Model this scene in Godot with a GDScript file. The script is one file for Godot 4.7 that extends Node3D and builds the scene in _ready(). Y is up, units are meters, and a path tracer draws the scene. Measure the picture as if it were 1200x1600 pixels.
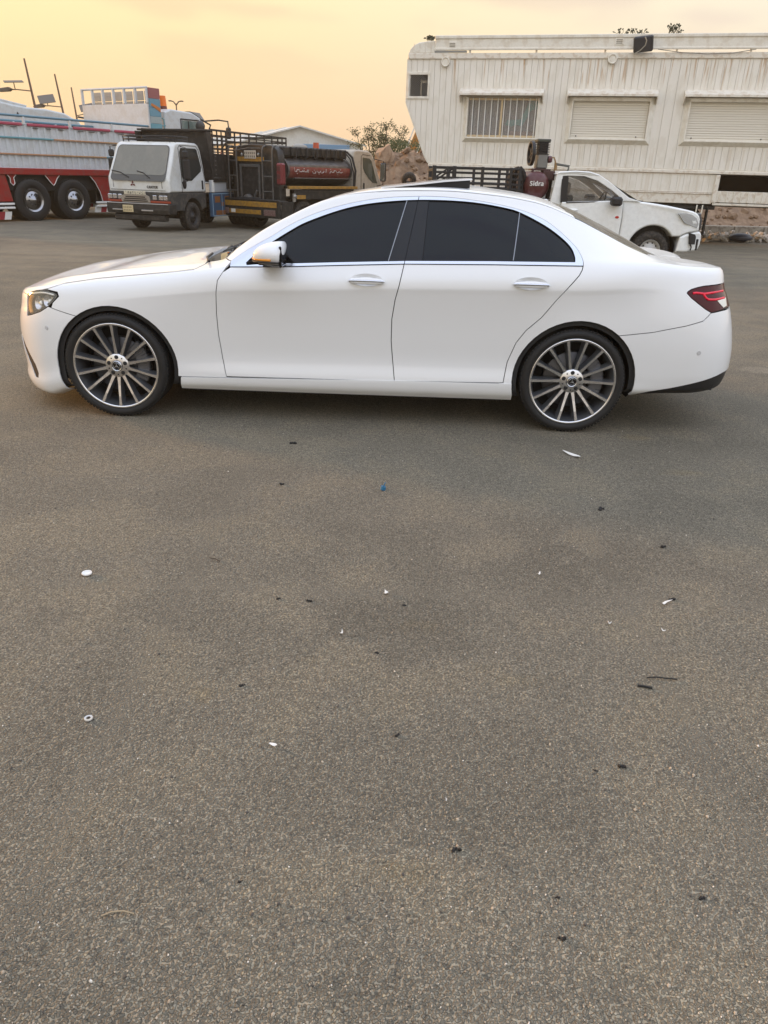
extends Node3D
# A white saloon parked across a dusty lot at dusk, trucks, a site caravan and a pick-up behind it.

# ------------------------------------------------------------------ mesh helper
class Geo:
	var v := PackedVector3Array()
	var n := PackedVector3Array()
	var uv := PackedVector2Array()
	var xf := Transform3D()
	func tri(a: Vector3, b: Vector3, c: Vector3, na: Vector3, nb: Vector3, nc: Vector3, ua := Vector2(), ub := Vector2(), uc := Vector2()) -> void:
		var f := (b - a).cross(c - a)
		if f.length_squared() < 1e-16:
			return
		var flip := f.dot(na + nb + nc) > 0.0
		v.append(xf * a); n.append((xf.basis * na).normalized()); uv.append(ua)
		if flip:
			v.append(xf * c); n.append((xf.basis * nc).normalized()); uv.append(uc)
			v.append(xf * b); n.append((xf.basis * nb).normalized()); uv.append(ub)
		else:
			v.append(xf * b); n.append((xf.basis * nb).normalized()); uv.append(ub)
			v.append(xf * c); n.append((xf.basis * nc).normalized()); uv.append(uc)
	func quad(a: Vector3, b: Vector3, c: Vector3, d: Vector3, nn := Vector3()) -> void:
		var m := nn
		if m == Vector3():
			m = (b - a).cross(d - a)
			if m.length_squared() < 1e-14:
				m = (c - b).cross(d - b)
			m = m.normalized()
		var lx := (b - a).length()
		var ly := (d - a).length()
		tri(a, b, c, m, m, m, Vector2(0, 0), Vector2(lx, 0), Vector2(lx, ly))
		tri(a, c, d, m, m, m, Vector2(0, 0), Vector2(lx, ly), Vector2(0, ly))
	func sq(a: Vector3, b: Vector3, c: Vector3, d: Vector3, na: Vector3, nb: Vector3, nc: Vector3, nd: Vector3) -> void:
		tri(a, b, c, na, nb, nc)
		tri(a, c, d, na, nc, nd)
	# a box with chamfered edges
	func box(c: Vector3, s: Vector3, bev := 0.0, bas := Basis()) -> void:
		var h := s * 0.5
		var b := minf(bev, minf(h.x, minf(h.y, h.z)) * 0.9)
		for ax in 3:
			var u := (ax + 1) % 3
			var w := (ax + 2) % 3
			for sg in [-1.0, 1.0]:
				var p := []
				for k in [[-1, -1], [1, -1], [1, 1], [-1, 1]]:
					var q := Vector3()
					q[ax] = sg * h[ax]
					q[u] = k[0] * (h[u] - b)
					q[w] = k[1] * (h[w] - b)
					p.append(c + bas * q)
				var nn := Vector3()
				nn[ax] = sg
				quad(p[0], p[1], p[2], p[3], bas * nn)
		if b <= 0.0:
			return
		for ax in 3:
			var u := (ax + 1) % 3
			var w := (ax + 2) % 3
			for su in [-1.0, 1.0]:
				for sw in [-1.0, 1.0]:
					var p := []
					for k in [[-1, 0], [1, 0], [1, 1], [-1, 1]]:
						var q := Vector3()
						q[ax] = k[0] * (h[ax] - b)
						q[u] = su * (h[u] - (b if k[1] == 0 else 0.0))
						q[w] = sw * (h[w] - (0.0 if k[1] == 0 else b))
						p.append(c + bas * q)
					var nn := Vector3()
					nn[u] = su * 0.7071
					nn[w] = sw * 0.7071
					quad(p[0], p[1], p[2], p[3], bas * nn)
		for sx in [-1.0, 1.0]:
			for sy in [-1.0, 1.0]:
				for sz in [-1.0, 1.0]:
					var sgn := Vector3(sx, sy, sz)
					var nn: Vector3 = bas * (sgn * 0.577)
					var a: Vector3 = c + bas * (sgn * Vector3(h.x, h.y - b, h.z - b))
					var d: Vector3 = c + bas * (sgn * Vector3(h.x - b, h.y, h.z - b))
					var e: Vector3 = c + bas * (sgn * Vector3(h.x - b, h.y - b, h.z))
					tri(a, d, e, nn, nn, nn)
	func cyl(a: Vector3, b: Vector3, r0: float, r1 := -1.0, seg := 12, caps := true) -> void:
		if r1 < 0.0:
			r1 = r0
		var d := (b - a).normalized()
		var x := d.cross(Vector3.UP if absf(d.y) < 0.9 else Vector3.RIGHT).normalized()
		var y := d.cross(x)
		var sl := (r0 - r1) / maxf(1e-5, (b - a).length())
		for i in seg:
			var t0 := TAU * i / seg
			var t1 := TAU * (i + 1) / seg
			var n0 := x * cos(t0) + y * sin(t0)
			var n1 := x * cos(t1) + y * sin(t1)
			sq(a + n0 * r0, a + n1 * r0, b + n1 * r1, b + n0 * r1, n0 + d * sl, n1 + d * sl, n1 + d * sl, n0 + d * sl)
			if caps:
				tri(a, a + n0 * r0, a + n1 * r0, -d, -d, -d)
				tri(b, b + n0 * r1, b + n1 * r1, d, d, d)
	func tube(p: Array, r: float, seg := 8, caps := true, r_end := -1.0) -> void:
		var rings := []
		var nrm := []
		var x := Vector3()
		for i in p.size():
			var d: Vector3 = (p[mini(i + 1, p.size() - 1)] - p[maxi(i - 1, 0)]).normalized()
			if i == 0:
				x = d.cross(Vector3.UP if absf(d.y) < 0.9 else Vector3.RIGHT).normalized()
			else:
				x = (x - d * x.dot(d)).normalized()
			var y := d.cross(x)
			var rr := r if r_end < 0.0 else lerpf(r, r_end, float(i) / (p.size() - 1))
			var ring := []
			var nn := []
			for k in seg:
				var t := TAU * k / seg
				nn.append(x * cos(t) + y * sin(t))
				ring.append(p[i] + nn[-1] * rr)
			rings.append(ring)
			nrm.append(nn)
		for i in p.size() - 1:
			for k in seg:
				var k1 := (k + 1) % seg
				sq(rings[i][k], rings[i][k1], rings[i + 1][k1], rings[i + 1][k], nrm[i][k], nrm[i][k1], nrm[i + 1][k1], nrm[i + 1][k])
		if caps:
			for e in [0, p.size() - 1]:
				var d: Vector3 = (p[0] - p[1]).normalized() if e == 0 else (p[-1] - p[-2]).normalized()
				for k in seg:
					tri(p[e], rings[e][k], rings[e][(k + 1) % seg], d, d, d)
	# profile of (radius, height) turned about the local z axis
	func lathe(prof: Array, seg := 32, at := Transform3D(), smooth := true) -> void:
		var keep := xf
		xf = xf * at
		for i in prof.size() - 1:
			var a: Vector2 = prof[i]
			var b: Vector2 = prof[i + 1]
			var nrm := Vector2(b.y - a.y, a.x - b.x).normalized()
			var na := nrm
			var nb := nrm
			if smooth:
				if i > 0:
					var q: Vector2 = prof[i - 1]
					var n2 := Vector2(a.y - q.y, q.x - a.x).normalized()
					if n2.dot(nrm) > 0.5:
						na = (nrm + n2).normalized()
				if i < prof.size() - 2:
					var q: Vector2 = prof[i + 2]
					var n2 := Vector2(q.y - b.y, b.x - q.x).normalized()
					if n2.dot(nrm) > 0.5:
						nb = (nrm + n2).normalized()
			for k in seg:
				var t0 := TAU * k / seg
				var t1 := TAU * (k + 1) / seg
				var c0 := Vector2(cos(t0), sin(t0))
				var c1 := Vector2(cos(t1), sin(t1))
				sq(Vector3(c0.x * a.x, c0.y * a.x, a.y), Vector3(c1.x * a.x, c1.y * a.x, a.y), Vector3(c1.x * b.x, c1.y * b.x, b.y), Vector3(c0.x * b.x, c0.y * b.x, b.y),
					Vector3(c0.x * na.x, c0.y * na.x, na.y), Vector3(c1.x * na.x, c1.y * na.x, na.y), Vector3(c1.x * nb.x, c1.y * nb.x, nb.y), Vector3(c0.x * nb.x, c0.y * nb.x, nb.y))
		xf = keep
	func ellipsoid(c: Vector3, r: Vector3, seg := 20, rings := 12) -> void:
		for i in rings:
			var a0 := PI * i / rings - PI / 2
			var a1 := PI * (i + 1) / rings - PI / 2
			for k in seg:
				var t0 := TAU * k / seg
				var t1 := TAU * (k + 1) / seg
				var q := []
				for e in [[a0, t0], [a0, t1], [a1, t1], [a1, t0]]:
					q.append(Vector3(cos(e[0]) * cos(e[1]), sin(e[0]), cos(e[0]) * sin(e[1])))
				sq(c + q[0] * r, c + q[1] * r, c + q[2] * r, c + q[3] * r, q[0] / r, q[1] / r, q[2] / r, q[3] / r)
	# outline in x, y pushed from z0 to z1; rounded edge of radius bev on both faces; the far corner may lean (skew added at z1)
	func prism(poly: Array, z0: float, z1: float, bev := 0.0, soft := 0.0, lean = null) -> void:
		var m := poly.size()
		var area := 0.0
		for i in m:
			area += poly[i].cross(poly[(i + 1) % m])
		var sgn := 1.0 if area > 0.0 else -1.0
		var outn := []
		var ins := []
		for i in m:
			var e0: Vector2 = (poly[i] - poly[(i + m - 1) % m]).normalized()
			var e1: Vector2 = (poly[(i + 1) % m] - poly[i]).normalized()
			var n0 := Vector2(e0.y, -e0.x) * sgn
			var n1 := Vector2(e1.y, -e1.x) * sgn
			var b := n0 + n1
			var k := b.normalized() / maxf(0.35, b.normalized().dot(n0))
			outn.append([n0, n1, b.normalized()])
			ins.append(k)
		var lay := [[z0, bev, 0.0], [z1, bev, 0.0]] if bev <= 0.0 else [[z0, bev, -1.0], [z0 + signf(z1 - z0) * bev * 0.3, bev * 0.3, -0.7], [z0 + signf(z1 - z0) * bev, 0.0, 0.0], [z1 - signf(z1 - z0) * bev, 0.0, 0.0], [z1 - signf(z1 - z0) * bev * 0.3, bev * 0.3, 0.7], [z1, bev, 1.0]]
		var zs := signf(z1 - z0)
		var pos := []
		for l in lay:
			var row := []
			for i in m:
				var q: Vector2 = poly[i] - ins[i] * l[1]
				var p := Vector3(q.x, q.y, l[0])
				if lean != null:
					p = lean.call(p)
				row.append(p)
			pos.append(row)
		for l in lay.size() - 1:
			for i in m:
				var j := (i + 1) % m
				var na: Vector2 = outn[i][1]
				var nb: Vector2 = outn[j][0]
				if outn[i][0].dot(outn[i][1]) > 1.0 - soft:
					na = outn[i][2]
				if outn[j][0].dot(outn[j][1]) > 1.0 - soft:
					nb = outn[j][2]
				var c0: float = lay[l][2]
				var c1: float = lay[l + 1][2]
				var r0 := sqrt(maxf(0.0, 1.0 - c0 * c0))
				var r1 := sqrt(maxf(0.0, 1.0 - c1 * c1))
				sq(pos[l][i], pos[l][j], pos[l + 1][j], pos[l + 1][i], Vector3(na.x * r0, na.y * r0, c0 * zs), Vector3(nb.x * r0, nb.y * r0, c0 * zs), Vector3(nb.x * r1, nb.y * r1, c1 * zs), Vector3(na.x * r1, na.y * r1, c1 * zs))
		var flat := PackedVector2Array()
		for i in m:
			flat.append(poly[i] - ins[i] * bev)
		var t := Geometry2D.triangulate_polygon(flat)
		for i in range(0, t.size(), 3):
			tri(pos[0][t[i]], pos[0][t[i + 1]], pos[0][t[i + 2]], Vector3(0, 0, -zs), Vector3(0, 0, -zs), Vector3(0, 0, -zs), flat[t[i]], flat[t[i + 1]], flat[t[i + 2]])
			tri(pos[-1][t[i]], pos[-1][t[i + 1]], pos[-1][t[i + 2]], Vector3(0, 0, zs), Vector3(0, 0, zs), Vector3(0, 0, zs), flat[t[i]], flat[t[i + 1]], flat[t[i + 2]])
	func add(o: Geo, flip_z := false) -> void:
		var k := Vector3(1, 1, -1) if flip_z else Vector3.ONE
		for i in range(0, o.v.size(), 3):
			tri(o.v[i] * k, o.v[i + 1] * k, o.v[i + 2] * k, o.n[i] * k, o.n[i + 1] * k, o.n[i + 2] * k, o.uv[i], o.uv[i + 1], o.uv[i + 2])
	func mesh() -> ArrayMesh:
		var a := []
		a.resize(Mesh.ARRAY_MAX)
		a[Mesh.ARRAY_VERTEX] = v
		a[Mesh.ARRAY_NORMAL] = n
		a[Mesh.ARRAY_TEX_UV] = uv
		var me := ArrayMesh.new()
		me.add_surface_from_arrays(Mesh.PRIMITIVE_TRIANGLES, a)
		return me

# smooth curve through points that never overshoots
class Crv:
	var x := PackedFloat64Array()
	var y := PackedFloat64Array()
	var m := PackedFloat64Array()
	func _init(p: Array) -> void:
		for q in p:
			x.append(q[0]); y.append(q[1])
		var h := []
		var d := []
		for i in x.size() - 1:
			h.append(x[i + 1] - x[i])
			d.append((y[i + 1] - y[i]) / h[-1])
		m.resize(x.size())
		for i in range(1, x.size() - 1):
			if d[i - 1] * d[i] > 0.0:
				var w1: float = 2.0 * h[i] + h[i - 1]
				var w2: float = h[i] + 2.0 * h[i - 1]
				m[i] = (w1 + w2) / (w1 / d[i - 1] + w2 / d[i])
		m[0] = d[0]
		m[-1] = d[-1]
	func at(t: float) -> float:
		t = clampf(t, x[0], x[-1])
		var i := 0
		while i < x.size() - 2 and t > x[i + 1]:
			i += 1
		var h := x[i + 1] - x[i]
		var k := (t - x[i]) / h
		var q := 1.0 - k
		return y[i] * (1 + 2 * k) * q * q + m[i] * h * k * q * q + y[i + 1] * k * k * (3 - 2 * k) + m[i + 1] * h * k * k * (k - 1)

# ------------------------------------------------------------------ nodes
var used := {}
func numbered(called: String, under: Node) -> String:
	var key := str(under.get_instance_id()) + called
	var k: int = used.get(key, 0)
	used[key] = k + 1
	return called if k == 0 else "%s_%03d" % [called, k]

func tag(o: Node, label: String, category: String, group := "") -> Node:
	o.set_meta("label", label)
	o.set_meta("category", category)
	if group != "":
		o.set_meta("group", group)
	return o

func thing(called: String, label: String, category: String, at := Transform3D(), group := "") -> Node3D:
	var o := Node3D.new()
	o.name = numbered(called, self)
	o.transform = at
	add_child(o, true)
	tag(o, label, category, group)
	return o

func part(parent: Node, called: String, g: Geo, m: Material, label := "") -> MeshInstance3D:
	var o := MeshInstance3D.new()
	o.mesh = g.mesh()
	o.material_override = null
	o.mesh.surface_set_material(0, m)
	o.name = numbered(called, parent)
	if label != "":
		o.set_meta("label", label)
	parent.add_child(o, true)
	return o

func solo(called: String, g: Geo, m: Material, label: String, category: String, group := "", at := Transform3D()) -> MeshInstance3D:
	var o := part(self, called, g, m)
	o.transform = at
	tag(o, label, category, group)
	return o

func struct(called: String, g: Geo, m: Material) -> MeshInstance3D:
	var o := part(self, called, g, m)
	o.set_meta("kind", "structure")
	return o

func letters(parent: Node, called: String, text: String, size: float, at: Transform3D, m: Material, depth := 0.004, bold := false) -> void:
	var f := SystemFont.new()
	f.font_names = ["Droid Sans"]
	f.font_weight = 700 if bold else 400
	var t := TextMesh.new()
	t.font = f
	t.text = text
	t.font_size = 64
	t.pixel_size = size / 46.0
	t.depth = depth
	t.material = m
	var o := MeshInstance3D.new()
	o.mesh = t
	o.name = numbered(called, parent)
	o.transform = at
	parent.add_child(o, true)

# ------------------------------------------------------------------ materials
var M := {}
func mat(r: float, g: float, b: float, rough := 0.6, metal := 0.0, coat := 0.0) -> StandardMaterial3D:
	var m := StandardMaterial3D.new()
	m.albedo_color = Color(r, g, b).linear_to_srgb()
	m.roughness = rough
	m.metallic = metal
	if coat > 0.0:
		m.clearcoat_enabled = true
		m.clearcoat = coat
		m.clearcoat_roughness = 0.03
	return m

func noise(freq: float, kind: int, sd: int, oct := 3) -> FastNoiseLite:
	var f := FastNoiseLite.new()
	f.seed = sd
	f.frequency = freq
	f.noise_type = kind
	f.fractal_octaves = oct
	f.fractal_type = FastNoiseLite.FRACTAL_FBM if oct > 1 else FastNoiseLite.FRACTAL_NONE
	return f

# a weathered version: the colour is patched with grime by triplanar noise
func worn(r: float, g: float, b: float, rough: float, dirt: Color, amount: float, scale: float, sd: int, metal := 0.0) -> StandardMaterial3D:
	var m := mat(1, 1, 1, rough, metal)
	var n := noise(0.02, FastNoiseLite.TYPE_SIMPLEX, sd, 5)
	var im := n.get_seamless_image(256, 256)
	var out := Image.create_empty(256, 256, false, Image.FORMAT_RGB8)
	var clean := Color(r, g, b)
	for y in 256:
		for x in 256:
			var k := im.get_pixel(x, y).r
			var t := smoothstep(0.42, 0.8, k) * amount
			var c := clean.lerp(dirt, t) * (0.94 + 0.12 * im.get_pixel((x * 5) % 256, (y * 5 + 91) % 256).r)
			c.a = 1.0
			out.set_pixel(x, y, c.linear_to_srgb())
	m.albedo_texture = ImageTexture.create_from_image(out)
	m.uv1_triplanar = true
	m.uv1_scale = Vector3.ONE * scale
	return m

func make_materials() -> void:
	M.paint = mat(0.79, 0.80, 0.80, 0.34, 0.0, 0.8)
	M.black = mat(0.012, 0.012, 0.013, 0.55)
	M.gloss_black = mat(0.006, 0.006, 0.007, 0.15, 0.0, 0.0)
	M.gloss_black.metallic_specular = 0.42
	M.black_and_shade = mat(0.02, 0.02, 0.02, 0.85)  # near-black: real black plastic, and the painted shade of hole discs
	M.rubber = mat(0.010, 0.0098, 0.0095, 0.7)
	M.dusty_rubber = worn(0.022, 0.02, 0.018, 0.85, Color(0.1, 0.085, 0.068), 0.7, 2.0, 3)
	M.tint = mat(0.006, 0.008, 0.01, 0.02)
	M.tint.metallic_specular = 0.36
	M.chrome = mat(0.72, 0.73, 0.75, 0.09, 1.0)
	M.satin = mat(0.60, 0.62, 0.66, 0.16, 1.0)
	M.machined = mat(0.72, 0.72, 0.73, 0.24, 1.0)
	M.rim_grey = mat(0.27, 0.285, 0.31, 0.3, 0.8)
	M.disc = mat(0.09, 0.09, 0.095, 0.45, 0.9)
	M.caliper = mat(0.13, 0.13, 0.135, 0.4, 0.5)
	M.lamp_red = mat(0.06, 0.003, 0.007, 0.12)
	M.lamp_red.metallic_specular = 0.4
	M.lamp_red_bright = mat(0.85, 0.015, 0.05, 0.12)
	M.lamp_clear = mat(0.75, 0.75, 0.7, 0.1, 0.3)
	M.hub_chrome = mat(0.30, 0.30, 0.31, 0.14, 1.0)
	M.amber = mat(0.75, 0.3, 0.03, 0.15)
	M.glass = mat(0.9, 0.93, 0.94, 0.02)
	M.glass.albedo_color.a = 0.08
	M.glass.transparency = BaseMaterial3D.TRANSPARENCY_ALPHA
	M.smoked = mat(0.05, 0.055, 0.055, 0.03)
	M.smoked.albedo_color.a = 0.28
	M.smoked.transparency = BaseMaterial3D.TRANSPARENCY_ALPHA
	M.reflector = mat(0.55, 0.55, 0.56, 0.12, 1.0)
	M.white_plastic = mat(0.75, 0.74, 0.7, 0.5)

# ------------------------------------------------------------------ start
const PITCH := 0.4301
const ROLL := 0.0304
const EYE := 1.519

func _ready() -> void:
	var cam := Camera3D.new()
	cam.name = "camera"
	cam.fov = rad_to_deg(2.0 * atan(800.0 / 1154.0))
	cam.near = 0.05
	cam.far = 900.0
	var fwd := Vector3(0, -sin(PITCH), -cos(PITCH))
	var up0 := Vector3(0, cos(PITCH), -sin(PITCH))
	var rt := Vector3.RIGHT * cos(ROLL) + up0 * sin(ROLL)
	var up := up0 * cos(ROLL) - Vector3.RIGHT * sin(ROLL)
	cam.transform = Transform3D(Basis(rt, up, -fwd), Vector3(0, EYE, 0))
	add_child(cam)
	cam.current = true
	make_sky()
	var sun := DirectionalLight3D.new()
	sun.name = "sun"
	sun.light_energy = SUN_ENERGY
	sun.light_color = Color(1.0, 0.72, 0.40)
	sun.light_angular_distance = 7.0
	sun.shadow_enabled = true
	add_child(sun)
	sun.look_at_from_position(Vector3(-9.0, 1.5, -4.2), Vector3.ZERO)
	make_materials()
	build_ground()
	build_hills()
	build_caravan()
	build_saloon()
	build_pickup()
	build_canter()
	build_tanker()
	build_dump_truck()
	build_far_things()
	build_litter()

const SUN_ENERGY := 0.85
const SKY_ENERGY := 1.0
const EXPOSURE := 1.1
const HAZE := true

# dusk sky: yellow glow low on the left, paler to the right, soft blue overhead and behind
func make_sky() -> void:
	var w := 1024
	var h := 512
	var im := Image.create_empty(w, h, false, Image.FORMAT_RGBF)
	var cl := noise(0.9, FastNoiseLite.TYPE_SIMPLEX, 21, 4)
	var glow_dir := Vector3(-0.86, 0.04, -0.5).normalized()
	for j in h:
		var el := PI * (0.5 - (j + 0.5) / h)
		for i in w:
			var az := TAU * ((i + 0.5) / w)
			# Godot's panorama: the first column looks along -z
			var d := Vector3(sin(az) * cos(el), sin(el), -cos(az) * cos(el))
			var up := maxf(d.y, 0.0)
			var near := d.dot(glow_dir) * 0.5 + 0.5
			var zen := Color(1.08, 1.2, 1.44)
			var hor := Color(0.88, 0.69, 0.53).lerp(Color(0.97, 0.66, 0.38), smoothstep(0.48, 0.95, near))
			var mid := Color(0.93, 0.89, 0.73).lerp(Color(1.11, 0.92, 0.50), smoothstep(0.5, 0.95, near))
			# away from the glow the horizon turns pale and clear
			var away := 1.0 - smoothstep(0.12, 0.48, near)
			hor = hor.lerp(Color(0.92, 0.86, 0.77), away)
			mid = mid.lerp(Color(1.06, 1.05, 1.02), away)
			var c := hor.lerp(mid, smoothstep(0.0, 0.26, up)).lerp(zen, smoothstep(0.26, 0.72, up))
			c = c * (1.0 + 0.2 * (1.0 - near) * smoothstep(0.1, 0.5, up))
			c = c + Color(0.2, 0.14, 0.035) * pow(near, 16.0)
			var k := smoothstep(0.02, 0.42, cl.get_noise_3d(d.x * 2.6, d.y * 16.0, d.z * 2.6)) * smoothstep(0.06, 0.2, up)
			c = c.lerp(c * Color(0.86, 0.80, 0.88), k * 0.8)
			c.a = 1.0
			im.set_pixel(i, j, c * SKY_ENERGY)
	var pm := PanoramaSkyMaterial.new()
	pm.panorama = ImageTexture.create_from_image(im)
	var sky := Sky.new()
	sky.sky_material = pm
	var env := Environment.new()
	env.background_mode = Environment.BG_SKY
	env.sky = sky
	env.tonemap_mode = Environment.TONE_MAPPER_LINEAR
	env.tonemap_exposure = EXPOSURE
	env.sdfgi_enabled = true
	env.ssao_enabled = true
	env.ssil_enabled = true
	env.ambient_light_source = Environment.AMBIENT_SOURCE_SKY
	env.fog_enabled = HAZE
	env.fog_density = 0.0011
	env.fog_light_color = Color(0.95, 0.86, 0.72)
	var we := WorldEnvironment.new()
	we.name = "world"
	we.environment = env
	add_child(we)

# ------------------------------------------------------------------ the saloon
# Its skin is one lofted surface (station s along the car, v up the section); panels are cut out of it with real gaps.
const XN := -1.7
const XT := 2.12
const S0 := -2.4
const S1 := 2.65
var cRS: Crv
var cYB: Crv
var cYS: Crv
var cRE: Crv
var cYE: Crv
var cYC: Crv
var cIN := []
var sk_s := PackedFloat64Array()
var sk_p := []          # rows of points
var sk_n := []          # rows of normals

func skin_section(s: float) -> Array:
	var o := s
	var d := Vector2(0, 1)
	var r := 0.0
	var re := 0.0
	if s < XN:
		var th := (s - S0) / (XN - S0) * PI / 2
		d = Vector2(-cos(th), sin(th))
		o = XN
		r = pow(pow(absf(cos(th)) / 0.64, 2.2) + pow(sin(th) / 0.905, 2.2), -1.0 / 2.2)
		re = r * (0.70 + 0.07 * sin(th))
	elif s > XT:
		var th := (S1 - s) / (S1 - XT) * PI / 2
		d = Vector2(cos(th), sin(th))
		o = XT
		r = pow(pow(absf(cos(th)) / 0.515, 2.8) + pow(sin(th) / 0.89, 2.8), -1.0 / 2.8)
		re = (r - cIN[7].at(s)) * 0.815
	else:
		r = cRS.at(s)
		re = cRE.at(s)
	var yb := cYB.at(s)
	var ys := cYS.at(s)
	var ye := cYE.at(s)
	var yc := cYC.at(s)
	var tt := [0.0, 0.05, 0.12, 0.25, 0.45, 0.79, 0.835, 1.0]
	var c := []
	for k in 8:
		c.append(Vector2(r - cIN[k].at(s), yb + (ys - yb) * tt[k]))
	var sh: Vector2 = c[-1]
	var e := Vector2(re, ye)
	var bul := minf(0.014, 0.04 * absf(ye - ys))
	for f in [0.3, 0.6, 0.88]:
		c.append(sh.lerp(e, f) + Vector2(bul * 4 * f * (1 - f), 0))
	c.append(e)
	for f in [0.88, 0.6, 0.3, 0.0]:
		c.append(Vector2(re * f, ye + (yc - ye) * (1 - f * f)))
	var out := []
	var h := []
	var dl := []
	for i in c.size() - 1:
		h.append(c[i].distance_to(c[i + 1]) + 1e-9)
		dl.append((c[i + 1] - c[i]) / h[-1])
	var m := [dl[0]]
	for i in range(1, c.size() - 1):
		m.append((dl[i - 1] * h[i] + dl[i] * h[i - 1]) / (h[i - 1] + h[i]))
	m.append(Vector2(-1, 0))
	for i in h.size():
		for k in 5:
			var t := k / 5.0
			var q := 1.0 - t
			var p: Vector2 = c[i] * ((1 + 2 * t) * q * q) + m[i] * (h[i] * t * q * q) + c[i + 1] * (t * t * (3 - 2 * t)) + m[i + 1] * (h[i] * t * t * (t - 1))
			out.append(Vector3(o + p.x * d.x, p.y, p.x * d.y))
	out.append(Vector3(o + c[-1].x * d.x, c[-1].y, 0.0))
	return out

func make_skin() -> void:
	cRS = Crv.new([[-1.7, 0.905], [-1.3, 0.915], [-0.5, 0.925], [0.3, 0.928], [1, 0.926], [1.5, 0.922], [2.12, 0.89]])
	cYB = Crv.new([[-2.4, 0.10], [-2.1, 0.095], [-1.85, 0.09], [-1.75, 0.15], [-1.0, 0.20], [0.3, 0.20], [1.1, 0.20], [1.8, 0.24], [2.12, 0.25], [2.4, 0.26], [2.65, 0.28]])
	cYS = Crv.new([[-2.4, 0.70], [-2.2, 0.72], [-1.95, 0.77], [-1.7, 0.835], [-1.3, 0.892], [-0.95, 0.94], [-0.72, 0.968], [-0.3, 0.985], [0.3, 1.018], [0.9, 1.034], [1.45, 1.045], [1.85, 1.065], [2.12, 1.045], [2.35, 1.02], [2.5, 1.005], [2.65, 0.995]])
	cRE = Crv.new([[-1.7, 0.70], [-1.3, 0.70], [-0.95, 0.72], [-0.76, 0.765], [-0.68, 0.745], [-0.52, 0.70], [-0.36, 0.67], [-0.16, 0.64], [0.02, 0.615], [0.3, 0.60], [0.9, 0.60], [1.42, 0.60], [1.79, 0.60], [1.9, 0.61], [2.12, 0.62]])
	cYE = Crv.new([[-2.4, 0.765], [-2.2, 0.775], [-1.95, 0.80], [-1.7, 0.868], [-1.3, 0.925], [-0.95, 0.962], [-0.78, 0.985], [-0.68, 1.06], [-0.52, 1.17], [-0.36, 1.255], [-0.16, 1.345], [0.02, 1.395], [0.3, 1.43], [0.6, 1.437], [0.9, 1.42], [1.16, 1.385], [1.42, 1.30], [1.59, 1.225], [1.79, 1.135], [1.9, 1.095], [2.0, 1.07], [2.12, 1.055], [2.35, 1.035], [2.65, 1.02]])
	cYC = Crv.new([[-2.4, 0.88], [-1.7, 0.88], [-1.4, 0.935], [-1.1, 0.975], [-0.98, 0.982], [-0.9, 1.005], [-0.71, 1.08], [-0.43, 1.235], [-0.21, 1.34], [0, 1.40], [0.24, 1.44], [0.56, 1.463], [0.79, 1.46], [0.94, 1.445], [1.16, 1.42], [1.32, 1.385], [1.5, 1.33], [1.63, 1.275], [1.87, 1.168], [2.03, 1.08], [2.12, 1.045], [2.65, 1.045]])
	var ins := [
		[-2.4, [0.26, 0.08, 0.015, 0.02, 0, 0.043, 0.052, 0.09]], [-1.9, [0.12, 0.02, 0, 0.005, 0, 0.018, 0.027, 0.075]], [-1.2, [0.07, 0.04, 0.032, 0.034, 0.022, 0.008, 0.008, 0.075]],
		[-0.6, [0.07, 0.034, 0.023, 0.041, 0.036, 0.006, 0, 0.052]], [0, [0.07, 0.034, 0.022, 0.042, 0.037, 0.006, 0, 0.05]], [1.0, [0.07, 0.034, 0.022, 0.04, 0.034, 0.006, 0, 0.05]], [1.5, [0.06, 0.03, 0.026, 0.022, 0.008, 0.006, 0, 0.052]],
		[2.12, [0.10, 0.03, 0.015, 0.006, 0.004, 0.045, 0.058, 0.13]], [2.38, [0.105, 0.03, 0.008, 0, 0.028, 0.165, 0.195, 0.265]], [2.65, [0.11, 0.035, 0.008, 0, 0.04, 0.225, 0.25, 0.315]]]
	for k in 8:
		var q := []
		for e in ins:
			q.append([e[0], e[1][k]])
		cIN.append(Crv.new(q))
	for i in 28:
		sk_s.append(lerpf(S0, XN, i / 28.0))
	for i in 120:
		sk_s.append(lerpf(XN, XT, i / 120.0))
	for i in 29:
		sk_s.append(lerpf(XT, S1, i / 28.0))
	for s in sk_s:
		sk_p.append(skin_section(s))
	for i in sk_p.size():
		var row := []
		for j in sk_p[0].size():
			var a: Vector3 = sk_p[mini(i + 1, sk_p.size() - 1)][j] - sk_p[maxi(i - 1, 0)][j]
			var b: Vector3 = sk_p[i][mini(j + 1, sk_p[0].size() - 1)] - sk_p[i][maxi(j - 1, 0)]
			var nn := a.cross(b)
			if nn.length_squared() < 1e-14:
				nn = Vector3.UP
			nn = nn.normalized()
			if i == 0 or i == sk_p.size() - 1:
				nn.z = 0.0
			if j == sk_p[0].size() - 1:
				nn.z = 0.0
			row.append(nn.normalized())
		sk_n.append(row)

func grown(poly: PackedVector2Array, by: float) -> PackedVector2Array:
	if by == 0.0:
		return poly
	var p := poly
	if Geometry2D.is_polygon_clockwise(p):
		p = p.duplicate()
		p.reverse()
	var r := Geometry2D.offset_polygon(p, by, Geometry2D.JOIN_MITER)
	if r.is_empty():
		return p
	var best: PackedVector2Array = r[0]
	for q in r:
		if q.size() > best.size():
			best = q
	return best

func flat2(p: Vector3, s: float, v: float, how: int) -> Vector2:
	if how == 0:
		return Vector2(p.x, p.y)
	if how == 1:
		return Vector2(p.x, p.z)
	if how == 2:
		return Vector2(s, v * 0.01)
	return Vector2(p.z, p.y)

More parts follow.
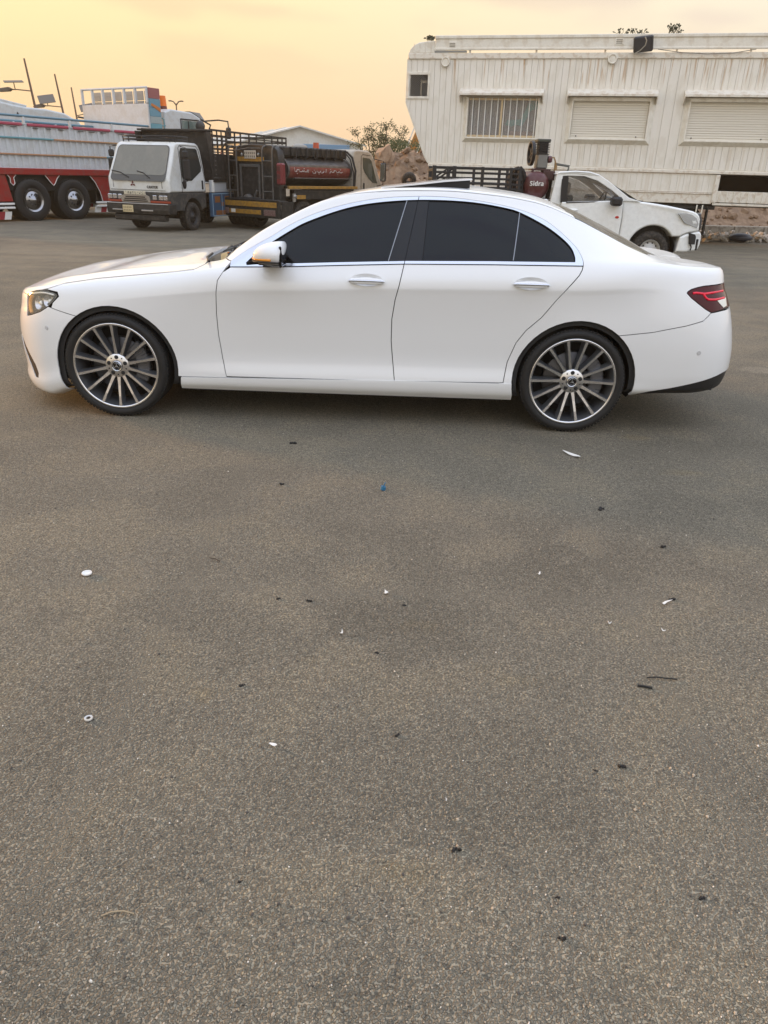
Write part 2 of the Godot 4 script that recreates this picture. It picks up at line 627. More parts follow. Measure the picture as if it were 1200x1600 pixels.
# ops: [projection (0 side, 1 plan, 2 skin, 3 front), outline, keep the inside]; sink lowers the panel along the normal
func cut_panel(ops: Array, gap := 0.0022, sink := 0.0, lip := 0.016, both := false, s_from := -9.0, s_to := 9.0, v_from := 0, v_to := 75) -> Geo:
	var polys := []
	for o in ops:
		var p := grown(PackedVector2Array(o[1]), -gap if o[2] else gap)
		var box := Rect2(p[0], Vector2())
		for q in p:
			box = box.expand(q)
		polys.append([o[0], p, o[2], box])
	var g := Geo.new()
	var edges := {}
	for i in sk_p.size() - 1:
		if sk_s[i + 1] < s_from or sk_s[i] > s_to:
			continue
		for j in range(v_from, v_to):
			var q := []
			for e in [[i, j], [i + 1, j], [i + 1, j + 1], [i, j + 1]]:
				q.append([sk_p[e[0]][e[1]], sk_n[e[0]][e[1]], Vector2(sk_s[e[0]], e[1])])
			for t in [[q[0], q[1], q[2]], [q[0], q[2], q[3]]]:
				var pieces := [t]
				for o in polys:
					var next := []
					for pc in pieces:
						clip_piece(pc, o, next)
					pieces = next
					if pieces.is_empty():
						break
				for pc in pieces:
					var a: Vector3 = pc[0][0] - pc[0][1] * sink
					var b: Vector3 = pc[1][0] - pc[1][1] * sink
					var c: Vector3 = pc[2][0] - pc[2][1] * sink
					if (b - a).cross(c - a).length_squared() < 1e-14:
						continue
					g.tri(a, b, c, pc[0][1], pc[1][1], pc[2][1])
					if lip > 0.0:
						var ks := []
						for w in [a, b, c]:
							ks.append(Vector3i((w * 20000.0).round()))
						for k in 3:
							var k1 := (k + 1) % 3
							var key := [ks[k], ks[k1]] if str(ks[k]) < str(ks[k1]) else [ks[k1], ks[k]]
							if edges.has(key):
								edges[key] = null
							else:
								edges[key] = [pc[k][0] - pc[k][1] * sink, pc[k1][0] - pc[k1][1] * sink, pc[k][1], pc[k1][1]]
	for key in edges:
		var e = edges[key]
		if e == null or (absf(e[0].z) < 1e-4 and absf(e[1].z) < 1e-4):
			continue
		var sidew: Vector3 = (e[1] - e[0]).cross(e[2]).normalized()
		g.sq(e[0], e[1], e[1] - e[3] * lip, e[0] - e[2] * lip, sidew, sidew, sidew, sidew)
	if both:
		var k := Geo.new()
		k.add(g)
		k.add(g, true)
		return k
	return g

func clip_piece(pc: Array, o: Array, out: Array) -> void:
	var t := PackedVector2Array()
	for w in pc:
		t.append(flat2(w[0], w[2].x, w[2].y, o[0]))
	var box := Rect2(t[0], Vector2()).expand(t[1]).expand(t[2])
	if not box.grow(1e-4).intersects(o[3]):
		if not o[2]:
			out.append(pc)
		return
	var ar := (t[1] - t[0]).cross(t[2] - t[0])
	if absf(ar) < 2e-8:
		if Geometry2D.is_point_in_polygon((t[0] + t[1] + t[2]) / 3.0, o[1]) == o[2]:
			out.append(pc)
		return
	var res := Geometry2D.intersect_polygons(t, o[1]) if o[2] else Geometry2D.clip_polygons(t, o[1])
	for r in res:
		if r.size() < 3:
			continue
		var idx := Geometry2D.triangulate_polygon(r)
		var vs := []
		for p in r:
			var w1: float = (p - t[0]).cross(t[2] - t[0]) / ar
			var w2: float = (t[1] - t[0]).cross(p - t[0]) / ar
			var w0 := 1.0 - w1 - w2
			vs.append([pc[0][0] * w0 + pc[1][0] * w1 + pc[2][0] * w2, (pc[0][1] * w0 + pc[1][1] * w1 + pc[2][1] * w2).normalized(), pc[0][2] * w0 + pc[1][2] * w1 + pc[2][2] * w2])
		for k in range(0, idx.size(), 3):
			out.append([vs[idx[k]], vs[idx[k + 1]], vs[idx[k + 2]]])

func V(a: Array) -> Array:
	var r := []
	for i in range(0, a.size(), 2):
		r.append(Vector2(a[i], a[i + 1]))
	return r

func circle(c: Vector2, r: float, seg := 40) -> Array:
	var p := []
	for i in seg:
		p.append(c + Vector2(cos(TAU * i / seg), sin(TAU * i / seg)) * r)
	return p

# a point on the near side skin at x, y
func on_skin(x: float, y: float) -> Array:
	var best := 1e9
	var res := [Vector3(x, y, 0.9), Vector3(0, 0, 1)]
	for i in sk_p.size() - 1:
		for j in 58:
			var p: Vector3 = sk_p[i][j]
			var d := (p.x - x) * (p.x - x) + (p.y - y) * (p.y - y)
			if d < best and sk_n[i][j].z > 0.1:
				best = d
				res = [Vector3(x, y, p.z - (sk_n[i][j].x * (x - p.x) + sk_n[i][j].y * (y - p.y)) / sk_n[i][j].z), sk_n[i][j]]
	return res

func frame_at(x: float, y: float, out := 0.0) -> Transform3D:
	var a := on_skin(x, y)
	var z: Vector3 = a[1]
	var xx := Vector3.UP.cross(z).normalized()
	return Transform3D(Basis(xx, z.cross(xx), z), a[0] + z * out)

func sided(parent: Node, called: String, g: Geo, m: Material, label := "") -> void:
	part(parent, called, g, m, label)
	var k := Geo.new()
	k.add(g, true)
	part(parent, called, k, m, label)

func build_saloon() -> void:
	make_skin()
	var car := thing("saloon_car", "white four-door saloon with dark tinted windows and chrome window trim", "car", Transform3D(Basis(Vector3.UP, -0.0165), Vector3(-0.275, 0, -5.581)))
	var archf := circle(Vector2(-1.463, 0.325), 0.392, 48)
	var archr := circle(Vector2(1.475, 0.33), 0.392, 48)
	var hood_line := [-1.871, 0.799, -1.769, 0.832, -1.554, 0.868, -1.273, 0.902, -1.063, 0.927, -0.93, 0.946, -0.885, 0.967]
	var headlight := V([-2.062, 0.743, -2.012, 0.766, -1.966, 0.779, -1.92, 0.787, -1.88, 0.789, -1.835, 0.784, -1.807, 0.776, -1.798, 0.76, -1.82, 0.737, -1.847, 0.711, -1.89, 0.682, -1.936, 0.657, -2.0, 0.634, -2.067, 0.614])
	var door_front := [-0.696, 1.0, -0.72, 0.972, -0.74, 0.942, -0.771, 0.895, -0.785, 0.812, -0.793, 0.696, -0.792, 0.564, -0.777, 0.411, -0.756, 0.295]
	var belt := [-0.696, 0.970, -0.361, 0.982, 0.0, 1.002, 0.36, 1.020, 0.9, 1.033, 1.446, 1.041]
	var gap_line := [0.366, 1.0205, 0.34, 0.9, 0.318, 0.811, 0.302, 0.694, 0.302, 0.56, 0.313, 0.451, 0.331, 0.306]
	var door_rear := [1.446, 1.041, 1.440, 1.02, 1.424, 0.991, 1.371, 0.929, 1.302, 0.842, 1.226, 0.736, 1.141, 0.654, 1.086, 0.572, 1.044, 0.447, 1.028, 0.318]
	var dlo := [-0.70, 0.999, -0.629, 1.048, -0.54, 1.1, -0.455, 1.146, -0.340, 1.214, -0.195, 1.279, -0.047, 1.326, 0.097, 1.359, 0.246, 1.381, 0.439, 1.394, 0.56, 1.395, 0.679, 1.390, 0.876, 1.370, 1.074, 1.333, 1.221, 1.280, 1.332, 1.206, 1.408, 1.138, 1.438, 1.09, 1.447, 1.06, 1.446, 1.041]
	var inner := [-0.60, 0.994, -0.52, 1.066, -0.433, 1.122, -0.340, 1.178, -0.240, 1.230, -0.045, 1.300, 0.130, 1.341, 0.346, 1.366, 0.56, 1.374, 0.778, 1.367, 0.975, 1.341, 1.074, 1.315, 1.220, 1.249, 1.319, 1.186, 1.375, 1.135, 1.395, 1.09, 1.396, 1.061, 0.9, 1.053, 0.38, 1.039, -0.03, 1.019, -0.3, 1.004]
	dlo = smooth_line(dlo.slice(0, 38)) + [1.446, 1.041]
	inner = smooth_line(inner.slice(0, 34)) + inner.slice(34)
	# openings between panels show a dark inner shell
	var shell := cut_panel([[0, archf, false], [0, archr, false], [0, headlight, false], [2, [Vector2(0.1, 0.565), Vector2(0.86, 0.565), Vector2(0.86, 0.9), Vector2(0.1, 0.9)], false]], -0.03, 0.024, 0.0, true)
	part(car, "inner_shell", shell, M.black_and_shade)
	# body panels, near and far side
	var bumper := V([-3, 0, -3, 0.742, -2.062, 0.743, -1.99, 0.712, -1.936, 0.7, -1.87, 0.694, -1.848, 0.689, -1.70, 0.651, -1.45, 0.6, -1.45, 0])
	var slit := V([-2.40, 0.452, -2.21, 0.446, -2.142, 0.33, -2.09, 0.24, -2.072, 0.215, -2.045, 0.215, -2.038, 0.245, -2.058, 0.30, -2.105, 0.365, -2.17, 0.448, -2.197, 0.48, -2.40, 0.485])
	var grille := V([0.0, 0.50, 0.50, 0.50, 0.47, 0.72, 0.0, 0.735])
	var intake := V([0.0, 0.18, 0.42, 0.18, 0.50, 0.40, 0.0, 0.42])
	part(car, "front_bumper", cut_panel([[0, bumper, true], [0, archf, false], [0, headlight, false], [0, slit, false], [3, grille, false], [3, intake, false]], 0.0022, 0.0, 0.008, true, -9, -1.4), M.paint)
	part(car, "bumper_vent", cut_panel([[0, slit, true]], -0.004, 0.004, 0.0, true, -9, -1.7), M.black_and_shade)
	part(car, "grille", cut_panel([[3, grille, true], [0, V([-3, 0, -2.0, 0, -2.0, 1, -3, 1]), true]], 0.002, 0.02, 0.0, true, -9, -1.9), M.gloss_black)
	part(car, "air_intake", cut_panel([[3, intake, true], [0, V([-3, 0, -2.0, 0, -2.0, 1, -3, 1]), true]], 0.002, 0.02, 0.0, true, -9, -1.9), M.gloss_black)
	# the bonnet lies above its shut line and ahead of the cowl
	var hood := V([-3, 0.742, -2.062, 0.743, -2.012, 0.766, -1.966, 0.779, -1.92, 0.787] + hood_line + [-0.875, 1.0, -0.875, 1.3, -3, 1.3])
	var ahead := V([-3, -0.1, -0.965, -0.1, -0.962, 0.25, -0.93, 0.5, -0.89, 0.66, -0.875, 0.9, -3, 0.9])
	part(car, "bonnet", cut_panel([[0, hood, true], [0, headlight, false], [1, ahead, true]], 0.0022, 0.0, 0.02, true, -9, -0.6), M.paint)
	var cowl_plan := V([-0.965, -0.1, -0.962, 0.25, -0.93, 0.5, -0.89, 0.66, -0.875, 0.86, -0.70, 0.86, -0.79, 0.72, -0.84, 0.5, -0.875, 0.25, -0.885, -0.1])
	part(car, "cowl", cut_panel([[1, cowl_plan, true], [2, V([-1.2, 0.48, -0.5, 0.48, -0.5, 0.76, -1.2, 0.76]), true]], 0.001, 0.018, 0.0, true, -1.3, -0.5), M.black)
	for z in [-0.25, 0.35]:
		var wp := Geo.new()
		wp.tube([Vector3(-0.93, 0.995, z), Vector3(-0.89, 1.0, z + 0.3), Vector3(-0.85, 0.99, z + 0.42)], 0.008, 6)
		part(car, "wiper", wp, M.black)
	# front wing
	var wing := V(hood_line + [-0.86, 0.99, -0.80, 1.02, -0.70, 1.0] + door_front + [-0.75, 0.288, -1.055, 0.282, -1.45, 0.3, -1.45, 0.6, -1.70, 0.651, -1.848, 0.689, -1.835, 0.72, -1.79, 0.76, -1.80, 0.785, -1.88, 0.794])
	var wing_m := cut_panel([[0, wing, true], [0, archf, false], [0, headlight, false], [1, ahead, false] if false else [0, headlight, false]], 0.0022, 0.0, 0.010, false, -9, -0.5, 0, 58)
	sided(car, "front_wing", wing_m, M.paint)
	# doors
	var fd := V(belt.slice(0, 8) + gap_line)
	var rev := V(door_front)
	rev.reverse()
	fd.append(Vector2(0.331, 0.306))
	fd = fd + [Vector2(0.326, 0.304)] + rev.slice(0, rev.size() - 2)
	var rear_belt := V([0.366, 1.0205, 0.9, 1.033, 1.446, 1.041])
	var rgap := V(gap_line)
	rgap.reverse()
	var rd := rear_belt + V(door_rear).slice(1) + [Vector2(1.0, 0.316)] + rgap.slice(0, rgap.size() - 1)
	for side in 2:
		for w in [[fd, "front_door", 0.142, -1.0, 0.5], [rd, "rear_door", 1.138, 0.1, 1.6]]:
			var g := cut_panel([[0, w[0], true], [0, archr, false]], 0.0026, 0.0, 0.02, false, w[3], w[4], 0, 50)
			var k := Geo.new()
			k.add(g, side == 1)
			var d := part(car, w[1], k, M.paint)
			var hy := 0.918 if w[1] == "front_door" else 0.928
			build_handle(d, w[2], hy, side == 1)
	# chrome round the side windows, split at the door gap
	var ring := V(dlo + [1.446, 1.041, 0.9, 1.033, 0.36, 1.020, 0.0, 1.002, -0.361, 0.982, -0.70, 0.9695])
	var split := V([0.366, 0.9, 0.368, 1.03, 0.443, 1.394, 0.45, 1.5, -1.2, 1.5, -1.2, 0.9])
	for first in [true, false]:
		var g := cut_panel([[0, ring, true], [0, V(inner), false], [0, split, first]], 0.002, -0.004, 0.02, false, -0.9, 1.7, 20, 58)
		sided(car, "window_trim", g, M.satin)
	# glass: front pane, pillar cover, rear pane, quarter pane, all tinted
	var cuts := [[V([-1, 0.9, -1, 1.5, 0.376, 1.5, 0.369, 1.37, 0.270, 1.03, 0.24, 0.9]), "side_window", 0.003], [V([0.24, 0.9, 0.270, 1.03, 0.369, 1.37, 0.376, 1.5, 0.457, 1.5, 0.442, 1.394, 0.368, 1.031, 0.35, 0.9]), "pillar_cover", 0.0], [V([0.35, 0.9, 0.368, 1.031, 0.442, 1.394, 0.457, 1.5, 0.52, 1.5, 0.503, 1.37, 0.476, 1.04, 0.47, 0.9]), "pillar_cover", 0.0],
		[V([0.47, 0.9, 0.476, 1.04, 0.503, 1.37, 0.52, 1.5, 1.075, 1.5, 1.062, 1.325, 1.024, 1.058, 1.01, 0.9]), "side_window", 0.003], [V([1.01, 0.9, 1.024, 1.058, 1.062, 1.325, 1.075, 1.5, 1.7, 1.5, 1.7, 0.9]), "quarter_window", 0.003]]
	for c in cuts:
		var g := cut_panel([[0, V(inner), true], [0, c[0], true]], 0.0012, 0.004 + c[2], 0.0, false, -0.9, 1.7, 20, 58)
		sided(car, c[1], g, M.gloss_black if c[1] == "pillar_cover" else M.tint)
	# pale run channels between the panes
	for e in [[0.27, 1.036, 0.369, 1.369], [1.024, 1.06, 1.062, 1.32]]:
		var ps := []
		for k in 9:
			ps.append(on_skin(lerpf(e[0], e[2], k / 8.0), lerpf(e[1], e[3], k / 8.0))[0])
		var g := Geo.new()
		g.tube(ps, 0.0035, 6)
		sided(car, "window_channel", g, M.rim_grey)
	# the side frame: pillar, roof rail, rear quarter
	var frame := V([-0.86, 0.99, -0.80, 1.02, -0.70, 1.0, -0.696, 0.96, 0.9, 0.6, 1.0, 0.27, 1.45, 0.27, 1.45, 0.6, 1.726, 0.641, 1.923, 0.665, 2.128, 0.708, 2.233, 0.740, 2.28, 0.788, 2.36, 0.80, 2.7, 0.80, 2.7, 1.6, -0.9, 1.6])
	var dlo_hole := V(dlo + [1.446, 1.041, 1.38, 0.95, 0.36, 0.95, -0.696, 0.94])
	var tail := V([2.109, 0.900, 2.113, 0.908, 2.136, 0.922, 2.17, 0.932, 2.217, 0.941, 2.29, 0.945, 2.6, 0.952, 2.6, 0.80, 2.398, 0.806, 2.34, 0.796, 2.280, 0.788, 2.235, 0.81, 2.194, 0.836, 2.14, 0.872])
	var low_rear := V(rev_of(door_rear) + [1.5, 1.041, 1.5, 0.2, 1.0, 0.2])
	var rail_top := V([-0.9, -0.1, 2.7, -0.1, 2.7, 0.515, 2.0, 0.515, 1.93, 0.54, 1.3, 0.54, 0.2, 0.538, -0.17, 0.562, -0.70, 0.563, -0.80, 0.555, -0.88, 0.50])
	var rear_door_hole := V([0.3, 1.0] + door_rear + [0.3, 0.3])
	var fr := cut_panel([[0, frame, true], [2, rail_top, true], [0, dlo_hole, false], [0, rear_door_hole, false], [0, archr, false], [0, tail, false], [0, V([-0.9, 0.97, 1.0, 1.03, 1.0, 0.2, -0.9, 0.2]), false]], 0.0026, 0.0, 0.010, false, -0.95, 9, 0, 58)
	sided(car, "rear_quarter", fr, M.paint)
	# windscreen, roof, rear window, boot lid
	var screen := V([-1.0, 0.566, -0.17, 0.565, -0.14, 0.63, -0.09, 0.76, -1.0, 0.76])
	part(car, "windscreen", cut_panel([[2, screen, true], [1, V([-0.885, -0.2, -0.875, 0.25, -0.84, 0.5, -0.79, 0.72, -0.74, 0.9, 0.2, 0.9, 0.2, -0.2]), true]], 0.0015, 0.002, 0.0, true, -1.0, 0.1, 52), M.tint)
	var opening := V([0.22, -0.1, 0.22, 0.46, 0.75, 0.46, 0.75, -0.1])
	part(car, "roof", cut_panel([[2, V([-0.17, 0.564, 0.2, 0.54, 1.3, 0.542, 1.42, 0.541, 1.36, 0.62, 1.30, 0.68, 1.28, 0.76, -0.09, 0.76, -0.14, 0.63]), true], [1, opening, false]], 0.0015, 0.0, 0.03, true, -0.3, 1.5, 52), M.paint)
	part(car, "rear_window", cut_panel([[2, V([1.42, 0.542, 1.93, 0.542, 1.99, 0.62, 2.03, 0.70, 2.035, 0.76, 1.28, 0.76, 1.30, 0.68, 1.36, 0.62]), true]], 0.0015, 0.003, 0.01, true, 1.2, 2.1, 52), M.tint)
	var lid := V([1.905, 0.572, 1.955, 0.52, 2.0, 0.515, 2.7, 0.515, 2.7, 0.76, 2.035, 0.76, 2.03, 0.70, 1.99, 0.62])
	part(car, "boot_lid", cut_panel([[2, lid, true]], 0.0022, 0.0, 0.02, true, 1.85, 9, 50), M.paint)
	var sr := Geo.new()
	sr.prism(V([0.20, 1.437, 0.45, 1.468, 0.60, 1.487, 0.775, 1.503, 0.778, 1.493, 0.60, 1.477, 0.45, 1.457, 0.20, 1.427]), -0.44, 0.44, 0.002, 0.1)
	part(car, "sunroof", sr, M.paint)
	var sbl := Geo.new()
	sbl.prism(V([0.28, 1.425, 0.45, 1.456, 0.60, 1.476, 0.765, 1.492, 0.765, 1.425]), -0.425, 0.425, 0.002)
	part(car, "sunroof_bellows", sbl, M.black)
	var srd := Geo.new()
	srd.box(Vector3(0.485, 1.405, 0), Vector3(0.55, 0.02, 0.94))
	part(car, "sunroof_frame", srd, M.black_and_shade)
	# sills
	var sill := V([-1.075, 0.15, -1.055, 0.282, -0.757, 0.289, 0.326, 0.311, 1.03, 0.315, 1.089, 0.315, 1.10, 0.15])
	sided(car, "sill", cut_panel([[0, sill, true], [0, archf, false], [0, archr, false]], 0.002, -0.006, 0.03, false, -1.3, 1.3, 0, 30), M.paint)
	# rear bumper and its black lower part
	var rb := V([1.45, 0.6, 1.726, 0.641, 1.923, 0.665, 2.128, 0.708, 2.233, 0.740, 2.28, 0.786, 2.36, 0.795, 2.8, 0.81, 2.8, 0.43, 2.45, 0.40, 2.375, 0.381, 2.235, 0.344, 2.107, 0.310, 1.973, 0.283, 1.876, 0.246, 1.45, 0.2])
	part(car, "rear_bumper", cut_panel([[0, rb, true], [0, archr, false], [0, tail, false]], 0.0022, 0.0, 0.010, true, 1.4, 9), M.paint)
	var rv := V([1.80, 0.1, 1.80, 0.246, 1.876, 0.246, 1.973, 0.283, 2.107, 0.310, 2.235, 0.344, 2.375, 0.381, 2.45, 0.40, 2.8, 0.43, 2.8, 0.1])
	part(car, "rear_diffuser", cut_panel([[0, rv, true], [0, archr, false]], 0.001, 0.008, 0.02, true, 1.7, 9), M.black)
	# lamps
	var hl := cut_panel([[0, headlight, true]], 0.003, 0.001, 0.0, false, -9, -1.6, 0, 62)
	var bowl := cut_panel([[0, headlight, true]], 0.003, 0.045, 0.0, false, -9, -1.6, 0, 62)
	var rim_dark := cut_panel([[0, headlight, true], [0, grown(PackedVector2Array(headlight), -0.0055), false]], 0.0, 0.004, 0.04, false, -9, -1.6, 0, 62)
	for f in [false, true]:
		var a := Geo.new()
		a.add(bowl, f)
		var lamp := part(car, "headlight", a, mat(0.52, 0.52, 0.50, 0.3, 0.6))
		var b := Geo.new()
		b.add(hl, f)
		part(lamp, "lens", b, M.glass)
		var e := Geo.new()
		e.add(rim_dark, f)
		part(lamp, "bezel", e, M.gloss_black)
		var sg := -1.0 if f else 1.0
		for pr in [[-1.965, 0.708, 0.042], [-1.885, 0.728, 0.036]]:
			var at := frame_at(pr[0], pr[1], -0.03)
			var c := Geo.new()
			c.lathe([Vector2(pr[2], 0.016), Vector2(pr[2] * 0.86, 0.012), Vector2(pr[2] * 0.5, -0.006), Vector2(0.0, -0.012)], 20, at)
			var d := Geo.new()
			d.ellipsoid(at.origin - at.basis.z * 0.006, Vector3.ONE * pr[2] * 0.42, 14, 8)
			for q in [[c, "reflector", M.reflector], [d, "projector", M.lamp_clear]]:
				var k := Geo.new()
				k.add(q[0], f)
				part(lamp, q[1], k, q[2])
		var am := Geo.new()
		var pts := []
		for k in 8:
			var t := k / 7.0
			pts.append(frame_at(lerpf(-2.03, -2.02, t) + 0.022 * sin(PI * t) * -1.0, lerpf(0.64, 0.745, t), -0.012).origin)
		am.tube(pts, 0.011, 8)
		var k2 := Geo.new()
		k2.add(am, f)
		part(lamp, "side_marker", k2, M.amber)  # amber tube: yellow glow of the low sky painted into the lamp
		var strip := Geo.new()
		pts = []
		for k in 10:
			var t := k / 9.0
			pts.append(frame_at(lerpf(-2.01, -1.83, t), 0.757 + 0.018 * sin(PI * t * 0.8), -0.010).origin)
		strip.tube(pts, 0.006, 6)
		var k3 := Geo.new()
		k3.add(strip, f)
		part(lamp, "light_strip", k3, M.lamp_clear)
	var tl := cut_panel([[0, tail, true], [2, V([2.0, 0.1, 2.64, 0.1, 2.64, 0.6, 2.0, 0.6]), true]], 0.003, 0.0, 0.02, false, 1.9, 2.58, 0, 62)
	for f in [false, true]:
		var a := Geo.new()
		a.add(tl, f)
		var lamp := part(car, "tail_light", a, M.lamp_red)
		for line in [[2.146, 0.900, 2.17, 0.902, 2.22, 0.897, 2.28, 0.902, 2.37, 0.905], [2.215, 0.895, 2.232, 0.875, 2.25, 0.864, 2.30, 0.862, 2.38, 0.866]]:
			var ps := []
			for k in range(0, line.size(), 2):
				ps.append(frame_at(line[k], line[k + 1], 0.0).origin)
			var g := Geo.new()
			g.tube(ps, 0.008, 6)
			var k := Geo.new()
			k.add(g, f)
			part(lamp, "light_bar", k, M.lamp_red_bright)
		var rl := cut_panel([[0, V([2.318, 0.855, 2.40, 0.865, 2.405, 0.82, 2.37, 0.812]), true]], 0.0, -0.003, 0.004, false, 2.0, 2.58, 0, 62)
		var k4 := Geo.new()
		k4.add(rl, f)
		part(lamp, "reverse_lamp", k4, M.lamp_clear)
	# parking sensors
	for q in [[-1.897, 0.563], [2.238, 0.544]]:
		var g := Geo.new()
		g.lathe([Vector2(0.0, 0.002), Vector2(0.009, 0.002), Vector2(0.0095, -0.001), Vector2(0.013, 0.0015), Vector2(0.0135, -0.004)], 18, frame_at(q[0], q[1]))
		sided(car, "parking_sensor", g, mat(0.55, 0.55, 0.55, 0.4))
	build_mirror(car)
	# wheel wells and floor
	for c in [[-1.463, 0.325], [1.475, 0.33]]:
		var rr := 0.398
		var rim := []
		for k in 41:
			var t := lerpf(-0.28, PI + 0.28, k / 40.0)
			var q := Vector2(c[0] + cos(t) * rr, c[1] + sin(t) * rr)
			rim.append(Vector3(q.x, q.y, minf(0.9, on_skin(q.x, q.y)[0].z) - 0.009))
		for f in [1.0, -1.0]:
			var g := Geo.new()
			for k in 40:
				var a: Vector3 = rim[k] * Vector3(1, 1, f)
				var b: Vector3 = rim[k + 1] * Vector3(1, 1, f)
				var a0 := Vector3(a.x, a.y, 0.55 * f)
				var b0 := Vector3(b.x, b.y, 0.55 * f)
				g.quad(a0, b0, b, a)
				g.tri(Vector3(c[0], c[1] - 0.1, 0.55 * f), a0, b0, Vector3(0, 0, f), Vector3(0, 0, f), Vector3(0, 0, f))
			part(car, "wheel_well", g, M.black_and_shade)
	var fl := Geo.new()
	fl.prism(V([-2.15, 0.14, -1.9, 0.16, -1.05, 0.22, 1.05, 0.22, 1.9, 0.27, 2.4, 0.32, 2.4, 0.5, -2.15, 0.5]), -0.56, 0.56)
	fl.box(Vector3(0.0, 0.20, 0.0), Vector3(2.1, 0.10, 1.44))
	fl.box(Vector3(2.15, 0.32, 0.0), Vector3(0.5, 0.06, 1.6))
	part(car, "underbody", fl, M.black)
	# wheels: the first is built, the others are copies of its parts
	for w in [[-1.47, 0.335, 0.0], [1.47, 0.335, 0.22]]:
		for f in [1.0, -1.0]:
			build_wheel(car, Vector3(w[0], w[1], 0.90 * f), w[2], f)

# the same line with points added along a smooth curve
func smooth_line(a: Array) -> Array:
	var p := V(a)
	var r := []
	for i in p.size() - 1:
		for k in 4:
			var q: Vector2 = p[i].cubic_interpolate(p[i + 1], p[maxi(i - 1, 0)], p[mini(i + 2, p.size() - 1)], k / 4.0)
			r.append(q.x); r.append(q.y)
	r.append(p[-1].x); r.append(p[-1].y)
	return r

func rev_of(a: Array) -> Array:
	var r := []
	for i in range(a.size() - 2, -1, -2):
		r.append(a[i]); r.append(a[i + 1])
	return r

func build_handle(door: Node, x: float, y: float, f: bool) -> void:
	var at := frame_at(x, y, 0.024)
	var g := Geo.new()
	g.xf = at
	# a bowed bar with rounded ends
	var rings := []
	for i in 17:
		var t := -1.0 + i / 8.0
		var wdt := sqrt(maxf(0.0, 1.0 - pow(absf(t), 3.2)))
		rings.append([t * 0.115, 0.019 * wdt, 0.011 * wdt, -0.014 * t * t])
	for i in 16:
		for k in 14:
			var q := []
			var nn := []
			for e in [[i, k], [i, k + 1], [i + 1, k + 1], [i + 1, k]]:
				var r = rings[e[0]]
				var a: float = TAU * e[1] / 14.0
				q.append(Vector3(r[0], sin(a) * r[1], cos(a) * r[2] + r[3]))
				nn.append(Vector3(0.0, sin(a) * 0.6, cos(a)))
			g.sq(q[0], q[1], q[2], q[3], nn[0], nn[1], nn[2], nn[3])
	var k1 := Geo.new()
	k1.add(g, f)
	var h := part(door, "handle", k1, M.paint)
	var s := Geo.new()
	s.xf = at
	var pts := []
	for i in 13:
		var t := -0.9 + i * 0.15
		pts.append(Vector3(t * 0.115, 0.001, 0.0095 * sqrt(maxf(0.0, 1.0 - pow(absf(t), 3.2))) - 0.014 * t * t))
	s.tube(pts, 0.0068, 6)
	var k2 := Geo.new()
	k2.add(s, f)
	part(door, "handle_trim", k2, M.satin)
	var c := Geo.new()
	c.xf = frame_at(x, y + 0.008, 0.0)
	# recess behind the handle: a dished cup set into the skin
	for i in 24:
		var a0 := TAU * i / 24.0
		var a1 := TAU * (i + 1) / 24.0
		var o0 := Vector3(cos(a0) * 0.098, sin(a0) * 0.038, 0.0028)
		var o1 := Vector3(cos(a1) * 0.098, sin(a1) * 0.038, 0.0028)
		var i0 := Vector3(cos(a0) * 0.06, sin(a0) * 0.018, 0.001)
		var i1 := Vector3(cos(a1) * 0.06, sin(a1) * 0.018, 0.001)
		var n0 := Vector3(-cos(a0) * 0.25, -sin(a0) * 0.6, 0.8)
		var n1 := Vector3(-cos(a1) * 0.25, -sin(a1) * 0.6, 0.8)
		c.sq(o0, o1, i1, i0, n0, n1, n1, n0)
		c.tri(Vector3(0, 0, 0.001), i0, i1, Vector3(0, 0, 1), Vector3(0, 0, 1), Vector3(0, 0, 1))
	var k3 := Geo.new()
	k3.add(c, f)
	part(door, "handle_cup", k3, M.paint)

func mirror_shape(y0: float, y1: float, grow_by: float) -> Geo:
	# rounded housing: blunt dome to the front (-x), cut off square at the back
	var g := Geo.new()
	var c := Vector3(-0.375, 1.068, 1.035)
	var pos := func(a: float, b: float) -> Vector3:
		var ca := cos(b)
		var p := Vector3(signf(cos(a)) * pow(absf(cos(a)), 0.8) * ca, signf(sin(b)) * pow(absf(sin(b)), 0.85), signf(sin(a)) * pow(absf(sin(a)), 0.75) * ca)
		var x := p.x * (0.145 + grow_by) if p.x < 0.0 else p.x * (0.035 + grow_by)
		var yy := p.y * (0.074 + grow_by)
		x += -0.10 * p.y * p.y * p.y * 0.0 + (0.03 * p.y if p.y > 0 else 0.0)
		return c + Vector3(x, clampf(yy, y0, y1), p.z * (0.11 + grow_by))
	var na := 28
	var nb := 24
	for i in na:
		for j in nb:
			var a0 := TAU * i / na
			var a1 := TAU * (i + 1) / na
			var b0 := PI * j / nb - PI / 2
			var b1 := PI * (j + 1) / nb - PI / 2
			var q := [pos.call(a0, b0), pos.call(a1, b0), pos.call(a1, b1), pos.call(a0, b1)]
			var nn := []
			for p in q:
				var d: Vector3 = p - c
				nn.append(Vector3(d.x / 0.0196 if d.x < 0 else d.x / 0.002, d.y / 0.0055, d.z / 0.0121).normalized())
			g.sq(q[0], q[1], q[2], q[3], nn[0], nn[1], nn[2], nn[3])
	return g

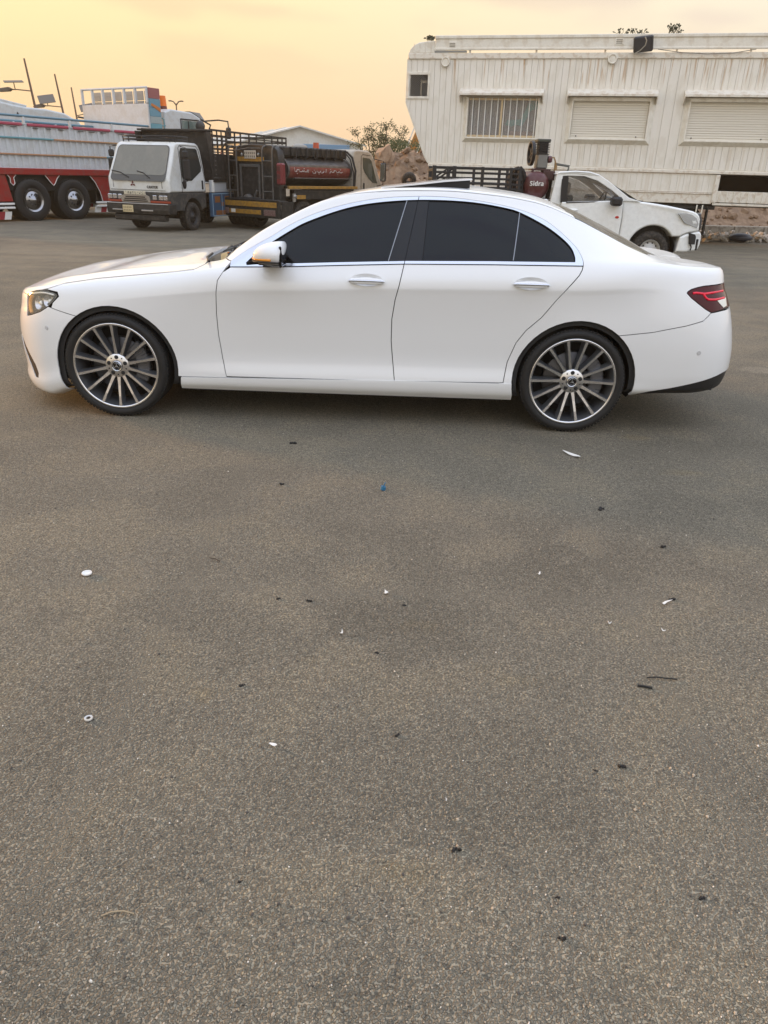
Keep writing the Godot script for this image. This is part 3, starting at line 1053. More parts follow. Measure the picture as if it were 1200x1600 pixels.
func build_mirror(car: Node) -> void:
	for f in [false, true]:
		var g := Geo.new()
		g.add(mirror_shape(-0.052, 0.2, 0.0), f)
		var mr := part(car, "wing_mirror", g, M.paint)
		var b := Geo.new()
		b.add(mirror_shape(-0.074, -0.050, -0.006), f)
		part(mr, "mirror_base", b, M.gloss_black)
		var t := Geo.new()
		var pts := []
		for k in 13:
			var a := lerpf(1.75, 3.7, k / 12.0)
			pts.append(Vector3(-0.375 + cos(a) * 0.147, 1.045, 1.035 + sin(a) * 0.112))
		t.tube(pts, 0.007, 6)
		var t2 := Geo.new()
		t2.add(t, f)
		part(mr, "turn_signal", t2, M.amber)
		var bl := Geo.new()
		pts = []
		for k in 13:
			var a := lerpf(0.9, 3.7, k / 12.0)
			pts.append(Vector3(-0.375 + cos(a) * (0.147 if cos(a) < 0 else 0.036), 1.032, 1.035 + sin(a) * 0.112))
		bl.tube(pts, 0.005, 6)
		var bl2 := Geo.new()
		bl2.add(bl, f)
		part(mr, "trim_line", bl2, M.black)
		var gl := Geo.new()
		gl.box(Vector3(-0.348, 1.062, 1.035), Vector3(0.016, 0.118, 0.19), 0.006)
		gl.prism(V([-0.50, 1.0, -0.36, 1.0, -0.36, 1.025, -0.47, 1.02]), 0.86, 1.0, 0.006)
		gl.prism(V([-0.60, 0.995, -0.30, 1.008, -0.40, 1.10]), 0.84, 0.872, 0.004, 0.0, func(p: Vector3) -> Vector3: return p - Vector3(0, 0, (p.y - 1.0) * 0.5))
		var gl2 := Geo.new()
		gl2.add(gl, f)
		part(mr, "mirror_arm", gl2, M.gloss_black)

func build_wheel(car: Node, at: Vector3, turn: float, f: float) -> void:
	# local z points outwards; the outer rim edge lies at z = 0
	var bas := Basis(Vector3.UP, 0.0 if f > 0 else PI) * Basis(Vector3(0, 0, 1), turn)
	var wx := Transform3D(bas, at)
	var tyre := Geo.new()
	tyre.lathe([Vector2(0.262, -0.03), Vector2(0.272, -0.012), Vector2(0.279, -0.004), Vector2(0.29, 0.004), Vector2(0.305, 0.007), Vector2(0.318, 0.002), Vector2(0.327, -0.012), Vector2(0.332, -0.026), Vector2(0.335, -0.05)], 72)
	var z := -0.05
	while z > -0.20:
		tyre.lathe([Vector2(0.335, z), Vector2(0.335, z - 0.028), Vector2(0.327, z - 0.029), Vector2(0.327, z - 0.036), Vector2(0.335, z - 0.037)], 72, Transform3D(), false)
		z -= 0.037
	tyre.lathe([Vector2(0.335, z), Vector2(0.33, z - 0.02), Vector2(0.30, z - 0.03), Vector2(0.27, z - 0.01)], 48)
	# shoulder blocks
	for k in 90:
		var a := TAU * k / 90.0
		var b := Basis(Vector3(0, 0, 1), a)
		tyre.box(b * Vector3(0.3285, 0, -0.028), Vector3(0.012, 0.016, 0.036), 0.002, b)
	var root := part(car, "wheel", tyre, M.rubber)
	root.transform = wx
	var lip := Geo.new()
	lip.lathe([Vector2(0.279, -0.012), Vector2(0.278, -0.003), Vector2(0.274, 0.0), Vector2(0.266, -0.001), Vector2(0.263, -0.004)], 72)
	part(root, "rim_lip", lip, M.machined)
	var barrel := Geo.new()
	barrel.lathe([Vector2(0.263, -0.004), Vector2(0.258, -0.02), Vector2(0.248, -0.05), Vector2(0.243, -0.12), Vector2(0.248, -0.19), Vector2(0.258, -0.2)], 72)
	part(root, "rim_barrel", barrel, M.rim_grey)
	for k in 14:
		var face := Geo.new()
		var web := Geo.new()
		var b := Basis(Vector3(0, 0, 1), TAU * (k + 0.5) / 14.0)
		# machined face: narrow, from hub to lip, slightly dished; painted flanks widen behind it
		var st := [[0.072, 0.0105, -0.030], [0.13, 0.0078, -0.022], [0.20, 0.007, -0.010], [0.264, 0.009, -0.003]]
		for i in 3:
			var p: Array = st[i]
			var q: Array = st[i + 1]
			var a0 := b * Vector3(p[0], -p[1], p[2])
			var a1 := b * Vector3(p[0], p[1], p[2])
			var c0 := b * Vector3(q[0], -q[1], q[2])
			var c1 := b * Vector3(q[0], q[1], q[2])
			face.quad(a0, c0, c1, a1)
			var w0: float = p[1] + 0.004 + 0.055 * maxf(0.0, p[0] - 0.09)
			var w1: float = q[1] + 0.004 + 0.055 * maxf(0.0, q[0] - 0.09)
			var d0 := b * Vector3(p[0], -w0, p[2] - 0.05)
			var d1 := b * Vector3(p[0], w0, p[2] - 0.05)
			var e0 := b * Vector3(q[0], -w1, q[2] - 0.05)
			var e1 := b * Vector3(q[0], w1, q[2] - 0.05)
			web.quad(a0, c0, e0, d0)
			web.quad(a1, c1, e1, d1)
			web.quad(d0, e0, e1, d1)
		part(root, "spoke", face, M.machined)
		part(root, "spoke_flank", web, M.rim_grey)
	var hub := Geo.new()
	hub.lathe([Vector2(0.078, -0.05), Vector2(0.078, -0.032), Vector2(0.074, -0.0285), Vector2(0.036, -0.024), Vector2(0.034, -0.03), Vector2(0.0, -0.03)], 56)
	part(root, "hub", hub, M.machined)
	for k in 5:
		var a := TAU * (k + 0.25) / 5.0 - turn
		var c := Vector3(cos(a), sin(a), 0) * 0.055
		var h := Geo.new()
		h.lathe([Vector2(0.0, 0.0016), Vector2(0.0125, 0.0016), Vector2(0.0135, 0.0)], 16, Transform3D(Basis(), c + Vector3(0, 0, -0.0262)))
		part(root, "bolt_hole_shade", h, M.black_and_shade)  # flat dark disc on the hub, the shade of a hole painted in
		var a2 := a + TAU / 10.0
		var h2 := Geo.new()
		h2.lathe([Vector2(0.0, 0.0012), Vector2(0.0045, 0.0012), Vector2(0.005, 0.0)], 10, Transform3D(Basis(), Vector3(cos(a2), sin(a2), 0) * 0.058 + Vector3(0, 0, -0.0262)))
		part(root, "small_hole_shade", h2, M.black_and_shade)  # dark disc again, shade by colour, nothing is bored
	var cap := Geo.new()
	cap.lathe([Vector2(0.0345, -0.026), Vector2(0.0345, -0.014), Vector2(0.031, -0.011), Vector2(0.028, -0.0125)], 36)
	part(root, "centre_cap", cap, M.chrome)
	var disc := Geo.new()
	disc.lathe([Vector2(0.0285, -0.0128), Vector2(0.0, -0.0115)], 30)
	part(root, "cap_face", disc, M.gloss_black)
	var star := Geo.new()
	star.lathe([Vector2(0.0195, -0.0125), Vector2(0.0215, -0.0095), Vector2(0.0235, -0.0125)], 30)
	for k in 3:
		var b := Basis(Vector3(0, 0, 1), TAU * k / 3.0 + PI / 2 - turn)
		var tip := b * Vector3(0.0215, 0, -0.0105)
		var l := b * Vector3(0.0026, 0.0045, -0.011)
		var r := b * Vector3(0.0026, -0.0045, -0.011)
		var o := Vector3(0, 0, -0.0085)
		star.quad(o, l, tip, tip)
		star.tri(o, l, tip, Vector3(0, 0, 1), Vector3(0, 0, 1), Vector3(0, 0, 1))
		star.tri(o, r, tip, Vector3(0, 0, 1), Vector3(0, 0, 1), Vector3(0, 0, 1))
	part(root, "star_emblem", star, M.chrome)
	var bd := Geo.new()
	bd.lathe([Vector2(0.07, -0.08), Vector2(0.085, -0.085), Vector2(0.175, -0.085), Vector2(0.18, -0.09), Vector2(0.18, -0.115), Vector2(0.0, -0.115)], 48)
	part(root, "brake_disc", bd, M.disc)
	var cal := Geo.new()
	for k in 6:
		var a := lerpf(-0.42, 0.75, k / 5.0) - turn
		var b := Basis(Vector3(0, 0, 1), a)
		cal.box(b * Vector3(0.165, 0, -0.072), Vector3(0.085, 0.052, 0.05), 0.008, b)
		if k % 2 == 0:
			cal.box(b * Vector3(0.165, 0, -0.046), Vector3(0.06, 0.012, 0.012), 0.003, b)
	part(root, "brake_caliper", cal, M.caliper)
	var back := Geo.new()
	back.lathe([Vector2(0.25, -0.2), Vector2(0.0, -0.2)], 32)
	part(root, "wheel_back", back, M.black_and_shade)

# ------------------------------------------------------------------ the lot
func build_ground() -> void:
	var n := 2048
	var a := noise(0.018, FastNoiseLite.TYPE_CELLULAR, 5, 1)
	a.cellular_return_type = FastNoiseLite.RETURN_DISTANCE
	a.frequency = 0.115
	a.cellular_jitter = 1.0
	var dc := a.get_seamless_image(n, n).get_data()
	a.cellular_return_type = FastNoiseLite.RETURN_CELL_VALUE
	var dv := a.get_seamless_image(n, n).get_data()
	var df := noise(0.07, FastNoiseLite.TYPE_SIMPLEX, 6, 3).get_seamless_image(n, n).get_data()
	var dm := noise(0.02, FastNoiseLite.TYPE_SIMPLEX, 7, 4).get_seamless_image(n, n).get_data()
	var step := dc.size() / (n * n)
	var col := PackedByteArray()
	col.resize(n * n * 3)
	var hgt := PackedByteArray()
	hgt.resize(n * n)
	var lut := PackedByteArray()
	lut.resize(1024)
	for i in 1024:
		lut[i] = int(clampf(Color(i / 1023.0 * 0.6, 0, 0).linear_to_srgb().r, 0, 1) * 255.0)
	for i in n * n:
		var c := dc[i * step] / 255.0
		var v := dv[i * step] / 255.0
		var f := df[i] / 255.0
		var m := dm[i] / 255.0
		# dark chippings bedded in pale dusty binder; a few chippings are pale
		var edge := smoothstep(0.28, 0.62, c + 0.55 * (f - 0.5))
		var k := lerpf(0.83 + 0.36 * (v - 0.5), 1.11, edge) + 0.5 * (f - 0.5) + 0.3 * (m - 0.5)
		if v > 0.9:
			k += 0.35 * (1.0 - edge)
		k = maxf(k, 0.2)
		var warm := clampf(0.25 + 0.5 * edge + (m - 0.5) * 0.6 + (f - 0.5) * 0.6, 0.0, 1.0)
		col[i * 3] = lut[clampi(int(k * lerpf(0.266, 0.314, warm) * 1705.0), 0, 1023)]
		col[i * 3 + 1] = lut[clampi(int(k * lerpf(0.240, 0.277, warm) * 1705.0), 0, 1023)]
		col[i * 3 + 2] = lut[clampi(int(k * lerpf(0.186, 0.204, warm) * 1705.0), 0, 1023)]
		if v > 0.985 and edge < 0.35:
			# here and there a buff or rust-coloured chip
			col[i * 3] = mini(255, col[i * 3] + 22)
			col[i * 3 + 1] = mini(255, col[i * 3 + 1] + 15)
			col[i * 3 + 2] = mini(255, col[i * 3 + 2] + 4)
		hgt[i] = int(clampf(0.5 * (1.0 - edge) * (0.4 + v) + 0.35 * m + 0.3 * f, 0, 1) * 255.0)
	var m := mat(1, 1, 1, 0.86)
	m.metallic_specular = 0.35
	m.albedo_texture = ImageTexture.create_from_image(Image.create_from_data(n, n, false, Image.FORMAT_RGB8, col))
	m.heightmap_enabled = true
	m.heightmap_scale = 1.5
	m.heightmap_texture = ImageTexture.create_from_image(Image.create_from_data(n, n, false, Image.FORMAT_L8, hgt))
	# wear at the scale of the lot: oil, tyre marks, sand, in a layer that multiplies the stone
	var w := 1024
	var size := 32.0
	var big := noise(0.006, FastNoiseLite.TYPE_SIMPLEX, 31, 5)
	var rag := noise(0.05, FastNoiseLite.TYPE_SIMPLEX, 32, 4)
	var streak := noise(0.02, FastNoiseLite.TYPE_SIMPLEX, 33, 3)
	var img := PackedByteArray()
	img.resize(w * w * 3)
	# x, z, half width, half depth, strength, ragged
	var dark := [[-0.75, -2.35, 0.75, 0.16, 0.3], [-0.1, -2.1, 0.35, 0.22, 0.26], [0.2, -1.55, 0.45, 0.2, 0.26], [0.28, -1.38, 0.3, 0.12, 0.3], [-0.02, -0.95, 0.12, 0.05, 0.4], [-0.35, -1.95, 0.2, 0.1, 0.28], [0.1, -2.4, 0.2, 0.1, 0.2], [-2.2, -4.6, 0.9, 0.3, 0.2], [1.1, -2.9, 0.35, 0.2, 0.24], [1.6, -3.5, 0.4, 0.15, 0.26], [-1.3, -3.3, 0.4, 0.2, 0.2], [0.6, -0.98, 0.2, 0.08, 0.3], [1.95, -4.5, 0.25, 0.1, 0.35], [0.45, -3.0, 0.5, 0.3, 0.16]]
	var sand := [[-0.19, -2.06, 0.11, 0.045, 0.55], [-0.56, -1.88, 0.06, 0.03, 0.5], [1.62, -4.6, 0.14, 0.07, 0.4], [1.75, -3.97, 0.16, 0.06, 0.35], [-0.62, -4.55, 0.06, 0.03, 0.5], [0.16, -2.3, 0.08, 0.04, 0.45], [0.45, -2.0, 0.09, 0.05, 0.3], [0.08, -1.25, 0.1, 0.05, 0.4]]
	for j in w:
		for i in w:
			var x := (i + 0.5) / w * size - size / 2
			var z := (j + 0.5) / w * size - size + 2.0
			var q := big.get_noise_2d(i * 1.0, j * 1.0)
			var rg := rag.get_noise_2d(i * 1.0, j * 1.0)
			var k := 0.78 + 0.17 * q + 0.10 * rg
			# long passes of tyres across the far part
			k += 0.09 * streak.get_noise_2d(x * 3.0, (z + x * 0.06) * 60.0) * smoothstep(-5.0, -9.0, z)
			var sd := 0.0
			for e in dark:
				var dx: float = (x - e[0]) / e[2]
				var dz: float = (z - e[1]) / e[3]
				var d := dx * dx + dz * dz
				if d < 3.0:
					k -= 0.4 * e[4] * (1.0 - smoothstep(0.1, 1.3, d + rg * 3.4 + q)) * (0.75 + rg)
			for e in sand:
				var dx: float = (x - e[0]) / e[2]
				var dz: float = (z - e[1]) / e[3]
				var d := dx * dx + dz * dz
				if d < 3.0:
					sd += e[4] * (1.0 - smoothstep(0.4, 1.1, d + rg * 1.8))
			# spilt white powder beyond the saloon's tail
			var px := (x - 3.45) / 0.42
			var pz := (z + 6.6) / 0.10
			var pw := (1.0 - smoothstep(0.2, 1.0, px * px + pz * pz + rg * 2.6)) * 0.8
			k = clampf(k, 0.25, 1.0)
			var c := Color(k, k, k)
			c = c.lerp(Color(1.0, 0.88, 0.62), clampf(sd * (0.8 + 1.5 * rg), 0, 1))
			c = c.lerp(c * Color(1.02, 1.0, 0.965), smoothstep(0.0, 0.4, rg + 0.5 * q))
			c = c.lerp(Color(1, 1, 1), clampf(pw, 0, 1))
			c.a = 1.0
			c = c.linear_to_srgb()
			img[(j * w + i) * 3] = int(clampf(c.r, 0, 1) * 255)
			img[(j * w + i) * 3 + 1] = int(clampf(c.g, 0, 1) * 255)
			img[(j * w + i) * 3 + 2] = int(clampf(c.b, 0, 1) * 255)
	m.detail_enabled = true
	m.detail_blend_mode = BaseMaterial3D.BLEND_MODE_MUL
	m.detail_uv_layer = BaseMaterial3D.DETAIL_UV_2
	m.detail_albedo = ImageTexture.create_from_image(Image.create_from_data(w, w, false, Image.FORMAT_RGB8, img))
	var v := PackedVector3Array()
	var nn := PackedVector3Array()
	var u1 := PackedVector2Array()
	var u2 := PackedVector2Array()
	var xs := [-260.0, -16.0, 16.0, 260.0]
	var zs := [60.0, 2.0, -30.0, -420.0]
	for a1 in 3:
		for b1 in 3:
			var q := []
			for e in [[a1, b1], [a1 + 1, b1], [a1 + 1, b1 + 1], [a1, b1], [a1 + 1, b1 + 1], [a1, b1 + 1]]:
				q.append(Vector3(xs[e[0]], 0, zs[e[1]]))
			if (q[1] - q[0]).cross(q[2] - q[0]).y > 0.0:
				q = [q[0], q[2], q[1], q[3], q[5], q[4]]
			for p in q:
				v.append(p)
				nn.append(Vector3.UP)
				u1.append(Vector2(p.x, p.z) / 1.75)
				u2.append(Vector2(p.x / size + 0.5, (p.z - 2.0) / size + 1.0))
	var ar := []
	ar.resize(Mesh.ARRAY_MAX)
	ar[Mesh.ARRAY_VERTEX] = v
	ar[Mesh.ARRAY_NORMAL] = nn
	ar[Mesh.ARRAY_TEX_UV] = u1
	ar[Mesh.ARRAY_TEX_UV2] = u2
	var me := ArrayMesh.new()
	me.add_surface_from_arrays(Mesh.PRIMITIVE_TRIANGLES, ar)
	me.surface_set_material(0, m)
	var o := MeshInstance3D.new()
	o.name = "ground"
	o.mesh = me
	o.set_meta("kind", "structure")
	add_child(o)

func earth_material() -> StandardMaterial3D:
	var m := worn(0.19, 0.123, 0.076, 0.95, Color(0.30, 0.205, 0.13), 0.9, 0.6, 44)
	return m

func build_hills() -> void:
	# a long bank of dug earth behind the caravan
	var f := noise(0.35, FastNoiseLite.TYPE_SIMPLEX, 50, 5)
	var g := Geo.new()
	var nx := 150
	var nz := 44
	var pts := []
	for i in nx + 1:
		var row := []
		for j in nz + 1:
			var x := lerpf(-3.2, 34.0, float(i) / nx)
			var z := lerpf(-29.2, -40.0, float(j) / nz)
			var t := clampf((-29.2 - z) / 5.0, 0.0, 1.0)
			var prof := smoothstep(0.0, 0.75, t) * (1.0 - smoothstep(-37.0, -40.0, z) * 0.5)
			var left := smoothstep(-2.9, 0.2, x + 0.35 * f.get_noise_2d(z * 2.0, 3.0))
			var h := 2.08 * prof * left * (1.0 + 0.10 * f.get_noise_2d(x * 0.7, z * 0.7)) + 0.42 * f.get_noise_2d(x * 3.2, z * 3.2) * left * prof + 0.12 * f.get_noise_2d(x * 7.0, z * 7.0) * prof
			row.append(Vector3(x, maxf(h, -0.05), z))
		pts.append(row)
	for i in nx:
		for j in nz:
			g.quad(pts[i][j], pts[i + 1][j], pts[i + 1][j + 1], pts[i][j + 1])
	var e := earth_material()
	struct("earth_bank", g, e)
	# stones and clods lying on it, and boulders one can tell apart
	var rng := RandomNumberGenerator.new()
	rng.seed = 77
	var st := Geo.new()
	for k in 2600:
		var i := rng.randi_range(2, nx - 2)
		var j := rng.randi_range(0, int(nz * 0.6))
		var p: Vector3 = pts[i][j] + Vector3(rng.randf_range(-0.1, 0.1), 0.02, rng.randf_range(-0.1, 0.1))
		rock(st, p, rng.randf_range(0.04, 0.12) * (2.0 if rng.randf() < 0.1 else 1.0), rng)
	var so := part(self, "earth_clods", st, e)
	so.set_meta("kind", "stuff")
	tag(so, "brown clods and stones strewn over the earth bank", "rubble")
	var pale := worn(0.36, 0.25, 0.165, 0.95, Color(0.22, 0.145, 0.095), 0.8, 0.9, 45)
	var where := [[-0.4, 2.05, -32.6, 0.46, "big pale boulder on the crest of the earth bank beside the tanker cab"], [1.35, 0.95, -30.2, 0.5, "angular slab of stone low on the bank beside the caravan's front leg"], [0.95, 1.05, -30.3, 0.42, "flat pale slab leaning on the bank under the dark tyre"], [1.5, 0.55, -29.6, 0.34, "small tilted stone at the foot of the bank by the caravan"], [0.35, 0.6, -29.6, 0.3, "rounded stone at the foot of the bank beside the saloon roof"], [0.75, 1.35, -30.6, 0.26, "pale block half sunk in the middle of the earth bank"]]
	for b in where:
		var bg := Geo.new()
		rock(bg, Vector3.ZERO, b[3], rng, 2)
		solo("boulder", bg, pale, b[4], "boulder", "boulders on the earth bank", Transform3D(Basis(), Vector3(b[0], b[1], b[2])))
	var ty := Geo.new()
	ty.lathe([Vector2(0.1, -0.08), Vector2(0.2, -0.1), Vector2(0.27, -0.06), Vector2(0.28, 0.0), Vector2(0.27, 0.06), Vector2(0.2, 0.1), Vector2(0.1, 0.08), Vector2(0.1, -0.08)], 24)
	solo("old_tyre", ty, M.dusty_rubber, "dark old tyre lying tilted on the earth bank", "tyre", "", Transform3D(Basis(Vector3(1, 0.3, 0.1).normalized(), 0.5), Vector3(0.55, 1.32, -30.35)))
	# concrete kerb at the foot, right of the caravan wheels
	var kb := Geo.new()
	for k in 12:
		var x0 := 9.0 + k * 1.02
		kb.box(Vector3(x0 + 0.5, 0.13, -25.6 - k * 0.12), Vector3(1.0, 0.30, 0.24), 0.02, Basis(Vector3.UP, 0.117))
	solo("kerb", kb, worn(0.3, 0.27, 0.22, 0.9, Color(0.15, 0.12, 0.09), 0.8, 1.0, 46), "low concrete kerb of end-to-end stones under the caravan", "kerb")
	var pl := [[10.3, 0.10, -23.3, 1.3, 0.35, 0.06], [10.9, 0.14, -23.1, 1.5, 0.62, -0.05], [11.2, 0.17, -23.4, 1.1, 0.9, 0.12], [9.6, 0.07, -22.7, 0.9, -0.2, 0.03], [11.5, 0.22, -23.7, 1.2, 0.5, 0.2], [9.2, 0.06, -22.5, 0.7, 0.15, 0.0], [10.6, 0.1, -22.8, 0.8, -0.5, 0.1]]
	var lab := ["long plank at the left of the timber heap under the caravan", "longest weathered plank in the timber heap under the caravan", "plank lying askew across the timber heap", "short plank lying alone beside the caravan wheel", "plank propped highest on the timber heap", "shortest plank nearest the pick-up's bumper", "plank lying crosswise in front of the timber heap"]
	for k in pl.size():
		var q: Array = pl[k]
		var pg := Geo.new()
		pg.box(Vector3.ZERO, Vector3(q[3], 0.045, 0.13), 0.006)
		solo("plank", pg, worn(0.36, 0.27, 0.18, 0.85, Color(0.5, 0.43, 0.34), 0.7, 1.5, 60 + k % 3), lab[k], "plank", "planks under the caravan", Transform3D(Basis(Vector3.UP, q[4]) * Basis(Vector3(0, 0, 1), q[5]), Vector3(q[0], q[1], q[2])))
	var rb := Geo.new()
	for k in 420:
		var p := Vector3(rng.randf_range(8.8, 16.0), 0.02, 0)
		p.z = -22.3 - (p.x - 9.0) * 0.2 - absf(rng.randfn(0.0, 1.0)) * 0.8
		rock(rb, p + Vector3(0, rng.randf() * 0.12, 0), rng.randf_range(0.03, 0.13), rng)
	var ro := part(self, "rubble_heap", rb, worn(0.42, 0.38, 0.32, 0.9, Color(0.16, 0.13, 0.1), 0.9, 1.6, 47))
	ro.set_meta("kind", "stuff")
	tag(ro, "grey broken rubble strewn along the kerb under the caravan", "rubble")
	var sack := Geo.new()
	sack.ellipsoid(Vector3.ZERO, Vector3(0.34, 0.13, 0.25), 14, 8)
	solo("dark_sack", sack, mat(0.03, 0.035, 0.05, 0.5), "crumpled dark blue sack lying among the rubble under the caravan", "sack", "", Transform3D(Basis(), Vector3(9.95, 0.12, -22.6)))

func rock(g: Geo, at: Vector3, r: float, rng: RandomNumberGenerator, detail := 0) -> void:
	var c := Vector3(rng.randf_range(0.8, 1.4), rng.randf_range(0.5, 0.9), rng.randf_range(0.8, 1.2)) * r
	var turn := Basis(Vector3(rng.randfn(), rng.randfn(), rng.randfn()).normalized(), rng.randf() * TAU)
	var seg := 5 if detail == 0 else 9
	var rings := 3 if detail == 0 else 6
	var pts := []
	for i in rings + 1:
		var row := []
		for k in seg:
			var a := PI * i / rings - PI / 2
			var t := TAU * k / seg
			var j := 1.0 if i == 0 or i == rings else rng.randf_range(0.72, 1.15)
			row.append(at + turn * (Vector3(cos(a) * cos(t), sin(a), cos(a) * sin(t)) * c * j))
		pts.append(row)
	for i in rings:
		for k in seg:
			var k1 := (k + 1) % seg
			var cen: Vector3 = (pts[i][k] + pts[i + 1][k1]) * 0.5 - at
			for t in [[pts[i][k], pts[i][k1], pts[i + 1][k1]], [pts[i][k], pts[i + 1][k1], pts[i + 1][k]]]:
				var n: Vector3 = (t[1] - t[0]).cross(t[2] - t[0])
				if n.dot(cen) < 0.0:
					n = -n
				n = n.normalized()
				g.tri(t[0], t[1], t[2], n, n, n)

# ------------------------------------------------------------------ site caravan
func rect(x0: float, y0: float, x1: float, y1: float) -> Array:
	return [Vector2(x0, y0), Vector2(x1, y0), Vector2(x1, y1), Vector2(x0, y1)]

func caravan_skin() -> StandardMaterial3D:
	# cream sheet with rust and dirt that has run down from the top trim; texture laid in wall metres
	var m := mat(1, 1, 1, 0.55)
	var w := 1024
	var h := 400
	var run := noise(1.0, FastNoiseLite.TYPE_SIMPLEX, 71, 3)
	var len := noise(1.0, FastNoiseLite.TYPE_SIMPLEX, 72, 2)
	var blot := noise(1.0, FastNoiseLite.TYPE_SIMPLEX, 73, 4)
	var im := Image.create_empty(w, h, false, Image.FORMAT_RGB8)
	for j in h:
		for i in w:
			var x := -9.2 + 10.4 * (i + 0.5) / w
			var y := 1.0 + 4.0 * (j + 0.5) / h
			var c := Color(0.82, 0.79, 0.71)
			var b := blot.get_noise_2d(x * 2.2, y * 1.1)
			c = c.lerp(Color(0.73, 0.69, 0.60), smoothstep(0.0, 0.5, b) * 0.6)
			var s := run.get_noise_2d(x * 9.0, y * 0.25)
			var reach := 0.35 + 0.9 * (0.5 + len.get_noise_2d(x * 2.5, 0.0))
			var down := 4.32 - y
			if down > 0.0 and x > -7.9:
				var k := smoothstep(0.26, 0.6, s) * smoothstep(-0.25, 0.3, len.get_noise_2d(x * 1.1 + 50.0, 0.0)) * (1.0 - smoothstep(reach * 0.5, reach, down + 0.15 * b))
				c = c.lerp(Color(0.40, 0.28, 0.16), k * 0.55)
				var rust := smoothstep(0.34, 0.6, run.get_noise_2d(x * 6.0 + 40.0, y * 0.3)) * (1.0 - smoothstep(0.3, 0.75, down + 0.2 * b))
				c = c.lerp(Color(0.40, 0.21, 0.06), rust * 0.6)
			var seep := smoothstep(0.25, 0.55, run.get_noise_2d(x * 7.0 + 9.0, y * 0.2)) * (1.0 if y < 2.3 else 0.25)
			c = c.lerp(Color(0.55, 0.46, 0.33), seep * 0.3)
			im.set_pixel(i, j, c.linear_to_srgb())
	m.albedo_texture = ImageTexture.create_from_image(im)
	m.uv1_scale = Vector3(1.0 / 10.4, 1.0 / 4.0, 1)
	m.uv1_offset = Vector3(9.2 / 10.4, -0.25, 0)
	m.texture_repeat = false
	return m

func cut_rects(poly: PackedVector2Array, holes: Array) -> Array:
	var list := [poly]
	for h in holes:
		var next := []
		for p in list:
			for r in Geometry2D.clip_polygons(p, PackedVector2Array(h)):
				if r.size() >= 3:
					next.append(r)
		list = next
	return list

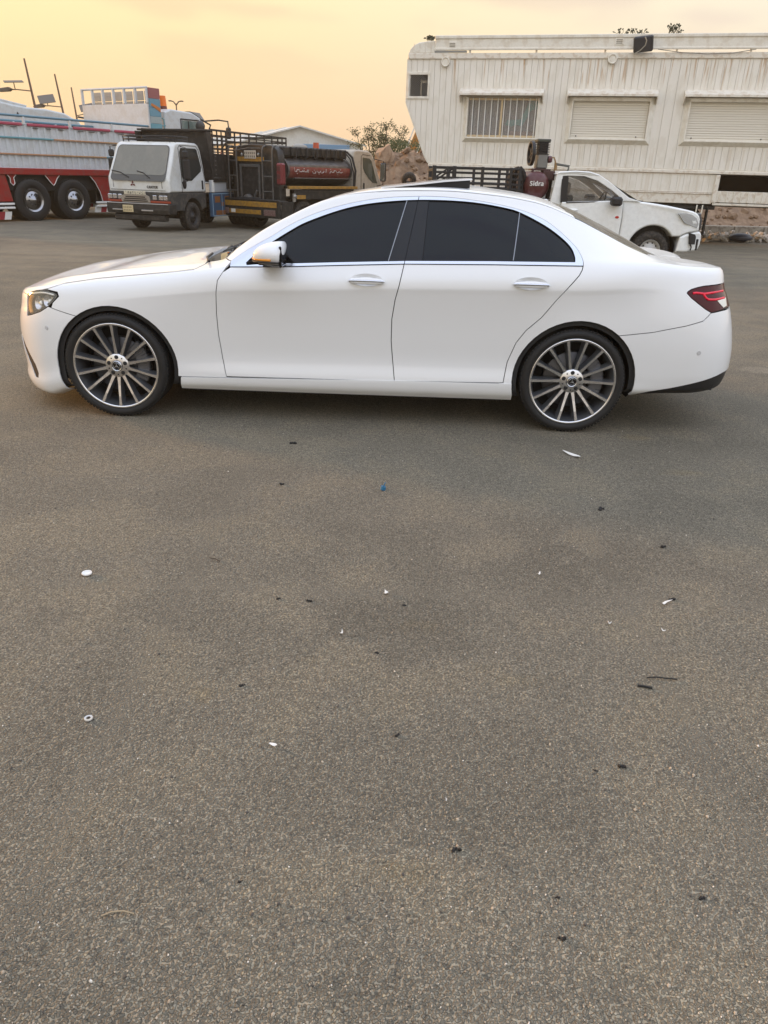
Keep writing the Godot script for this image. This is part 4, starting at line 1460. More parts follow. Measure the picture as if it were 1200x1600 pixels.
func build_caravan() -> void:
	var a := deg_to_rad(13.0)
	var t := Vector3(cos(a), 0, sin(a))
	var at := Transform3D(Basis(t, Vector3.UP, Vector3(-sin(a), 0, cos(a))), Vector3(9.08, 0, -20.77))
	var cv := thing("site_caravan", "long cream panelled site caravan with rust streaks, barred window and shuttered windows", "caravan", at)
	var sheet := caravan_skin()
	var trim := worn(0.78, 0.74, 0.65, 0.5, Color(0.46, 0.33, 0.2), 0.4, 0.9, 81)
	var plain := worn(0.80, 0.77, 0.68, 0.5, Color(0.58, 0.5, 0.38), 0.4, 0.5, 82)
	var wall := V([-9.03, 4.28, -9.04, 3.27, -8.46, 1.96, -8.36, 1.82, 1.2, 1.82, 1.2, 4.28])
	var windows := [rect(-7.34, 2.47, -5.52, 3.42), rect(-4.62, 2.49, -2.74, 3.44), rect(-1.76, 2.49, 0.26, 3.44), rect(-8.945, 3.42, -8.465, 3.92)]
	var shutter := mat(0.74, 0.70, 0.60, 0.5)
	# upright sheets, each a plank of its own, cut round the window openings
	var x := -9.1
	var rng := RandomNumberGenerator.new()
	rng.seed = 12
	while x < 1.2:
		var wd := 0.158
		if x > -2.7 and x < -2.0:
			wd = 0.235
		var strip := PackedVector2Array([Vector2(x + 0.0018, 1.0), Vector2(x + wd - 0.0018, 1.0), Vector2(x + wd - 0.0018, 5.0), Vector2(x + 0.0018, 5.0)])
		for p0 in Geometry2D.intersect_polygons(strip, PackedVector2Array(wall)):
			for p in cut_rects(p0, windows):
				var g := Geo.new()
				var dz := rng.randf_range(-0.0015, 0.0015)
				g.prism(Array(p), -0.03 + dz, dz, 0.008)
				part(cv, "panel", g, sheet)
		if x > -8.4 and x < -0.85:
			var g := Geo.new()
			g.prism(rect(x + 0.0008, 1.285, x + wd - 0.0008, 1.715), -0.035, -0.008, 0.008)
			part(cv, "skirt_panel", g, sheet)
		x += wd
	# shell behind the sheets: ends, floor, roof, back
	var sh := Geo.new()
	var outl := V([-9.03, 4.28, -9.04, 3.27, -8.46, 1.96, -8.36, 1.82, 1.2, 1.82, 1.2, 4.28])
	for i in outl.size():
		var p: Vector2 = outl[i]
		var q: Vector2 = outl[(i + 1) % outl.size()]
		var d := (q - p).normalized()
		var nn := Vector2(-d.y, d.x) * 0.03
		sh.prism([p, q, q - nn, p - nn], -0.006, -2.5)
	sh.prism(outl, -2.47, -2.5)
	part(cv, "shell", sh, plain)
	# horizontal trims
	var tr := Geo.new()
	tr.box(Vector3(-3.92, 4.345, 0.012), Vector3(10.22, 0.13, 0.05), 0.01)
	part(cv, "top_trim", tr, trim)
	var tr2 := Geo.new()
	tr2.box(Vector3(-3.58, 1.765, 0.012), Vector3(9.56, 0.075, 0.05), 0.01)
	part(cv, "floor_trim", tr2, trim)
	var tr3 := Geo.new()
	tr3.box(Vector3(-4.58, 1.262, 0.0), Vector3(7.5, 0.03, 0.05), 0.006)
	tr3.box(Vector3(-4.58, 1.13, -0.015), Vector3(7.5, 0.225, 0.03), 0.006)
	part(cv, "skirt_rail", tr3, trim)
	# raised roof fascia with open slit under it
	var fa := Geo.new()
	fa.box(Vector3(-3.56, 4.64, 0.02), Vector3(9.5, 0.30, 0.06), 0.012)
	fa.box(Vector3(-3.56, 4.76, 0.055), Vector3(9.54, 0.075, 0.04), 0.01)
	fa.box(Vector3(-3.56, 4.495, 0.04), Vector3(9.5, 0.05, 0.06), 0.01)
	part(cv, "roof_fascia", fa, plain)
	for fx in [-7.4, -5.7, -4.0, -2.3, -0.6]:
		var bk := Geo.new()
		bk.box(Vector3(fx, 4.44, -0.02), Vector3(0.05, 0.14, 0.04), 0.004)
		part(cv, "fascia_bracket", bk, trim)
	var tube := Geo.new()
	tube.box(Vector3(-7.9, 4.44, 0.03), Vector3(0.85, 0.045, 0.04), 0.01)
	part(cv, "grey_flashing", tube, mat(0.3, 0.31, 0.31, 0.5, 0.5))
	var nose := Geo.new()
	nose.prism(V([-8.33, 4.412, -8.33, 4.69, -8.47, 4.69, -8.76, 4.655, -8.9, 4.59, -8.99, 4.5, -9.03, 4.412]), -2.5, 0.005, 0.02)
	part(cv, "rounded_corner", nose, plain)
	for k in 4:
		var nb := Geo.new()
		var nx := -8.88 + k * 0.15
		nb.box(Vector3(nx, 4.53, 0.009), Vector3(0.012, 0.2, 0.012), 0.003)
		part(cv, "corner_bead", nb, trim)
	# roof vents and round covers
	for q in [[-7.86, 4.585], [-3.69, 4.64]]:
		var v1 := Geo.new()
		v1.box(Vector3(q[0], q[1], 0.055), Vector3(0.22, 0.15, 0.02), 0.006)
		var vent := part(cv, "vent", v1, plain)
		for k in 3:
			var l := Geo.new()
			l.box(Vector3(q[0], q[1] - 0.035 + k * 0.035, 0.067), Vector3(0.15, 0.016, 0.014), 0.003, Basis(Vector3.RIGHT, 0.5))
			part(vent, "shaded_louvre", l, mat(0.3, 0.28, 0.24, 0.6))  # grey colour carries the shade of the vent opening
	for q in [[-8.02, 4.21], [-3.80, 4.27]]:
		var d := Geo.new()
		d.lathe([Vector2(0.115, 0.0), Vector2(0.115, 0.055), Vector2(0.1, 0.065), Vector2(0.085, 0.06), Vector2(0.08, 0.045), Vector2(0.0, 0.05)], 28, Transform3D(Basis(), Vector3(q[0], q[1], 0.03)))
		part(cv, "round_cover", d, plain)
	# windows: a flared box frame, a sloping hood, then glass and bars or a shutter
	var spec := [[-7.46, 2.35, -5.42, 3.43, -7.34, 2.47, -5.52, 3.40, -7.58, -5.40], [-4.75, 2.36, -2.60, 3.45, -4.62, 2.49, -2.74, 3.43, -4.80, -2.58], [-1.89, 2.36, 0.38, 3.45, -1.76, 2.49, 0.26, 3.43, -1.95, 0.5]]
	for k in 3:
		var s: Array = spec[k]
		var fr := Geo.new()
		var o := [Vector3(s[0], s[1], 0.002), Vector3(s[2], s[1], 0.002), Vector3(s[2], s[3], 0.002), Vector3(s[0], s[3], 0.002)]
		var e := 0.03
		var m1 := [Vector3(s[4] - e, s[5] - e, 0.11), Vector3(s[6] + e, s[5] - e, 0.11), Vector3(s[6] + e, s[7], 0.11), Vector3(s[4] - e, s[7], 0.11)]
		var m2 := [Vector3(s[4], s[5], 0.105), Vector3(s[6], s[5], 0.105), Vector3(s[6], s[7], 0.105), Vector3(s[4], s[7], 0.105)]
		var m3 := [Vector3(s[4], s[5], -0.05), Vector3(s[6], s[5], -0.05), Vector3(s[6], s[7], -0.05), Vector3(s[4], s[7], -0.05)]
		for i in 4:
			var j := (i + 1) % 4
			fr.quad(o[i], o[j], m1[j], m1[i])
			fr.quad(m1[i], m1[j], m2[j], m2[i])
			fr.quad(m2[i], m2[j], m3[j], m3[i])
		var win := part(cv, "window_frame", fr, plain)
		var hd := Geo.new()
		hd.xf = Transform3D(Basis(Vector3(0, 0, 1), Vector3.UP, Vector3(-1, 0, 0)), Vector3.ZERO)
		hd.prism(V([0.002, 3.60, 0.02, 3.605, 0.27, 3.49, 0.272, 3.44, 0.258, 3.44, 0.255, 3.478, 0.002, 3.58]), -s[8], -s[9], 0.0)
		hd.xf = Transform3D(Basis(Vector3(0, 0, 1), Vector3.UP, Vector3(-1, 0, 0)), Vector3.ZERO)
		for ex in [s[8] + 0.002, s[9] - 0.022]:
			hd.prism(V([0.002, 3.585, 0.252, 3.478, 0.25, 3.41, 0.06, 3.28, 0.002, 3.28]), -ex, -ex - 0.02, 0.0)
		part(win, "hood", hd, trim)
		if k == 0:
			var gl := Geo.new()
			gl.box(Vector3((s[4] + s[6]) / 2, (s[5] + s[7]) / 2, -0.03), Vector3(s[6] - s[4], s[7] - s[5], 0.006))
			part(win, "pane", gl, M.glass)
			var sl := Geo.new()
			for q in [[-6.46, 0.05], [-6.40, 0.03]]:
				sl.box(Vector3(q[0], 2.935, -0.012), Vector3(q[1], 0.93, 0.03), 0.004)
			for q in [2.50, 3.37]:
				sl.box(Vector3(-6.43, q, -0.012), Vector3(1.82, 0.05, 0.028), 0.004)
			part(win, "sliding_frame", sl, mat(0.62, 0.5, 0.32, 0.4, 0.3))
			var bx := -7.22
			while bx < -5.55:
				var br := Geo.new()
				br.box(Vector3(bx, 2.935, 0.06), Vector3(0.024, 0.93, 0.018), 0.004)
				part(win, "bar", br, M.white_plastic)
				bx += 0.165
			var cu := Geo.new()
			var cz := PackedFloat64Array()
			for i in 91:
				cz.append(-0.17 + 0.025 * sin(i * 1.05) + 0.012 * sin(i * 2.3))
			for i in 90:
				var x0 := -7.34 + i * 0.0203
				cu.quad(Vector3(x0, 2.45, cz[i]), Vector3(x0 + 0.0203, 2.45, cz[i + 1]), Vector3(x0 + 0.0203, 3.42, cz[i + 1]), Vector3(x0, 3.42, cz[i]))
			part(win, "curtain", cu, worn(0.15, 0.155, 0.155, 0.8, Color(0.1, 0.1, 0.1), 0.5, 0.8, 83))
			var tc := Geo.new()
			tc.prism(V([-6.36, 2.78, -6.2, 2.74, -6.05, 2.78, -5.9, 2.76, -5.78, 2.95, -5.70, 3.12, -5.53, 3.16, -5.53, 3.38, -5.75, 3.36, -5.86, 3.1, -5.95, 2.92, -6.12, 2.9, -6.3, 2.9]), -0.13, -0.12, 0.003)
			part(win, "teal_cloth", tc, mat(0.01, 0.15, 0.14, 0.7))
			var br2 := Geo.new()
			br2.box(Vector3(-5.9, 2.55, -0.12), Vector3(0.72, 0.16, 0.02), 0.005)
			part(win, "brown_box", br2, mat(0.1, 0.05, 0.035, 0.7))
		else:
			var box := Geo.new()
			box.box(Vector3((s[4] + s[6]) / 2, 3.385, 0.075), Vector3(s[6] - s[4] + 0.06, 0.09, 0.09), 0.012)
			part(win, "shutter_box", box, plain)
			var yy: float = s[5] + 0.025
			while yy < 3.35:
				var l := Geo.new()
				var wd2: float = s[6] - s[4] - 0.01
				l.box(Vector3((s[4] + s[6]) / 2, yy, 0.012), Vector3(wd2, 0.056, 0.012), 0.004, Basis(Vector3.RIGHT, -0.32))
				part(win, "slat", l, shutter)
				yy += 0.0545
			for bx in [s[4] + 0.15, s[6] - 0.22]:
				var kn := Geo.new()
				kn.lathe([Vector2(0.016, 0.0), Vector2(0.014, 0.012), Vector2(0, 0.014)], 10, Transform3D(Basis(), Vector3(bx, s[5] + 0.05, 0.022)))
				part(win, "shutter_stop", kn, M.black)
	# small meshed opening near the nose
	var mf := Geo.new()
	for q in [[-8.725, 3.95, 0.6, 0.06], [-8.725, 3.39, 0.6, 0.06]]:
		mf.box(Vector3(q[0], q[1], 0.012), Vector3(q[2], q[3], 0.03), 0.005)
	for q in [-9.0, -8.45]:
		mf.box(Vector3(q, 3.67, 0.012), Vector3(0.055, 0.498, 0.03), 0.005)
	var vo := part(cv, "vent_window", mf, plain)
	var wm := Geo.new()
	for i in range(-8, 14):
		for sgn in [-1.0, 1.0]:
			var x0 := -8.97 + i * 0.048
			var p0 := Vector2(x0, 3.42)
			var p1 := Vector2(x0 + 0.5 * sgn, 3.92)
			if sgn < 0:
				p0 = Vector2(x0 + 0.2, 3.42)
				p1 = Vector2(x0 - 0.3, 3.92)
			var c := Geometry2D.intersect_polyline_with_polygon(PackedVector2Array([p0, p1]), PackedVector2Array(rect(-8.97, 3.42, -8.48, 3.92)))
			for l in c:
				if l.size() >= 2:
					wm.cyl(Vector3(l[0].x, l[0].y, 0.008), Vector3(l[-1].x, l[-1].y, 0.008), 0.004, -1, 5, false)
	part(vo, "wire_mesh", wm, mat(0.25, 0.24, 0.22, 0.5, 0.6))
	var lt := Geo.new()
	lt.box(Vector3(-8.69, 3.62, -0.2), Vector3(0.035, 0.42, 0.03), 0.004)
	lt.box(Vector3(-8.6, 3.78, -0.2), Vector3(0.13, 0.06, 0.03), 0.004)
	part(vo, "inner_frame", lt, mat(0.7, 0.6, 0.42, 0.5))
	# hatch on the right: dark locker above a ribbed drop gate
	var lk := Geo.new()
	for q in [[0.23, 0.98, -1.2, 1.92, 0.03, 2.3], [0.23, 1.72, -1.2, 1.92, 0.03, 2.3], [-0.72, 1.35, -1.2, 0.03, 0.71, 2.3], [1.18, 1.35, -1.2, 0.03, 0.71, 2.3], [0.23, 1.35, -2.34, 1.87, 0.71, 0.03]]:
		lk.box(Vector3(q[0], q[1], q[2]), Vector3(q[3], q[4], q[5]))
	part(cv, "locker", lk, mat(0.08, 0.07, 0.06, 0.8))
	var gt := Geo.new()
	gt.box(Vector3(0.23, 1.20, 0.02), Vector3(1.92, 0.27, 0.03), 0.006)
	var gate := part(cv, "drop_gate", gt, trim)
	for k in 11:
		var rbg := Geo.new()
		rbg.box(Vector3(-0.66 + k * 0.172, 1.20, 0.045), Vector3(0.03, 0.25, 0.03), 0.008)
		part(gate, "rib", rbg, plain)
	var po := Geo.new()
	po.box(Vector3(-0.785, 1.38, 0.02), Vector3(0.11, 0.66, 0.06), 0.01)
	po.box(Vector3(0.2, 1.02, 0.0), Vector3(2.0, 0.06, 0.06), 0.01)
	part(cv, "hatch_frame", po, trim)
	# running gear: nose leg, axle pair, flap
	var lg := Geo.new()
	lg.box(Vector3(-8.25, 1.48, -0.05), Vector3(0.17, 0.6, 0.12), 0.01)
	lg.box(Vector3(-8.26, 1.14, -0.05), Vector3(0.24, 0.05, 0.16), 0.01)
	part(cv, "nose_leg", lg, plain)
	for wx in [-1.42, -2.5]:
		for wz in [-0.28, -2.2]:
			truck_wheel(cv, Transform3D(Basis(), Vector3(wx, 0.5, wz)), 0.5, 0.26, 0)
	var fp := Geo.new()
	fp.box(Vector3(-0.87, 0.6, -0.18), Vector3(0.03, 0.72, 0.3), 0.004)
	fp.box(Vector3(-1.9, 0.93, -1.2), Vector3(2.4, 0.1, 2.2), 0.01)
	fp.box(Vector3(-4.0, 1.1, -1.25), Vector3(8.0, 0.12, 0.9), 0.01)
	part(cv, "chassis", fp, M.black)
	var stp := Geo.new()
	for q in [-1.16, -1.02]:
		stp.box(Vector3(q, 0.88, 0.0), Vector3(0.03, 0.22, 0.03), 0.004)
	stp.box(Vector3(-1.09, 0.78, 0.0), Vector3(0.17, 0.03, 0.03), 0.004)
	part(cv, "step", stp, plain)
	# on the roof edge: a black floodlight box with its lead, and dry weeds
	var fl := thing("floodlight", "black tilted floodlight box with trailing lead on the caravan's roof edge", "floodlight", at * Transform3D(Basis(Vector3(0, 0, 1), 0.14) * Basis(Vector3.RIGHT, 0.3) * Basis(Vector3.UP, -0.25), Vector3(-3.12, 4.56, 0.22)))
	var b1 := Geo.new()
	b1.box(Vector3.ZERO, Vector3(0.46, 0.34, 0.12), 0.025)
	part(fl, "housing", b1, mat(0.02, 0.021, 0.024, 0.45))
	var b2 := Geo.new()
	b2.box(Vector3(0, 0, 0.062), Vector3(0.38, 0.26, 0.006), 0.002)
	part(fl, "lens", b2, mat(0.03, 0.032, 0.036, 0.15))
	var b3 := Geo.new()
	b3.tube([Vector3(0.05, 0.16, 0.07), Vector3(0.09, 0.08, 0.075), Vector3(0.06, -0.02, 0.075), Vector3(-0.06, -0.12, 0.075), Vector3(-0.2, -0.18, 0.07)], 0.014, 6)
	part(fl, "lead", b3, mat(0.35, 0.33, 0.28, 0.6))
	var cab := Geo.new()
	cab.tube([Vector3(-2.75, 4.47, 0.07), Vector3(-2.2, 4.40, 0.07), Vector3(-1.6, 4.37, 0.07), Vector3(-1.0, 4.385, 0.07), Vector3(-0.5, 4.46, 0.07)], 0.009, 6)
	part(cv, "cable", cab, mat(0.22, 0.19, 0.15, 0.7))
	var wi := 0
	for q in [[-3.45, 4.80, 0.36, "dry creeping weed on the caravan roof left of the floodlight"], [-2.42, 4.80, 0.14, "small leafy weed on the caravan roof right of the floodlight"], [-8.46, 4.70, 0.1, "tiny tuft of weed above the caravan's rounded corner"]]:
		var wg := Geo.new()
		rng.seed = 300 + wi
		for k in 26:
			var p := Vector3(rng.randf_range(-1, 1) * q[2], 0.0, rng.randf_range(-0.1, 0.0))
			var tip := p + Vector3(rng.randf_range(-0.09, 0.09), rng.randf_range(0.02, 0.11 if wi != 1 else 0.2), rng.randf_range(-0.03, 0.03))
			wg.tube([p, p.lerp(tip, 0.5) + Vector3(0.01, 0.02, 0), tip], 0.005, 4)
			for l in 3:
				var d := Vector3(rng.randf_range(-1, 1), rng.randf_range(-0.2, 1), rng.randf_range(-0.5, 0.5)).normalized() * 0.05
				var sd := d.cross(Vector3(0.3, 0.2, 1)).normalized() * 0.016
				wg.quad(tip, tip + d * 0.5 + sd, tip + d, tip + d * 0.5 - sd)
		solo("weed", wg, mat(0.05, 0.055, 0.03, 0.8), q[3], "plant", "weeds on the caravan roof", at * Transform3D(Basis(), Vector3(q[0], q[1], 0.0)))
		wi += 1

# a lorry or van wheel: z points outwards, outer face near z = 0; style 0 black steel, 1 chrome cover, 2 white steel
func truck_wheel(parent: Node, at: Transform3D, r: float, w: float, style: int) -> MeshInstance3D:
	var rr := r * 0.56
	var ty := Geo.new()
	ty.lathe([Vector2(rr, -0.03), Vector2(rr * 1.08, 0.0), Vector2(r * 0.72, 0.012), Vector2(r * 0.86, 0.01), Vector2(r * 0.95, -0.005), Vector2(r * 0.985, -0.03), Vector2(r, -0.05)], 40)
	for k in 4:
		var z0 := -0.05 - (w - 0.1) * k / 4.0
		var z1 := -0.05 - (w - 0.1) * (k + 1) / 4.0
		ty.lathe([Vector2(r, z0), Vector2(r, z1 + 0.012), Vector2(r * 0.97, z1 + 0.01), Vector2(r * 0.97, z1), Vector2(r, z1)], 40, Transform3D(), false)
	ty.lathe([Vector2(r, -w + 0.05), Vector2(r * 0.93, -w), Vector2(rr, -w)], 32)
	for k in 44:
		var b := Basis(Vector3(0, 0, 1), TAU * k / 44.0)
		ty.box(b * Vector3(r * 0.985, 0, -0.035), Vector3(r * 0.05, r * 0.08, 0.045), 0.004, b)
	var root := part(parent, "wheel", ty, M.dusty_rubber if style != 1 else M.rubber)
	root.transform = at
	var rim := Geo.new()
	if style == 1:
		rim.lathe([Vector2(rr * 1.03, -0.012), Vector2(rr, 0.006), Vector2(rr * 0.93, -0.004), Vector2(rr * 0.86, -0.03), Vector2(rr * 0.66, -0.022), Vector2(rr * 0.62, 0.0), Vector2(rr * 0.34, 0.02), Vector2(rr * 0.3, 0.05), Vector2(rr * 0.16, 0.062), Vector2(rr * 0.12, 0.09), Vector2(0.0, 0.094)], 40)
		part(root, "wheel_cover", rim, M.hub_chrome)
		for k in 10:
			var b := Basis(Vector3(0, 0, 1), TAU * k / 10.0)
			var n := Geo.new()
			n.cyl(b * Vector3(rr * 0.5, 0, 0.0), b * Vector3(rr * 0.5, 0, 0.035), rr * 0.06, -1, 6)
			part(root, "wheel_nut", n, M.hub_chrome)
	else:
		var mm: Material = M.black if style == 0 else mat(0.5, 0.49, 0.46, 0.5, 0.2)
		rim.lathe([Vector2(rr * 1.03, -0.015), Vector2(rr, 0.0), Vector2(rr * 0.9, -0.02), Vector2(rr * 0.84, -0.06), Vector2(rr * 0.6, -0.035), Vector2(rr * 0.42, -0.02), Vector2(rr * 0.34, 0.0), Vector2(rr * 0.2, 0.02), Vector2(0.0, 0.022)], 32)
		part(root, "rim", rim, mm)
		for k in 10:
			var b := Basis(Vector3(0, 0, 1), TAU * k / 10.0)
			var n := Geo.new()
			n.lathe([Vector2(0, 0.003), Vector2(rr * 0.085, 0.003), Vector2(rr * 0.09, -0.01)], 10, Transform3D(Basis(), b * Vector3(rr * 0.72, 0, -0.046)))
			part(root, "vent_hole_shade", n, M.black_and_shade)  # dark disc laid on the rim as the shade of an opening
	return root

# ------------------------------------------------------------------ pick-up with a compressor in its bed
func build_pickup() -> void:
	var at := Transform3D(Basis(Vector3.UP, 0.0), Vector3(4.94, 0, -14.6))
	var pk := thing("pickup_truck", "dusty white single-cab pick-up with dented front bumper and black slatted bed rails", "pickup", at)
	var wht := worn(0.86, 0.88, 0.86, 0.3, Color(0.78, 0.76, 0.7), 0.3, 0.35, 101)
	wht.clearcoat_enabled = true
	wht.clearcoat = 0.7
	wht.clearcoat_roughness = 0.12
	var arch := func(c: Vector2, r: float, a0: float, a1: float, n: int) -> Array:
		var p := []
		for i in n + 1:
			var t := lerpf(a0, a1, float(i) / n)
			p.append(c + Vector2(cos(t), sin(t)) * r)
		return p
	var nose := func(p: Vector3) -> Vector3:
		var q := p
		var k := clampf((p.x - 0.1) / 0.78, 0.0, 1.0)
		q.z += (-1.0 if p.z > -0.87 else 1.0) * 0.24 * k * k * k
		var up := clampf((p.y - 0.95) / 0.25, 0.0, 1.0)
		q.z += (-1.0 if p.z > -0.87 else 1.0) * 0.05 * up
		return q
	# front body: wing, bonnet and sill as one shell with a wheel arch
	var body := V([-0.75, 0.34, -0.74, 0.9, -0.755, 1.19, -0.62, 1.195, -0.44, 1.175, -0.27, 1.16, -0.11, 1.143, 0.07, 1.12, 0.23, 1.095, 0.42, 1.065, 0.57, 1.035, 0.66, 1.0, 0.71, 0.96, 0.74, 0.90, 0.75, 0.80, 0.76, 0.70, 0.50, 0.66, 0.37, 0.60])
	body = body + arch.call(Vector2(-0.13, 0.34), 0.44, 0.62, PI - 0.05, 16) + V([-0.60, 0.34])
	var g := Geo.new()
	g.prism(body, 0.0, -1.74, 0.035, 0.35, nose)
	part(pk, "front_wing", g, wht)
	var bp := Geo.new()
	bp.prism(V([0.38, 0.595, 0.50, 0.652, 0.765, 0.692, 0.80, 0.68, 0.845, 0.64, 0.86, 0.56, 0.86, 0.47, 0.83, 0.385, 0.77, 0.35, 0.52, 0.325, 0.345, 0.33, 0.36, 0.46]), 0.004, -1.744, 0.04, 0.4, nose)
	var bm := part(pk, "front_bumper", bp, wht, "scuffed bumper corner")
	var crack := Geo.new()
	crack.tube([Vector3(0.60, 0.47, -0.03), Vector3(0.635, 0.42, -0.045), Vector3(0.63, 0.36, -0.06)], 0.012, 6)
	crack.box(Vector3(0.765, 0.46, -0.155), Vector3(0.06, 0.2, 0.03), 0.01, Basis(Vector3.UP, 0.7))
	part(bm, "crack", crack, M.black)
	var fog := Geo.new()
	fog.prism(V([0.545, 0.67, 0.66, 0.645, 0.685, 0.60, 0.685, 0.47, 0.58, 0.475]), -0.02, -0.075, 0.006, 0.0, func(p: Vector3) -> Vector3: return p + Vector3(0, 0, -0.10 * (p.x - 0.5) + 0.01))
	part(bm, "fog_recess", fog, M.black)
	var grl := Geo.new()
	for k in 7:
		grl.box(Vector3(0.775, 0.73 + k * 0.038, -0.87), Vector3(0.05, 0.02, 1.16 - absf(k - 3) * 0.03), 0.006)
	grl.prism(V([0.70, 0.71, 0.815, 0.71, 0.82, 0.88, 0.775, 1.0, 0.70, 1.0]), -0.22, -1.52, 0.03, 0.2)
	part(pk, "grille", grl, mat(0.07, 0.07, 0.075, 0.35, 0.5))
	# doors and rear of the cab
	var door := V([-1.86, 0.40, -1.88, 1.13, -0.765, 1.188, -0.75, 0.9, -0.76, 0.40])
	var dg := Geo.new()
	dg.prism(door, 0.004, -1.744, 0.02)
	var dr := part(pk, "door", dg, wht)
	var hd := Geo.new()
	hd.ellipsoid(Vector3(-1.66, 1.0, 0.02), Vector3(0.09, 0.025, 0.022), 14, 8)
	part(dr, "handle", hd, wht)
	var mk := Geo.new()
	mk.lathe([Vector2(0.0, 0.012), Vector2(0.025, 0.01), Vector2(0.028, 0.0)], 16, Transform3D(Basis.from_scale(Vector3(1.3, 0.8, 1)), Vector3(-0.84, 0.9, 0.004)))
	part(pk, "side_repeater", mk, mat(0.5, 0.02, 0.015, 0.2))
	var rc := Geo.new()
	rc.prism(V([-2.08, 0.40, -2.085, 1.13, -1.99, 1.60, -1.92, 1.62, -1.80, 1.635, -1.885, 1.56, -1.88, 0.40]), 0.0, -0.05, 0.012, 0.2, func(p: Vector3) -> Vector3: return p - Vector3(0, 0, 0.32 * maxf(0.0, p.y - 1.14)))
	part(pk, "cab_rear_pillar", rc, wht)
	var rc2 := Geo.new()
	rc2.prism(V([-2.08, 0.40, -2.085, 1.13, -1.99, 1.60, -1.92, 1.62, -1.80, 1.635, -1.885, 1.56, -1.88, 0.40]), -1.74, -1.69, 0.012, 0.2, func(p: Vector3) -> Vector3: return p + Vector3(0, 0, 0.32 * maxf(0.0, p.y - 1.14)))
	part(pk, "cab_rear_pillar", rc2, wht)
	# roof and windscreen pillars
	var rf := Geo.new()
	rf.prism(V([-2.02, 1.585, -1.95, 1.63, -1.66, 1.655, -1.4, 1.645, -1.22, 1.60, -1.22, 1.57, -1.66, 1.60, -1.9, 1.59]), -0.13, -1.61, 0.02, 0.3)
	part(pk, "roof", rf, wht)
	for s in [0, 1]:
		var ap := Geo.new()
		var lean := (func(p: Vector3) -> Vector3: return p - Vector3(0, 0, 0.32 * (p.y - 1.14))) if s == 0 else (func(p: Vector3) -> Vector3: return p + Vector3(0, 0, 0.32 * (p.y - 1.14)))
		var z0 := 0.0 if s == 0 else -1.74
		ap.prism(V([-1.90, 1.555, -1.82, 1.632, -1.62, 1.65, -1.40, 1.638, -1.22, 1.595, -1.05, 1.50, -0.66, 1.235, -0.44, 1.175, -0.765, 1.175, -0.775, 1.20, -0.99, 1.35, -1.25, 1.495, -1.50, 1.565, -1.80, 1.565]), z0, z0 + (-0.05 if s == 0 else 0.05), 0.012, 0.2, lean)
		part(pk, "roof_pillar", ap, wht)
		var gl := Geo.new()
		gl.prism(V([-1.79, 1.565, -1.55, 1.56, -1.27, 1.49, -1.0, 1.345, -0.80, 1.205, -0.785, 1.165, -1.79, 1.12]), z0 + (-0.02 if s == 0 else 0.02), z0 + (-0.024 if s == 0 else 0.024), 0.0, 0.0, lean)
		part(pk, "side_window", gl, M.smoked)
		var sl := Geo.new()
		sl.prism(V([-1.90, 1.57, -1.78, 1.57, -1.78, 1.12, -1.90, 1.12]), z0 + (-0.012 if s == 0 else 0.012), z0 + (-0.04 if s == 0 else 0.04), 0.0, 0.0, lean)
		part(pk, "window_frame", sl, M.black)
		var bz := Geo.new()
		bz.prism(V([-1.80, 1.13, -0.79, 1.182, -0.79, 1.165, -1.80, 1.112]), z0 + (0.004 if s == 0 else -0.004), z0 + (-0.03 if s == 0 else 0.03), 0.0, 0.0, lean)
		part(pk, "window_sill", bz, M.black)
		var mr := Geo.new()
		mr.box(Vector3(-0.93, 1.17, 0.14 if s == 0 else -1.88), Vector3(0.19, 0.15, 0.2), 0.035)
		mr.box(Vector3(-0.86, 1.13, 0.02 if s == 0 else -1.76), Vector3(0.08, 0.05, 0.16), 0.01)
		part(pk, "wing_mirror", mr, M.black)
	var ws := Geo.new()
	var w0 := Vector3(-1.22, 1.585, -0.17)
	var w1 := Vector3(-0.47, 1.185, -0.08)
	ws.quad(w1, Vector3(w1.x, w1.y, -1.66), Vector3(w0.x, w0.y, -1.57), w0)
	ws.quad(w1 - Vector3(0, 0.008, 0), Vector3(w1.x, w1.y - 0.008, -1.66), Vector3(w0.x, w0.y - 0.008, -1.57), w0 - Vector3(0, 0.008, 0))
	part(pk, "windscreen", ws, worn(0.10, 0.105, 0.10, 0.1, Color(0.17, 0.16, 0.14), 0.6, 0.7, 102))
	var cwl := Geo.new()
	cwl.box(Vector3(-0.43, 1.178, -0.87), Vector3(0.1, 0.02, 1.55), 0.006)
	cwl.tube([Vector3(-0.42, 1.195, -0.4), Vector3(-0.52, 1.24, -0.75)], 0.012, 5)
	part(pk, "wiper", cwl, M.black)
	var inn := Geo.new()
	inn.box(Vector3(-1.70, 0.95, -0.87), Vector3(0.14, 0.6, 1.3), 0.03)
	inn.box(Vector3(-1.40, 0.8, -0.87), Vector3(0.6, 0.2, 1.4), 0.03)
	for z in [-0.45, -1.3]:
		inn.box(Vector3(-1.72, 1.36, z), Vector3(0.09, 0.2, 0.28), 0.03)
	inn.box(Vector3(-0.78, 1.02, -0.87), Vector3(0.3, 0.28, 1.5), 0.05)
	part(pk, "seats", inn, mat(0.07, 0.068, 0.065, 0.8))
	var st := Geo.new()
	var ring := []
	for k in 21:
		var t := TAU * k / 20.0
		ring.append(Vector3(-1.05 + 0.06 * sin(t), 1.13 + 0.18 * sin(t), -0.48 + 0.19 * cos(t)))
	st.tube(ring, 0.015, 6, false)
	part(pk, "steering_wheel", st, M.black)
